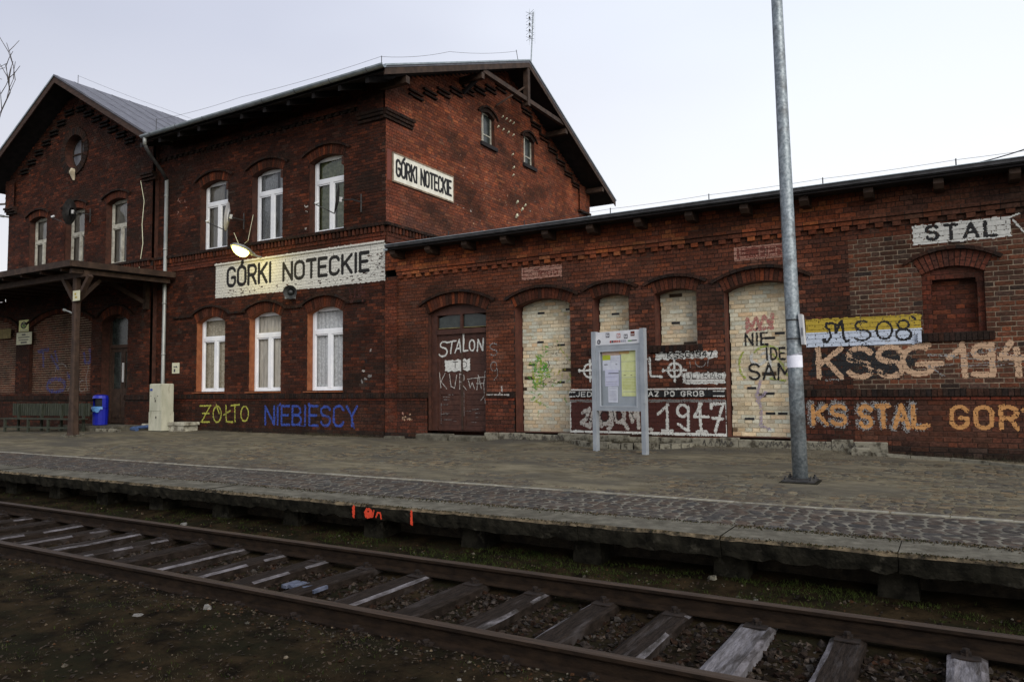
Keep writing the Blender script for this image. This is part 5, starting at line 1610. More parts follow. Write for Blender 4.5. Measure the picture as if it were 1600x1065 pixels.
# ------------------------------------------------------------------ small notices
def notice(name, W, u0, u1, z0, z1, d, mat, label, cat, extra=None, edge='ink'):
    t = thing(name, W.P((u0 + u1) / 2, z0, d), label, cat)
    mb = MB(); mb.wbox(W, u0, u1, z0, z1, d, d + .008); mb.build('plate', mat, t)
    if extra: extra(t, W, d + .008)
    return t
def ex1(t, W, d):
    mb = MB()
    cx_, cz_, n = -16.10, 3.49, 20
    mb.add([W.P(cx_ + r_ * math.cos(2 * math.pi * i / n), cz_ + r_ * .62 * math.sin(2 * math.pi * i / n), d + .001) for r_ in (.20, .13) for i in range(n)], [(i, (i + 1) % n, n + (i + 1) % n, n + i) for i in range(n)])
    mb.wbox(W, cx_ - .11, cx_ + .11, cz_ + .01, cz_ + .06, d, d + .002); mb.build('emblem', 'ink', t)
    mb = MB(); mb.wbox(W, cx_ - .09, cx_ + .09, cz_ - .06, cz_ + .0, d, d + .002); mb.build('emblem_green', 'P_green', t)
    mb = MB(); mb.wbox(W, -16.36, -15.84, 3.30, 3.325, d, d + .002); mb.build('text_line', 'ink_pale', t)
notice('emblem_sign', Wr, -16.42, -15.78, 3.27, 3.67, .02, 'paper_yellow', 'small square yellowish sign with a dark round emblem on the pier under the canopy', 'sign', ex1)
M['sign_cream'] = pmat('sign_cream', (.52, .52, .36), (.60, .59, .43), scale=6, rough=.6)
def ex2(t, W, d):
    for i, (a, b, h) in enumerate(((-16.20, -15.92, .028), (-16.44, -15.66, .016), (-16.40, -15.70, .016), (-16.26, -15.84, .03))):
        z = 3.16 - i * .09
        for k in range(int((b - a) / .05)):
            mb = MB(); mb.wbox(W, a + k * .05, a + k * .05 + .036, z - h, z + h, d, d + .002)
            mb.build('letter', 'ink', t)
notice('text_notice', Wr, -16.56, -15.56, 2.82, 3.24, .02, 'sign_cream', 'cream notice with four lines of black print below the emblem sign', 'sign', ex2)
notice('yellow_board', Wr, -18.2, -16.95, 3.08, 3.42, .02, 'yellow_plank', 'ochre board on the wall at the left edge of the photo under the canopy', 'board')
def ex3(t, W, d):
    mb = MB(); mb.add([W.P(-7.86, 1.90, d + .001), W.P(-7.79, 1.82, d + .001), W.P(-7.86, 1.83, d + .001)], [(0, 1, 2)]); mb.wbox(W, -7.98, -7.86, 1.84, 1.865, d, d + .002)
    mb.wbox(W, -7.97, -7.90, 1.70, 1.79, d, d + .002); mb.build('pictogram', 'ink', t)
notice('pictogram_sign', Wm, -8.05, -7.72, 1.66, 1.97, .012, 'sign_cream', 'small pale sign with dark pictograms right of the downpipe', 'sign', ex3)
Wp = Wall((0, -2.72, 0), Xv, FN)
def ex4(t, W, d):
    mb = MB(); mb.wbox(W, -8.32, -8.25, 3.70, 3.76, d, d + .002); mb.wbox(W, -8.30, -8.20, 3.62, 3.66, d, d + .002); mb.build('pictogram', 'P_yellow', t)
notice('post_sign', Wp, -8.40, -8.08, 3.55, 3.82, .0, 'sign_cream', 'little square cream sign fixed near the top of the canopy post', 'sign', ex4)
mb = MB(); mb.tube([(-9.0, -2.6, 3.36), (-8.75, -2.62, 3.30), (-8.52, -2.6, 3.22)], .022, 6); mb.tube([(-9.05, -2.6, 3.37), (-8.98, -2.6, 3.355)], .04, 6)
mb.build('post_hook', 'zinc', None, 'thin metal arm sticking out left from the canopy post', 'bracket')

# ------------------------------------------------------------------ information board
brd = thing('notice_board', (6.45, -1.31, 0), 'grey metal two-post timetable board with papers behind glass', 'information board')
ba = Vector((5.90, -1.17, 0)); be = Vector((7.02, -1.46, 0)); bu = (be - ba).normalized(); bnn = Vector((bu.y, -bu.x, 0))
Wd = Wall(ba, bu, bnn); BLn = (be - ba).length
for u in (0, BLn - .085):
    mb = MB(); mb.wbox(Wd, u, u + .085, -.10, 2.13, -.045, .045); mb.wbox(Wd, u - .001, u + .086, 2.13, 2.137, -.046, .046); mb.build('post', 'board_grey', brd)
a, b = .088, BLn - .088
mb = MB(); mb.wbox(Wd, a, b, .70, 1.86, -.05, -.035); mb.wbox(Wd, a, b, 1.78, 1.86, -.035, .03); mb.wbox(Wd, a, b, .70, .77, -.035, .03)
mb.wbox(Wd, a, a + .075, .77, 1.78, -.035, .03); mb.wbox(Wd, b - .075, b, .77, 1.78, -.035, .03); mb.build('case', 'board_grey', brd)
mb = MB()
for (p, q, r_, t_) in ((a + .075, a + .095, .77, 1.78), (b - .095, b - .075, .77, 1.78), (a + .095, b - .095, 1.76, 1.78), (a + .095, b - .095, .77, .79)): mb.wbox(Wd, p, q, r_, t_, .01, .035)
mb.build('glazing_frame', 'board_back', brd)
mb = MB(); mb.wbox(Wd, a + .075, b - .075, .77, 1.78, -.035, -.03); mb.build('back_panel', 'board_back', brd)
hd = MB(); hd.wbox(Wd, a, b, 1.885, 2.12, -.03, .02); hd = hd.build('header_panel', 'board_white', brd)
mb = MB(); mb.wbox(Wd, a, b, 1.865, 1.883, -.03, .022); mb.build('header_rail', 'board_grey', brd)
def patch(u0, u1, z0, z1, d, mat, par, name, tilt=0):
    m = MB(); m.add([Wd.P(u0, z0 + tilt, d), Wd.P(u1, z0 - tilt, d), Wd.P(u1, z1 - tilt, d), Wd.P(u0, z1 + tilt, d), Wd.P(u0, z0 + tilt, d - .002), Wd.P(u1, z0 - tilt, d - .002), Wd.P(u1, z1 - tilt, d - .002), Wd.P(u0, z1 + tilt, d - .002)], [(0, 1, 2, 3), (4, 5, 1, 0), (3, 2, 6, 7), (1, 5, 6, 2), (4, 0, 3, 7)])
    return m.build(name, mat, par)
W_ = b - a
def hu(t): return a + W_ * t
# header marks: four emblems, a round logo and two strips
for (t, z, s, mt) in ((.28, 2.055, .040, 'ink'), (.53, 2.035, .040, 'P_pink'), (.69, 2.015, .038, 'ink'), (.84, 2.055, .042, 'P_ghost_red')):
    p = patch(hu(t) - s, hu(t) + s, z - s, z + s, .023, mt, hd, 'emblem')
    if mt == 'P_ghost_red':
        patch(hu(t) - s * .8, hu(t) + s * .8, z - s * .45, z - s * .2, .0245, 'board_white', hd, 'emblem_band')
    else:
        for (dx, dz_, ww, hh) in ((-.5, .35, .25, .3), (.3, .2, .2, .5), (-.1, -.45, .6, .18), (.55, -.2, .15, .2), (-.55, -.15, .12, .2)):
            patch(hu(t) + s * (dx - ww), hu(t) + s * (dx + ww), z + s * (dz_ - hh), z + s * (dz_ + hh), .0245, 'board_white', hd, 'emblem_band')
m = MB(); n = 14; cu, cz2 = hu(.075), 1.945
m.add([Wd.P(cu + r_ * math.cos(6.283 * i / n), cz2 + r_ * math.sin(6.283 * i / n), .0235) for r_ in (.042, .024) for i in range(n)], [(i, (i + 1) % n, n + (i + 1) % n, n + i) for i in range(n)])
m.wbox(Wd, cu - .004, cu + .004, cz2 - .03, cz2 + .03, .02, .0235); m.wbox(Wd, cu + .0, cu + .04, cz2 + .0, cz2 + .012, .02, .0240); m.build('round_logo', 'ink', hd)
for k, mt in enumerate(['ink_red', 'ink', 'ink_red', 'ink_red', 'P_pink', 'P_pink', 'ink_pale', 'ink_pale', 'ink_pale']):
    patch(hu(.33 + k * .041), hu(.33 + k * .041 + .031), 1.915, 1.955, .0235, mt, hd, 'letter')
patch(hu(.74), hu(.93), 1.925, 1.943, .0235, 'ink', hd, 'strip'); patch(hu(.74), hu(.82), 1.925, 1.943, .0250, 'P_green', hd, 'strip')
# papers
def paper(t0, t1, z0, z1, mat, lab=None, d=-.026, tilt=0, lines=None):
    p = patch(hu(t0), hu(t1), z0, z1, d, mat, brd, 'paper', tilt)
    if lab: p['label'] = lab
    if lines:
        for (zz, aa, bb, mt, th) in lines:
            patch(hu(t0 + (t1 - t0) * aa), hu(t0 + (t1 - t0) * bb), zz - th, zz + th, d + .003, mt, p, 'text_line', tilt * .5)
paper(.10, .50, 1.69, 1.765, 'paper_peach', 'peach strip of paper'); paper(.50, .72, 1.70, 1.765, 'paper_orange', 'orange strip of paper'); paper(.72, .90, 1.71, 1.765, 'paper_yellow')
paper(.115, .515, 1.42, 1.69, 'paper_white', 'white sheet', -.024, 0, [(1.53, .1, .3, 'ink', .006), (1.53, .75, .85, 'ink', .005)] + [(1.64 - i * .03, .45, .95, 'ink_pale', .002) for i in range(3)])
paper(.115, .30, 1.61, 1.70, 'paper_lime', 'lime green label', -.0225)
paper(.17, .48, 1.14, 1.44, 'paper_lilac', 'pale lilac sheet', -.022, 0, [(1.37, .25, 1, 'ink', .007), (1.22, .05, .9, 'ink_pale', .004), (1.31, .05, .9, 'ink_pale', .002), (1.18, .05, .9, 'ink_pale', .002)])
paper(.235, .455, .85, 1.13, 'paper_white', 'narrow white sheet', -.023, .002, [(1.10, .1, .9, 'ink_pale', .003)] + [(1.05 - i * .022, .12, .88, 'ink_pale', .0022) for i in range(8)])
paper(.545, .875, .96, 1.71, 'paper_yellow', 'long yellow timetable sheet', -.023, 0, [(1.57, 0, 1, 'ink_pale', .002), (1.40, 0, 1, 'ink_pale', .002), (1.29, 0, 1, 'ink_pale', .003), (1.33, .15, .3, 'ink', .004), (1.33, .6, .72, 'ink', .004), (1.04, .1, 1, 'ink_pale', .003)] + [(1.26 - i * .025, .08, .92, 'P_lemon', .002) for i in range(8)])
mb = MB(); mb.add([Wd.P(a + .09, .785, .012), Wd.P(b - .09, .785, .012), Wd.P(b - .09, 1.765, .012), Wd.P(a + .09, 1.765, .012)], [(0, 1, 2, 3)]); mb.build('glass', 'pane_board', brd)

# ------------------------------------------------------------------ lamp post
px_, py_ = 9.872, -3.70; pz_ = gz(px_, py_)
pole = thing('lamp_post', (px_, py_, pz_), 'tall galvanised steel lamp post bolted to the platform in the foreground', 'lamp post')
mb = MB(); mb.tube([(px_, py_, pz_ + .03), (px_ - .02, py_, pz_ + 1.6), (px_ - .09, py_ + .02, 6.2), (px_ - .13, py_ + .03, 9)], [.094, .090, .070, .058], 24)
mb.build('shaft', 'galv', pole, smooth=True)
mb = MB(); mb.bbox(px_ - .19, px_ + .19, py_ - .19, py_ + .19, pz_ + .015, pz_ + .035, .004); mb.tube([(px_, py_, pz_ + .03), (px_, py_, pz_ + .055)], .115, 20); mb.build('base_plate', 'steel_dark', pole)
for sx in (-1, 1):
    for sy in (-1, 1):
        mb = MB(); mb.tube([(px_ + sx * .15, py_ + sy * .15, pz_ + .03), (px_ + sx * .15, py_ + sy * .15, pz_ + .085)], .013, 6); mb.tube([(px_ + sx * .15, py_ + sy * .15, pz_ + .035), (px_ + sx * .15, py_ + sy * .15, pz_ + .060)], .026, 6)
        mb.build('anchor_bolt', 'steel_dark', pole)
mb = MB(); mb.bbox(px_ - .235, px_ + .235, py_ - .23, py_ + .23, pz_ - .08, pz_ + .014, .02); mb.build('footing', 'concrete_dark', pole)
mb = MB(); mb.tube([(px_ - .018, py_, 1.345), (px_ - .020, py_, 1.50)], .0935, 24, cap=False); mb.build('sticker_band', 'paper_white', pole, smooth=True)
mb = MB(); mb.tube([(px_ - .018, py_, 1.50), (px_ - .020, py_, 1.508)], .0945, 24, cap=False); mb.build('band_edge', 'ink_pale', pole)
mb = MB(); mb.hexa([(px_ + .085, py_ - .10, 1.63), (px_ + .125, py_ - .12, 1.63), (px_ + .125, py_ + .02, 1.63), (px_ + .085, py_ + .04, 1.63), (px_ + .055, py_ - .10, 2.02), (px_ + .105, py_ - .12, 2.01), (px_ + .105, py_ + .02, 2.01), (px_ + .055, py_ + .04, 2.02)])
bxo = mb.build('sign_box', 'white_plastic', pole, 'small white box sign seen edge-on')
mb = MB(); mb.box(px_ + .095, px_ + .104, py_ - .1235, py_ - .114, 1.74, 1.84); mb.build('print', 'ink', bxo)
for z in (1.70, 1.94):
    mb = MB(); mb.tube([(px_ - .02, py_, z), (px_ - .02, py_, z + .018)], .094, 16); mb.build('clamp', 'steel_dark', pole)

# ------------------------------------------------------------------ lit wall lamp
lampt = thing('wall_lamp', (-4.29, 0, 4.6), 'lit yellowish lamp head on the wall over the left part of the name sign', 'wall lamp')
mb = MB(); mb.tube([(-4.29, .0, 4.70), (-4.29, -.36, 4.73)], .028, 8); mb.box(-4.35, -4.23, -.02, .0, 4.62, 4.78); mb.build('bracket', 'zinc', lampt)
mb = MB()
prof_ = [(-.28, .05, .05), (-.38, .075, .07), (-.50, .16, .10), (-.72, .205, .11), (-.92, .15, .08), (-1.0, .05, .03)]
n = 12; vs = []
for (y, wx, hz) in prof_:
    zc = 4.735 + (-y - .28) * .22
    for i in range(n):
        t = 2 * math.pi * i / n
        vs.append((-4.29 + wx * math.cos(t), y, zc + hz * (math.sin(t) if math.sin(t) > 0 else .35 * math.sin(t))))
fs = [(i * n + j, i * n + (j + 1) % n, (i + 1) * n + (j + 1) % n, (i + 1) * n + j) for i in range(len(prof_) - 1) for j in range(n)] + [tuple(range(n)), tuple((len(prof_) - 1) * n + j for j in range(n))[::-1]]
mb.add(vs, fs); mb.build('housing', 'zinc', lampt, smooth=True)
mb = MB(); vs = []
for i in range(6):
    ph = (math.pi / 2) * i / 5
    for j in range(14):
        t = 2 * math.pi * j / 14
        y = -.72 + .25 * math.cos(ph) * math.cos(t) ; x = -4.29 + .15 * math.cos(ph) * math.sin(t)
        vs.append((x, y, 4.735 + (-y - .28) * .22 - .010 - .19 * math.sin(ph)))
fs = [(i * 14 + j, i * 14 + (j + 1) % 14, (i + 1) * 14 + (j + 1) % 14, (i + 1) * 14 + j) for i in range(5) for j in range(14)] + [tuple(5 * 14 + j for j in range(14))]
mb.add(vs, fs); mb.build('lit_bowl', 'lamp_lit', lampt, smooth=True)
pl = bpy.data.lights.new('lamp_light', 'POINT'); pl.energy = 15; pl.color = (1, .80, .20); pl.shadow_soft_size = .12
po = bpy.data.objects.new('lamp_light', pl); po.location = (-4.29, -.86, 4.46); COL.objects.link(po)

# ------------------------------------------------------------------ loudspeaker
hs = thing('loudspeaker', (-2.95, -.1, 3.6), 'round grey horn loudspeaker on the wall below the name sign', 'loudspeaker')
hc = Vector((-2.83, -.36, 3.62)); hdv = Vector((.55, -.80, -.10)).normalized()
mb = MB(); mb.tube([hc - hdv * .22, hc - hdv * .12, hc - hdv * .04, hc + hdv * .04, hc + hdv * .05], [.05, .055, .10, .17, .175], 18, cap=False); mb.build('horn', 'zinc_dark', hs, smooth=True)
mb = MB(); mb.tube([hc - hdv * .10, hc - hdv * .01], .055, 12); mb.tube([hc - hdv * .34, hc - hdv * .20], .075, 12); mb.build('driver', 'zinc_dark', hs, smooth=True)
mb = MB(); mb.box(-3.25, -3.02, -.16, .0, 3.50, 3.68); mb.tube([(-3.05, -.1, 3.58), hc - hdv * .2], .018, 6); mb.build('junction_box', 'zinc', hs)

# ------------------------------------------------------------------ satellite dishes
def dish(c, nrm, r_, label, mat='zinc', mast=None):
    c = Vector(c); nrm = Vector(nrm).normalized()
    t = thing('satellite_dish', c, label, 'satellite dish', 'satellite dishes on the front walls')
    a = nrm.cross(Vector((0, 0, 1))).normalized(); b_ = a.cross(nrm)
    mb = MB(); vs = []; n = 20; rg_ = [(0.0, -.09), (.35, -.08), (.7, -.045), (1, 0)]
    for q, h in rg_[1:]:
        for i in range(n):
            th = 2 * math.pi * i / n; vs.append(c + (a * math.cos(th) * .93 + b_ * math.sin(th)) * r_ * q + nrm * h * r_ * 1.8)
    vs.append(c + nrm * rg_[0][1] * r_ * 1.8)
    fs = [(i * n + j, i * n + (j + 1) % n, (i + 1) * n + (j + 1) % n, (i + 1) * n + j) for i in range(2) for j in range(n)] + [(3 * n, j, (j + 1) % n) for j in range(n)]
    mb.add(vs, fs); mb.build('reflector', mat, t, smooth=True)
    f = c + nrm * r_ * 1.35 - b_ * r_ * .55
    mb = MB(); mb.tube([c - b_ * r_ * .95, f], .014, 5); mb.build('arm', 'steel_dark', t)
    mb = MB(); mb.tube([f - nrm * .03, f + (c - f).normalized() * .12], .032, 8); mb.build('receiver', 'steel_dark' if mat == 'zinc' else 'white_plastic', t)
    m = Vector(mast); back = c - nrm * r_ * .25
    mb = MB(); mb.tube([back, (m.x, back.y, back.z - .05), (m.x, m.y, back.z - .05)], .018, 6); mb.tube([(m.x, m.y - .04, back.z - .3), (m.x, m.y - .04, back.z + .15)], .02, 6); mb.build('wall_bracket', 'steel_dark', t)
    mb = MB(); mb.tube([back + Vector((0, 0, -.04)), back + Vector((.03, -.02, .06))], .045, 8); mb.build('clamp', 'white_plastic', t)
dish((-5.22, -.42, 5.86), (-.74, -.66, .12), .40, 'pale satellite dish edge-on between the first and second upper windows', 'board_white', (-5.0, 0, 5.7))
dish((-1.22, -.40, 5.78), (-.72, -.68, .15), .38, 'dark satellite dish edge-on over the right upper window', 'steel_dark', (-.75, 0, 5.6))
dish((-12.60, -.60, 6.92), (-.83, -.52, .12), .42, 'dark satellite dish edge-on on the cross wing above its middle window', 'steel_dark', (-12.2, -.12, 6.8))

# ------------------------------------------------------------------ aerial, lightning rods, wires
ant = thing('tv_aerial', (.60, 6.28, 11.2), 'thin television aerial standing on the ridge of the gabled house', 'aerial')
mb = MB(); mb.tube([(.60, 6.20, 11.0), (.60, 6.42, 13.0)], .020, 6); mb.build('mast', 'galv', ant)
mb = MB()
for k in range(5):
    z = 12.05 + k * .2; y = 6.18
    mb.tube([(.60, y, z), (.60, y + .22, z)], .006, 4)
    for sx in (-1, 1):
        mb.tube([(.60, y, z), (.60 - .12, y - .02, z + sx * .07)], .006, 4); mb.tube([(.60, y, z), (.60 + .16, y - .02, z + sx * .07)], .006, 4)
mb.tube([(.60, 6.18, 11.95), (.60, 6.18, 13.0)], .006, 4)
for dx in (-.10, .0, .10): mb.tube([(.60 + dx, 6.32, 11.9), (.60 + dx, 6.34, 13.0)], .004, 4)
mb.build('elements', 'galv', ant)
mb = MB()
for k in range(4): mb.tube([(.60, 6.17, 12.08 + k * .2), (.60, 6.17, 12.13 + k * .2)], .028, 6)
mb.build('insulators', 'black', ant)
def wire(pts, label, r_=.004, sag=.0, name='lightning_wire', mat='steel_dark', cat='wire'):
    out = []
    for (a, b) in zip(pts[:-1], pts[1:]):
        a, b = Vector(a), Vector(b)
        for i in range(7):
            t = i / 7; p = a.lerp(b, t); p.z -= sag * 4 * t * (1 - t); out.append(p)
    out.append(Vector(pts[-1]))
    mb = MB(); mb.tube(out, r_, 4); return mb.build(name, mat, None, label, cat)
def rod(p, h, label, lean=(0, 0)):
    mb = MB(); mb.tube([p, (p[0] + lean[0], p[1] + lean[1], p[2] + h)], .009, 5); return mb.build('lightning_rod', 'steel_dark', None, label, 'lightning rod')
rod((.55, -.80, 8.45), .34, 'short lightning rod at the front right corner of the tall roof')
rod((.55, 5.5, 11.1), .28, 'short lightning rod on the main ridge just left of the aerial', (0, -.1))
rod((-12.85, -.3, 11.3), .28, 'small rod on the ridge of the cross wing roof')
rod((-7.55, -1.0, 8.5), .35, 'short rod where the two roofs meet above the gutter')
wire([(.55, -.80, 8.77), (.55, 1.9, 9.95), (.55, 5.45, 11.36)], 'thin wire along the gable roof edge from corner rod to ridge', sag=.06)
wire([(-7.55, -1.0, 8.82), (-4, -1.0, 8.72), (.55, -.8, 8.78)], 'thin wire along the front gutter of the tall house', sag=.05)
wire([(-12.85, -.3, 11.56), (-13.2, 3, 11.6), (-13.2, 8, 11.62)], 'thin wire over the ridge of the cross wing', sag=.03)
pts = [(.5, -.58, 4.52)]
for k in range(1, 9): pts.append((.35 + 1.9 * k, -.58, 4.53))
wire(pts, 'thin wire on clips along the front edge of the low roof', r_=.003, sag=.012)
for k in range(1, 8):
    mb = MB(); x = .35 + 1.9 * k; mb.tube([(x, -.58, 4.44), (x, -.58, 4.55)], .010, 5); mb.build('wire_clip', 'steel_dark', None, 'small upright wire clip on the low roof edge, ' + ORD[k - 1] + ' from the left', 'clip', 'wire clips on the low roof edge')
wire([(11.4, -.5, 4.43), (12.62, -.5, 4.56), (16.0, -.5, 5.0)], 'dark cable rising off the low roof at the right edge of the photo', r_=.009, sag=.04, name='cable')
wire([(-4.6, -.06, 5.9), (-4.75, -.10, 5.2), (-5.05, -.12, 5.05), (-5.2, -.2, 5.45)], 'thin cable looping from the pale satellite dish above the lamp', r_=.008, name='cable', mat='sign_cream')
wire([(-9.32, -.30, 7.5), (-9.28, -.20, 6.9), (-9.36, -.20, 6.2), (-9.30, -.2, 5.6), (-9.5, -.2, 4.7)], 'pale loose cable hanging down the right edge of the cross wing', r_=.012, name='cable', mat='sign_cream')
# insulator brackets and knocked plaster on the gable
def pins(lst, name, label):
    mb = MB()
    for (y, z, s) in lst: mb.tube([(0, y, z - s), (.05, y, z), (.06, y, z + s)], [s * .5, s * .8, s * .35], 6)
    return mb.build(name, 'sign_cream', None, label, 'insulators')
pins([(5.42 + .22 * k, 9.42, .030) for k in range(4)] + [(5.15 + .30 * k, 9.03, .032) for k in range(4)], 'wire_insulators', 'two rows of small pale insulators between the two attic windows')
pins([(6.0, 8.4, .03), (6.05, 8.0, .035), (6.02, 7.75, .03)], 'wire_insulators', 'few small pale insulators below the attic windows')
pins([(6.25, 6.95, .045), (6.55, 6.78, .05), (6.2, 6.50, .06), (6.75, 6.95, .04)], 'wire_insulators', 'white insulators low on the gable wall just above the low roof')

# ------------------------------------------------------------------ planting bed and kerbs at the wall foot
bed = thing('planting_bed', (6.2, -.4, 0), 'half-round planting bed edged with whitewashed stones under the notice board', 'planting bed')
n = 16
cx0, rx0, ry0 = 6.22, 1.28, .62
for i in range(n):
    a0, a1 = math.pi + math.pi * i / n, math.pi + math.pi * (i + 1) / n
    p = []
    zb = -.05; zt = .085 + random.uniform(-.015, .012)
    for z in (zb, zt):
        for a, k_ in ((a0 + .012, 1), (a1 - .012, 1), (a1 - .012, .86), (a0 + .012, .86)):
            p.append((cx0 + rx0 * k_ * math.cos(a), -.10 + ry0 * (k_ if k_ == 1 else .78) * math.sin(a), z))
    mb = MB(); mb.hexa(p); mb.build('edging_stone', 'plinth_block', bed)
mb = MB(); mb.add([(cx0, -.05, .06)] + [(cx0 + rx0 * .9 * math.cos(math.pi + math.pi * i / 12), -.10 + ry0 * .85 * math.sin(math.pi + math.pi * i / 12), .035) for i in range(13)], [(0, i + 1, i + 2) for i in range(12)])
mb.build('soil', 'soil_dark', bed)
blades('bed_weeds', 500, lambda: (random.gauss(6.2, .5), random.uniform(-.5, -.14)), .03, .11, 'grass_dry', lambda x, y: .04)
leaves('bed_leaves', 500, lambda: (random.gauss(6.2, .5), random.uniform(-.55, -.14)), lambda x, y: .05, .012, .03, 'leaf_litter')
kx = [(10.35, -.28), (10.95, -.33), (11.5, -.45), (12.0, -.75), (12.45, -1.10), (13.0, -1.5), (13.6, -2.0)]
for ki, (a, b_) in enumerate(zip(kx[:-1], kx[1:])):
    mb = MB(); A, B = Vector((*a, gz(*a))), Vector((*b_, gz(*b_))); d_ = (B - A).normalized() * .01
    mb.beam(A + d_ + Vector((0, 0, .0)), B - d_, .07, .09 + random.uniform(-.01, .015))
    mb.build('kerb_stone', 'plinth_block', None, 'low whitish kerb stone near the right wall end, ' + ORD[ki] + ' from the white block', 'kerb stone', 'kerb stones by the right end of the wall')
mb = MB(); mb.bbox(10.10, 10.38, -.36, -.20, gz(10.2, -.3) - .02, gz(10.2, -.3) + .11, .02)
mb.build('stone_block', 'plinth_block', None, 'single white block at the start of the kerb under the blue and yellow painting', 'stone block')

# ------------------------------------------------------------------ litter on the ground
def lump(p, s, mat, label, cat='litter', flat=.5, name='litter_scrap'):
    mb = MB(); vs = []
    for i, q in enumerate(((1, 0, 0), (.4, .8, 0), (-.5, .7, 0), (-1, 0, 0), (-.4, -.8, 0), (.6, -.7, 0))):
        vs.append((p[0] + q[0] * s * random.uniform(.7, 1.2), p[1] + q[1] * s * random.uniform(.7, 1.2), p[2] - .004))
    for i, q in enumerate(((.7, .1), (.2, .6), (-.4, .5), (-.7, -.1), (-.2, -.6), (.5, -.5))):
        vs.append((p[0] + q[0] * s, p[1] + q[1] * s, p[2] + s * flat * random.uniform(.5, 1.2)))
    mb.add(vs, [tuple(range(6, 12))] + [(i, (i + 1) % 6, 6 + (i + 1) % 6, 6 + i) for i in range(6)])
    return mb.build(name, mat, None, label, cat)
lump((10.16, -7.52, bedz(10.16, -7.52)), .022, 'litter_white', 'crumpled white scrap in the grass below the platform, right of centre')
lump((6.2, -10.2, bedz(6.2, -10.2)), .05, 'litter_white', 'flat pale scrap on the dark earth at lower left', flat=.08)
lump((6.55, -9.85, bedz(6.55, -9.85)), .04, 'litter_white', 'small pale stone beside the near rail at lower left', 'stone', .7, 'pale_stone')
lump((7.9, -10.3, bedz(7.9, -10.3)), .02, 'brown_paper', 'small brownish stone on the earth at bottom centre left', 'stone', .6, 'pale_stone')
lump((3.05, -7.55, bedz(3, -7.55)), .06, 'litter_white', 'white scrap beside the platform edge, far left of the track', flat=.4)
lump((9.72, -7.18, bedz(9.7, -7.2)), .045, 'plinth_block', 'pale lump of stone in front of a platform support block', 'stone', .8, 'pale_stone')
lump((9.05, -10.05, bedz(9, -10)), .018, 'litter_white', 'tiny pale stone on the earth near the near rail, bottom centre', 'stone', .6, 'pale_stone')
mb = MB()
for i in range(5):
    x = 6.35 + i * .085; mb.hexa([(x, -8.93, -.63 + .01 * (i % 2)), (x + .08, -8.95, -.625), (x + .08, -8.78, -.62), (x, -8.76, -.63), (x, -8.93, -.60 + .012 * (i % 2)), (x + .08, -8.95, -.60), (x + .08, -8.78, -.592), (x, -8.76, -.60)])
mb.build('crushed_carton', pmat('carton_blue', (.05, .06, .09), (.11, .12, .16), scale=12, rough=.6), None, 'bluish crushed carton lying between two sleepers left of centre', 'litter')

# ------------------------------------------------------------------ bare trees beyond the left corner
def tree(name, base, h, seed, label, spread=.55, depth=6, lean=(0, 0), kmul=3):
    rs = random.Random(seed)
    t = thing(name, base, label, 'tree', 'bare trees beyond the left end')
    tr, cr = MB(), MB()
    def grow(p, d, L, r_, lev):
        n = 3 if lev < 4 else 2
        r_ = max(r_, .026); pts = [p]; rad = [r_]; q = p.copy(); dd = d.copy()
        for i in range(n):
            dd = (dd + Vector((rs.uniform(-.16, .16), rs.uniform(-.16, .16), rs.uniform(-.04, .12)))).normalized()
            q = q + dd * L / n; pts.append(q.copy()); rad.append(r_ * (1 - .38 * (i + 1) / n))
        (tr if lev < 2 else cr).tube(pts, rad, 7 if lev < 2 else (5 if lev < 4 else 3), cap=False)
        if lev >= depth: return
        k = 2 if lev == 0 else rs.choice([2, kmul, kmul])
        for j in range(k):
            a = rs.uniform(0, 6.28); s = rs.uniform(spread * .6, spread * 1.3)
            u = dd.cross(Vector((math.cos(a), math.sin(a), .3))).normalized()
            nd = (dd * math.cos(s) + u * math.sin(s)).normalized()
            i = rs.choice([2, 3, 3]) if lev < 4 else rs.choice([1, 2])
            grow(pts[min(i, len(pts) - 1)], nd, L * rs.uniform(.62, .80), rad[min(i, len(rad) - 1)] * rs.uniform(.55, .75), lev + 1)
    grow(Vector(base), Vector((lean[0], lean[1], 1)).normalized(), h * .30, h * .016, 0)
    tr.build('trunk', 'bark', t); cr.build('crown', 'bark', t)
tree('bare_tree', (-37.9, 3.5, -.8), 28, 5, 'large leafless tree reaching in at the upper left edge of the photo', .62, 6, (.02, 0))
tree('bare_tree', (-59, 17.2, -.8), 15, 9, 'smaller leafless tree low behind the left corner of the building', .6, 6)
tree('bare_tree', (-68, 21.4, -.8), 16, 23, 'leafless tree farthest off behind the left corner of the building', .6, 6)
mb = MB(); mb.tube([(-18.6, -.3, 7.72), (-17.36, -.3, 7.44)], .045, 8); mb.tube([(-17.44, -.3, 7.46), (-17.44, -.1, 7.46)], .03, 6)
mb.build('tube_bracket', 'zinc', ris)
# ================================================================== painted signs and graffiti
def SU(u, d): return 11.59 + (u - 11.59) * (13.7 + d) / 13.7
def SZ(z, d): return 1.12 + (z - 1.12) * (13.7 + d) / 13.7
def moved(pls, d): return [[(SU(a, d), SZ(b, d)) for a, b in pl] for pl in pls]

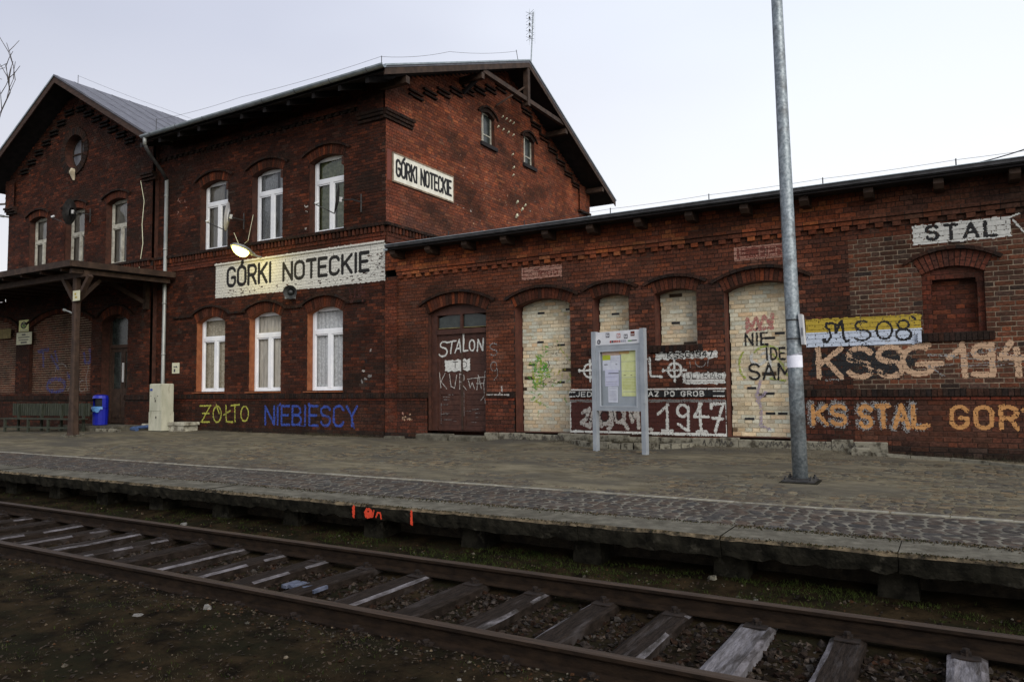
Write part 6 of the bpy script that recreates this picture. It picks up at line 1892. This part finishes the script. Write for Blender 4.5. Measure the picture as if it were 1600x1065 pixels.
# the two station name signs
ly = [rectl(-6.19, -.02, 3.73, 4.70, 'sign', .006)]
specks = [[(random.uniform(-5.9, -.05), random.uniform(3.78, 3.98)) for _ in range(1)] * 2 for _ in range(0)]
for _ in range(95):
    x = random.choice([random.uniform(-2.6, -.1), random.uniform(-1.0, -.05), random.uniform(-5.9, -3)]); z = random.uniform(3.76, 3.92) if x < -1 else random.uniform(3.80, 4.5)
    ly.append(strk([[(x, z), (x + random.uniform(.02, .09), z)]], random.uniform(.012, .03), None))
ly.append(strk([[(-.55, 3.80), (-.05, 4.30)]], .022, 'grey', .3))
ly.append(strk([[(-.47, 3.78), (-.47, 4.62)]], .012, 'grey', .35))
ly.append(strk(lay('GORKI', -5.68, 4.03, 1.72, .50, accents=(1,)), .095, 'black', 0, .05))
ly.append(strk(lay('NOTECKIE', -3.48, 4.02, 2.93, .44), .090, 'black', 0, .05))
paint(Wm, ly, 'station_name_sign', 'big white painted brick band reading GÓRKI NOTECKIE above the ground floor windows', 'sign', cell=.013, jdrop=.12, wear=.0, hdrop=.25)
ns = thing('station_name_board', (0.02, 1.5, 6.2), 'white name board reading GÓRKI NOTECKIE high on the side gable wall', 'sign')
mb = MB(); mb.wbox(Wg, .26, 2.76, 6.22, 6.88, .005, .03); mb.build('board', 'cream_sign', ns)
mb = MB(); mb.wbox(Wg, .22, 2.80, 6.88, 6.92, .004, .034); mb.wbox(Wg, .22, 2.80, 6.18, 6.22, .004, .034); mb.wbox(Wg, .22, .26, 6.22, 6.88, .004, .034); mb.wbox(Wg, 2.76, 2.80, 6.22, 6.88, .004, .034); mb.build('frame', 'mortar_light', ns)
for s, u0, wd in (('GORKI', .36, .80), ('NOTECKIE', 1.34, 1.33)):
    adv = [GL[c][0] for c in s]; tot = sum(adv) + .28 * (len(s) - 1); k = wd / tot; x = 0
    for i, c in enumerate(s):
        pls = lay(c, u0 + x, 6.36, GL[c][0] * k, .39, accents=(0,) if (s == 'GORKI' and i == 1) else None)
        o_ = paint(Wg, [strk(pls, .072, 'black', 0, 0)], 'letter', None, None, cell=.010, flat=.031, off=.002)
        o_.parent = ns; o_.location = Vector(o_.location) - BASE[ns.name]
        x += (adv[i] + .28) * k
mb = MB(); mb.wbox(Wg, .04, .20, 6.2, 6.95, .003, .0065); mb.build('paint_edge', 'P_ghost_red', ns)

# ghost lettering over two bricked-up openings
ly = [rectl(3.74, 4.70, 3.42, 3.67, 'ghost', .01), strk(lay('Ep.inen', 3.80, 3.47, .80, .17, jit=.02), .022, 'ghost_red', .1)]
for _ in range(26): x = random.uniform(3.76, 4.66); z = random.uniform(3.44, 3.64); ly.append(strk([[(x, z), (x + random.uniform(.03, .1), z)]], .02, 'ghost_red', .35))
paint(Ww, ly, 'faded_sign', 'faded pinkish painted panel with worn lettering above the left bricked-up doorway', 'sign', jdrop=.7, wear=.06)
ly = [rectl(8.22, 9.12, 3.39, 3.64, 'ghost_red', .004), rectl(8.22, 8.27, 3.39, 3.64, 'ghost', .004), rectl(8.22, 9.12, 3.39, 3.425, 'ghost', .004), rectl(8.22, 9.12, 3.615, 3.64, 'ghost', .01)]
ly.append(strk(lay('E....HEN', 8.33, 3.45, .75, .14, jit=.03), .024, 'ghost', .25))
paint(Ww, ly, 'faded_sign', 'faded dark red painted panel with pale edges behind the lamp post above the right doorway', 'sign', jdrop=.7, wear=.05)

# STAL on white
ly = [('r', 11.10, 12.44, 3.37, 3.69, 'white', .012), strk([[(12.40, 3.66), (12.55, 3.71)], [(12.47, 3.62), (12.60, 3.42), (12.75, 3.62), (13.0, 3.75)]], .026, 'white'),
      strk(lay('STAL', 11.31, 3.44, .92, .215, slope=-.03, gap=.45, jit=.04), .055, 'black')]
paint(Ww, ly, 'painted_word', 'black word STAL on a white painted patch above the blind window', 'graffiti', jdrop=.15, wear=.0, hdrop=.4)
# MS 08 on yellow and pale blue
ly = [rectl(9.41, 11.17, 2.02, 2.25, 'yellow', .004), rectl(9.41, 11.17, 1.77, 2.02, 'pale_blue', .004)]
ms = [[(9.72, 1.90), (9.68, 1.88), (9.70, 1.85), (9.76, 1.86), (9.81, 1.94), (9.79, 2.06), (9.73, 2.11), (9.75, 2.17), (9.84, 2.17), (9.92, 2.13), (9.99, 2.20), (10.01, 1.92), (10.04, 1.85), (10.10, 1.87)], [(9.88, 2.13), (9.89, 2.0), (9.97, 2.18)],
      arc(10.30, 2.10, .10, .08, 50, 260) + arc(10.29, 1.945, .13, .085, 80, -150), arc(10.63, 2.01, .115, .145, 0, 360, 18), arc(10.91, 2.09, .08, .07, 0, 360), arc(10.91, 1.93, .11, .09, 0, 360), [(11.04, 2.21), (11.08, 2.17)]]
ly.append(strk(ms, .038, 'black', 0, .2))
paint(Ww, ly, 'painted_flag', 'yellow and pale blue painted flag with curly black MS 08 right of the lamp post', 'graffiti', jdrop=.2, wear=.0, hdrop=.4)
# KSSG 194 in cream over black smears
ly = []
for _ in range(10):
    z = random.uniform(1.26, 1.72); ly.append(strk([[(random.uniform(9.5, 9.9), z), (random.uniform(10.7, 11.1), z + random.uniform(-.12, .12))]], random.uniform(.03, .08), 'black', .35, .5))
ly.append(strk([[(9.92, 1.62), (10.80, 1.30)], [(9.95, 1.35), (10.3, 1.70)], [(10.35, 1.72), (10.75, 1.45)], [(10.0, 1.50), (10.9, 1.52)]], .15, 'black', .12, .6))
ly.append(strk([[(9.50, 1.3), (9.58, 1.7)], [(9.75, 1.30), (9.92, 1.45)], [(10.1, 1.62), (10.75, 1.66)], [(10.05, 1.48), (10.4, 1.52)]], .10, 'black', .2, .6))
ly.append(strk(lay('KSS', 9.60, 1.25, 1.27, .48, gap=.22, jit=.03), .085, 'cream', .06, .1))
ly.append(strk([[(9.95, 1.60), (10.5, 1.40), (10.75, 1.44)], [(10.05, 1.70), (10.3, 1.55)], [(10.25, 1.36), (10.6, 1.30)], [(10.1, 1.47), (10.3, 1.46)]], .05, 'black', .15, .5))
ly.append(strk([arc(11.10, 1.50, .22, .22, 60, 250) + arc(11.12, 1.42, .20, .14, 230, 330) + [(11.22, 1.44)], [(11.10, 1.44), (11.42, 1.44)], [(11.10, 1.72), (11.26, 1.74)]], .085, 'cream', .02, .1))
ly.append(strk([[(11.53, 1.53), (11.70, 1.66)], [(11.72, 1.74), (11.74, 1.24)], arc(11.99, 1.61, .12, .10, 0, 360), [(12.10, 1.72), (12.11, 1.25), (11.86, 1.26)], [(12.36, 1.74), (12.22, 1.50), (12.60, 1.50)], [(12.42, 1.62), (12.44, 1.24)], [(12.68, 1.72), (13.0, 1.72), (12.82, 1.24)]], .088, 'cream', .02, .1))
for _ in range(9):
    x = random.uniform(11.1, 12.2); z = random.uniform(1.36, 1.62); ly.append(strk([[(x, z), (x + random.uniform(.3, .6), z + random.uniform(-.12, .10))]], .014, 'grey', .35))
ly.append(strk([[(11.25, 1.58), (11.6, 1.56)], [(11.25, 1.40), (11.45, 1.24)], [(9.7, 1.2), (9.95, 1.21)]], .03, 'grey', .3, .5))
paint(Ww, ly, 'graffiti', 'large cream letters KSSG 194 over black smears on the right wall', 'graffiti', jdrop=.12, hdrop=.3)
# KS STAL GOR in orange
ly = [strk([[(a + random.uniform(-.02, .02), b + random.uniform(-.02, .02)) for a, b in pl] for pl in lay('KS', 9.46, .46, .52, .32, gap=.3, jit=.05) + lay('STAL', 10.20, .43, .92, .34, gap=.3, jit=.05)], .11, 'grey', .25, .5),
      strk(lay('KS', 9.48, .46, .52, .31, gap=.3, jit=.05), .062, 'orange', .02), strk(lay('STAL', 10.22, .42, .92, .34, gap=.32, jit=.05), .066, 'orange', .02),
      strk([[(11.10, .44), (11.20, .46)]], .06, 'orange'), strk(lay('GOR', 11.53, .43, .86, .32, gap=.42, jit=.05), .062, 'orange', .02), strk([[(12.47, .70), (12.72, .74)], [(12.60, .72), (12.60, .42)]], .062, 'orange')]
paint(Ww, ly, 'graffiti', 'orange letters KS STAL GOR with grey smears along the foot of the right wall', 'graffiti', jdrop=.1, hdrop=.3)
# the 1947 panel
ly = [rectl(4.88, 8.02, .25, .82, 'oxide', .004)]
ly += [strk([[(4.86, .24), (4.86, .84)]], .05, 'white', 0, .2), strk([[(4.86, .245), (8.04, .235)]], .045, 'white', .02, .2), strk([[(8.03, .24), (8.03, .84)]], .055, 'white', 0, .1), strk([[(4.80, .855), (8.06, .855)]], .05, 'grey', .1, .2)]
d1947 = [[(6.72, .60), (6.92, .78)], [(6.90, .78), (6.90, .30)], [(6.80, .29), (7.00, .29)], arc(7.20, .67, .10, .11, 20, 330), [(7.31, .74), (7.30, .30), (7.22, .34), (7.12, .42)],
         [(7.56, .80), (7.42, .56), (7.68, .56)], [(7.52, .80), (7.54, .30)], [(7.46, .29), (7.64, .29)], [(7.74, .72), (7.74, .79), (7.98, .80)], [(7.96, .80), (7.80, .29)], [(7.76, .54), (7.94, .53)]]
ly.append(strk(d1947, .052, 'white', .0, .1))
scr = [(5.15, .62), (5.30, .70), (5.22, .50), (5.12, .42), (5.30, .34), (5.36, .60), (5.45, .72), (5.40, .45), (5.55, .36)]
ly.append(strk([scr, arc(5.62, .56, .14, .16, 60, 380), [(5.75, .72), (5.78, .40), (5.70, .30)], arc(5.92, .58, .10, .14, 0, 320), [(6.05, .72), (6.02, .44), (6.10, .32)], [(6.15, .72), (6.20, .46), (6.30, .70), (6.33, .34)], [(6.48, .44), (6.46, .34), (6.58, .30)]], .075, 'scrawl', .05, .3))
ly.append(strk([[(5.18, .60), (5.32, .44), (5.44, .64)], arc(5.62, .55, .08, .10, 0, 360), [(5.80, .66), (5.84, .44)], arc(5.93, .57, .05, .08, 0, 300), [(6.17, .64), (6.24, .50)]], .018, 'black', .1, .3))
paint(Ww, ly, 'graffiti', 'white numerals 1947 in a white-framed dark red panel behind the notice board legs', 'graffiti', jdrop=.1, hdrop=.3)
ly = [rectl(4.78, 8.05, .925, 1.045, 'black', .003), strk([[(4.78, 1.075), (8.04, 1.075)]], .032, 'white', .04, .2), strk([[(4.78, .92), (4.78, 1.06)], [(4.80, 1.03), (5.0, 1.03)], [(4.80, .94), (5.0, .94)], [(8.02, .93), (8.02, 1.05)], [(7.80, 1.03), (8.0, 1.03)], [(7.80, .94), (8.0, .94)]], .022, 'white'),
      strk(lay('JEDEN', 5.03, .945, .62, .085, gap=.35), .020, 'white'), strk(lay('Z', 6.36, .945, .07, .085), .014, 'white', .3), strk(lay('AZ', 6.56, .945, .20, .085, gap=.4), .020, 'white'), strk(lay('PO', 6.88, .945, .18, .085, gap=.4), .020, 'white'), strk(lay('GROB', 7.20, .945, .42, .085, gap=.45), .020, 'white')]
paint(Ww, ly, 'graffiti', 'black ledge band with white words JED… AZ PO GROB behind the notice board', 'graffiti', cell=.009, jdrop=.25)
def crossc(u, z, r_):
    return [arc(u, z, r_ * .58, r_ * .58, 0, 360, 20), [(u - r_, z), (u + r_, z)], [(u, z - r_ * .92), (u, z + r_ * .92)], [(u - r_ * 1.0, z - .015), (u - r_ * 1.0, z + .015)]]
paint(Ww, [strk(crossc(5.30, 1.46, .235), .042, 'white', 0, .15)], 'graffiti', 'white cross in a circle half hidden by the left post of the notice board', 'graffiti', jdrop=.25)
paint(Ww, [strk(crossc(7.05, 1.43, .225), .042, 'white', 0, .15), strk([[(6.56, 1.68), (6.57, 1.33), (6.80, 1.31)], [(6.46, 1.62), (6.50, 1.66)]], .044, 'white', 0, .15)], 'graffiti', 'white letter L and white cross in a circle right of the notice board', 'graffiti', jdrop=.25)
ly = [('r', 6.68, 7.87, 1.635, 1.765, 'white', .02), strk(lay('KSSG1947', 6.92, 1.655, .86, .10, gap=.3, slope=.02, jit=.05), .020, 'black'), strk([[(7.34, 1.60), (7.36, 1.48)], arc(7.55, 1.58, .10, .10, 170, 370), [(7.70, 1.66), (7.68, 1.50)]], .016, 'grey', .2)]
paint(Ww, ly, 'graffiti', 'small black KSSG1947 on a white strip under the second small bricked window', 'graffiti', cell=.009, jdrop=.25)
ly = [('r', 7.20, 8.0, 1.17, 1.37, 'white', .02), ('r', 7.20, 8.0, 1.245, 1.255, 'maroon', .0), strk(lay('ULTRAS', 7.26, 1.26, .68, .11, gap=.35, jit=.08), .014, 'dark_ink', .1)]
paint(Ww, ly, 'graffiti', 'thin dark word ULTRAS on a white two-row patch left of the right doorway', 'graffiti', cell=.009, jdrop=.25)
# words on the bricked-up right doorway
W4 = infill[3]
ly = [strk(moved([[(8.42, 2.08), (8.42, 2.32), (8.50, 2.16), (8.58, 2.34), (8.64, 2.18), (8.72, 2.36), (8.84, 2.18), (8.86, 2.38)], [(8.44, 2.12), (8.86, 2.14)]], .3), .06, 'pink', .25, .4)]
ly += [strk(moved([arc(8.60, 1.62, .13, .12, 150, 330), arc(8.70, 1.52, .10, .18, -60, 120)], .3), .05, 'white', .1), strk(moved([arc(8.75, 1.62, .25, .20, 20, 150), arc(8.40, 1.5, .14, .25, 120, 250), [(8.80, 1.25), (9.05, 1.20)], [(8.85, 1.68), (9.0, 1.50), (9.08, 1.30)]], .3), .035, 'lime', .3, .5)]
ly += [strk(moved([[(8.62, 1.2), (8.55, .95), (8.62, .7), (8.60, .40), (8.75, .36)], [(8.70, 1.0), (8.55, .85)]], .3), .05, 'lilac', .35, .5)]
ly += [strk(moved(lay('NIE', 8.38, 1.85, .38, .21, gap=.4, jit=.05) + [[(8.58, 2.13), (8.59, 2.15)]], .3), .034, 'black'), strk(moved(lay('IDE', 8.74, 1.58, .31, .20, gap=.4, jit=.05) + [[(8.755, 1.83), (8.765, 1.85)]], .3), .034, 'black'),
       strk(moved(lay('SAM', 8.44, 1.23, .72, .27, gap=.25, jit=.05), .3), .036, 'black')]
paint(W4, ly, 'graffiti', 'black words NIE IDE SAM on the cream bricked-up doorway by the lamp post', 'graffiti', cell=.010, jdrop=.25, off=.008)
W1 = infill[0]
ly = []
for _ in range(60):
    x, z = random.gauss(3.98, .12), random.gauss(1.42, .22); a = random.uniform(0, 3.14); L = random.uniform(.05, .14)
    ly.append(strk([[(x, z), (x + L * math.cos(a), z + L * math.sin(a))]], random.uniform(.02, .045), random.choice(['green', 'green', 'lime']), .35, .5))
for _ in range(46):
    x, z = random.uniform(3.80, 4.75), random.gauss(1.45, .42); a = random.uniform(0, 3.14); L = random.uniform(.05, .22)
    ly.append(strk([[(x, z), (x + L * .6 * math.cos(a), z + L * .3), (x + L * math.cos(a), z + L * math.sin(a))]], random.uniform(.010, .022), random.choice(['lime', 'lime', 'lemon', 'green']), .5, .5))
for _ in range(14):
    x, z = random.uniform(3.80, 4.6), random.uniform(1.1, 2.0); a = random.uniform(-1, 1.2); L = random.uniform(.10, .25)
    ly.append(strk([[(x, z), (x + L * .5, z + L * a * .3), (x + L * math.cos(a), z + L * math.sin(a))]], .010, 'dark_ink', .25))
ly = [(l[0], [[(min(max(a, 3.62), 4.80), min(max(b, .3), 2.9)) for a, b in pl] for pl in l[1]], *l[2:]) for l in ly]
paint(W1, ly, 'graffiti', 'green and lime scribble on the left cream bricked-up doorway', 'graffiti', cell=.011, jdrop=.2, off=.008)
# door
ly = [strk(moved([arc(1.68, 2.12, .10, .07, 40, 250) + arc(1.64, 1.96, .12, .10, 80, -150), [(1.76, 2.17), (2.0, 2.20)], [(1.90, 2.18), (1.86, 1.92)], [(1.98, 1.93), (2.10, 2.22), (2.14, 1.94)], [(2.02, 2.02), (2.13, 2.03)], [(2.22, 2.18), (2.20, 1.96), (2.33, 1.97)],
       arc(2.44, 2.08, .07, .12, 0, 360), [(2.58, 1.95), (2.60, 2.20), (2.72, 1.96), (2.74, 2.22)]], .12), .036, 'white', .04, .3), strk([[(2.12, 2.05), (2.13, 2.36)]], .05, 'white')]
ly += [rectl(1.62, 2.30, 1.53, 1.78, 'white', .02), strk([[(1.90, 1.60), (1.90, 1.73)], [(1.84, 1.73), (1.97, 1.73)], arc(2.14, 1.66, .075, .075, 0, 360)], .018, 'dark_ink')]
ly += [strk([[(1.46, 1.50), (1.50, 1.15)], [(1.62, 1.48), (1.50, 1.30), (1.66, 1.13)], [(1.74, 1.46), (1.78, 1.18), (1.88, 1.14), (1.94, 1.44)], [(2.02, 1.12), (2.02, 1.46), (2.14, 1.42), (2.14, 1.32), (2.04, 1.28), (2.20, 1.10)], [(2.26, 1.30), (2.30, 1.14), (2.36, 1.26), (2.42, 1.12)], [(2.24, 1.34), (2.70, 1.38)],
       [(2.48, 1.10), (2.52, 1.42), (2.60, 1.12)], [(2.48, 1.24), (2.66, 1.24)], [(2.70, 1.50), (2.66, 1.20), (2.70, .80)], [(2.58, .86), (2.72, 1.02)]], .018, 'scrawl', .15, .3)]
for _ in range(16):
    z = random.uniform(.35, 1.05); x = random.choice([random.uniform(1.5, 1.8), random.uniform(2.15, 2.45)]); ly.append(strk([[(x, z), (x + random.uniform(.08, .25), z)]], .008, 'grey', .35))
ly.append(strk([[(2.13, .5), (2.13, 1.1)], [(1.50, .35), (1.50, .8)]], .010, 'grey', .4))
paint(Ww, ly, 'graffiti', 'white words STALON TO KUR… scrawled on the brown double door', 'graffiti', cell=.010, flat=FD - .026, off=0)
ly = [strk([arc(3.02, 2.03, .09, .07, 30, 220) + arc(3.02, 1.90, .09, .06, 80, -140)], .024, 'grey', .35), strk([arc(3.02, 1.60, .08, .10, 0, 360), [(3.10, 1.62), (3.12, 1.40), (3.02, 1.30)]], .018, 'grey', .3)]
ly += [strk([[(2.9, .99), (3.45, .985)], [(3.22, 1.02), (3.22, 1.16)]], .028, 'scrawl', .1)]
paint(Ww, ly, 'graffiti', 'faint grey scribble on the bricks between the brown door and the left cream doorway', 'graffiti', jdrop=.25)
# yellow and blue words under the windows
zl = [[(-6.72, .72), (-6.25, .74)], [(-6.28, .73), (-6.62, .30)], [(-6.66, .28), (-6.30, .28)], [(-6.60, .52), (-6.32, .52)], arc(-5.98, .50, .17, .22, 0, 360, 18), [(-6.02, .76), (-5.90, .52)],
      [(-5.62, .74), (-5.60, .30), (-5.34, .29)], [(-5.70, .48), (-5.44, .60)], [(-5.42, .74), (-5.08, .76)], [(-5.26, .75), (-5.24, .30)], arc(-4.86, .52, .15, .20, 0, 360, 18)]
paint(Wm, [strk(zl, .042, 'lemon', .08, .15)], 'graffiti', 'yellow word ŻÓŁTO painted under the left ground floor window', 'graffiti', jdrop=.25)
nb = lay('NIEBIESCY', -4.06, .25, 3.2, .48, gap=.26, jit=.05)
paint(Wm, [strk(nb, .062, 'blue', .10, .2), strk([[(-3.52, .76), (-3.50, .78)], [(-2.48, .77), (-2.46, .78)]], .06, 'blue'), strk([[(-1.0, .45), (-.95, .20)], [(-2.9, .25), (-2.6, .22)]], .03, 'blue', .3)], 'graffiti', 'blue word NIEBIESCY painted under the middle and right ground floor windows', 'graffiti', jdrop=.25)
# scribbles under the canopy
bl = [[(-15.35, 2.55), (-14.75, 2.60)], [(-15.05, 2.58), (-15.0, 2.05)], [(-14.5, 2.35), (-14.1, 1.95)], [(-14.3, 2.5), (-14.15, 2.2)], [(-13.2, 2.45), (-13.1, 2.05)], arc(-14.2, 1.38, .55, .22, 0, 360, 18), [(-13.5, 1.75), (-13.1, 1.2), (-12.9, 1.6)], [(-12.6, 2.4), (-12.5, 2.1), (-12.0, 2.15)], [(-12.3, 2.5), (-12.1, 1.95)]]
paint(W_infB, [strk(bl, .11, 'blue', .58, .6)], 'graffiti', 'dim blue scribble on the bricked-up arch behind the bench', 'graffiti', jdrop=.25)
paint(W_infB, [strk([arc(-13.9, 1.85, .35, .25, 30, 180), arc(-12.65, 1.35, .18, .18, 60, 330), [(-12.3, 2.0), (-12.45, 1.6), (-12.35, 1.2)], [(-13.2, 1.5), (-13.5, 1.2)]], .035, 'grey', .25, .4)], 'graffiti', 'thin grey loops on the bricked-up arch beside the canopy post', 'graffiti', jdrop=.25)
# footing scribbles
Wf = Wall((0, -.165, 0), Xv, FN)
fl = []
for (a, b) in ((7.6, 8.15), (8.6, 9.1), (9.45, 10.2), (4.3, 4.75), (3.5, 3.9)):
    x = a
    while x < b:
        fl.append([(x, random.uniform(.05, .10)), (x + .03, random.uniform(.12, .17)), (x + .05, random.uniform(.05, .10))]); x += random.uniform(.06, .12)
paint(Wf, [strk(fl, .016, 'dark_ink', .2)], 'graffiti', 'small dark scribbles along the whitewashed footing of the low wing', 'graffiti', flat=0, cell=.008, off=0)
# worn patches and marks on the walls
def marks(W, n, u0, u1, z0, z1, cols, label, name='paint_marks', smin=.02, smax=.06, asp=2):
    ly = []
    for _ in range(n):
        x, z = random.uniform(u0, u1), random.uniform(z0, z1); ly.append(strk([[(x, z), (x + random.uniform(-.5, 1) * smax * asp, z + random.uniform(-.5, 1) * smax)]], random.uniform(smin, smax), random.choice(cols), .3, .6))
    return paint(W, ly, name, label, 'paint marks', jdrop=.25)
marks(Wm, 9, -.75, -.45, 1.2, 2.3, ['scrawl', 'black', 'grey'], 'vertical line of small pale knocks near the front corner of the house', smin=.03, smax=.06, asp=1)
marks(Wm, 6, -2.75, -2.5, 5.2, 5.9, ['scrawl'], 'few pale chips between the second and third upper windows', asp=1, smax=.04)
marks(Wm, 7, -8.1, -7.5, 6.3, 7.0, ['ghost', 'cream'], 'pale scratches on the bricks right of the top of the downpipe', asp=.8, smax=.05)
marks(Ww, 7, .55, .85, .38, .58, ['cream', 'ghost'], 'small pale blotch low on the wall left of the brown door', smin=.02, smax=.05)
marks(Wg, 34, 2.9, 8.2, 5.2, 7.6, ['scrawl', 'ghost', 'cream'], 'scattered pale chips in the bricks of the gable wall', asp=.8, smax=.04)
ly = [strk([[(-1.1 + random.uniform(-.1, .45), 3.2 + random.uniform(.0, .5)), (-1.1 + random.uniform(0, .5), 3.2 + random.uniform(.0, .5))] for _ in range(9)], .05, 'oxide', .4, .6)]
paint(Wm, ly, 'red_patch', 'dull red paint patch under the right end of the big name sign', 'paint marks', jdrop=.25)
# red marks on the platform kerb
Wk = Wall((0, -7.340, 0), Xv, FN)
for lst, lb in (([[(5.74, -.185), (5.74, -.285)]], 'first short red stroke on the platform kerb, left of the red figures'), ([arc(5.96, -.235, .045, .04, 0, 360), [(5.92, -.24), (6.0, -.24)], [(5.93, -.27), (5.99, -.27)]], 'red round figure sprayed on the platform kerb'),
                ([[(6.04, -.20), (6.02, -.27)], [(6.07, -.27), (6.09, -.22), (6.13, -.22), (6.14, -.28)]], 'thin red strokes right of the round figure on the platform kerb'), ([[(6.56, -.175), (6.56, -.30)]], 'short red stroke on the kerb above a support block')):
    paint(Wk, [strk(lst, .034 if len(lst) != 2 else .018, 'red_mark', .0, .3)], 'spray_mark', lb, 'spray mark', flat=0, cell=.006, off=0)
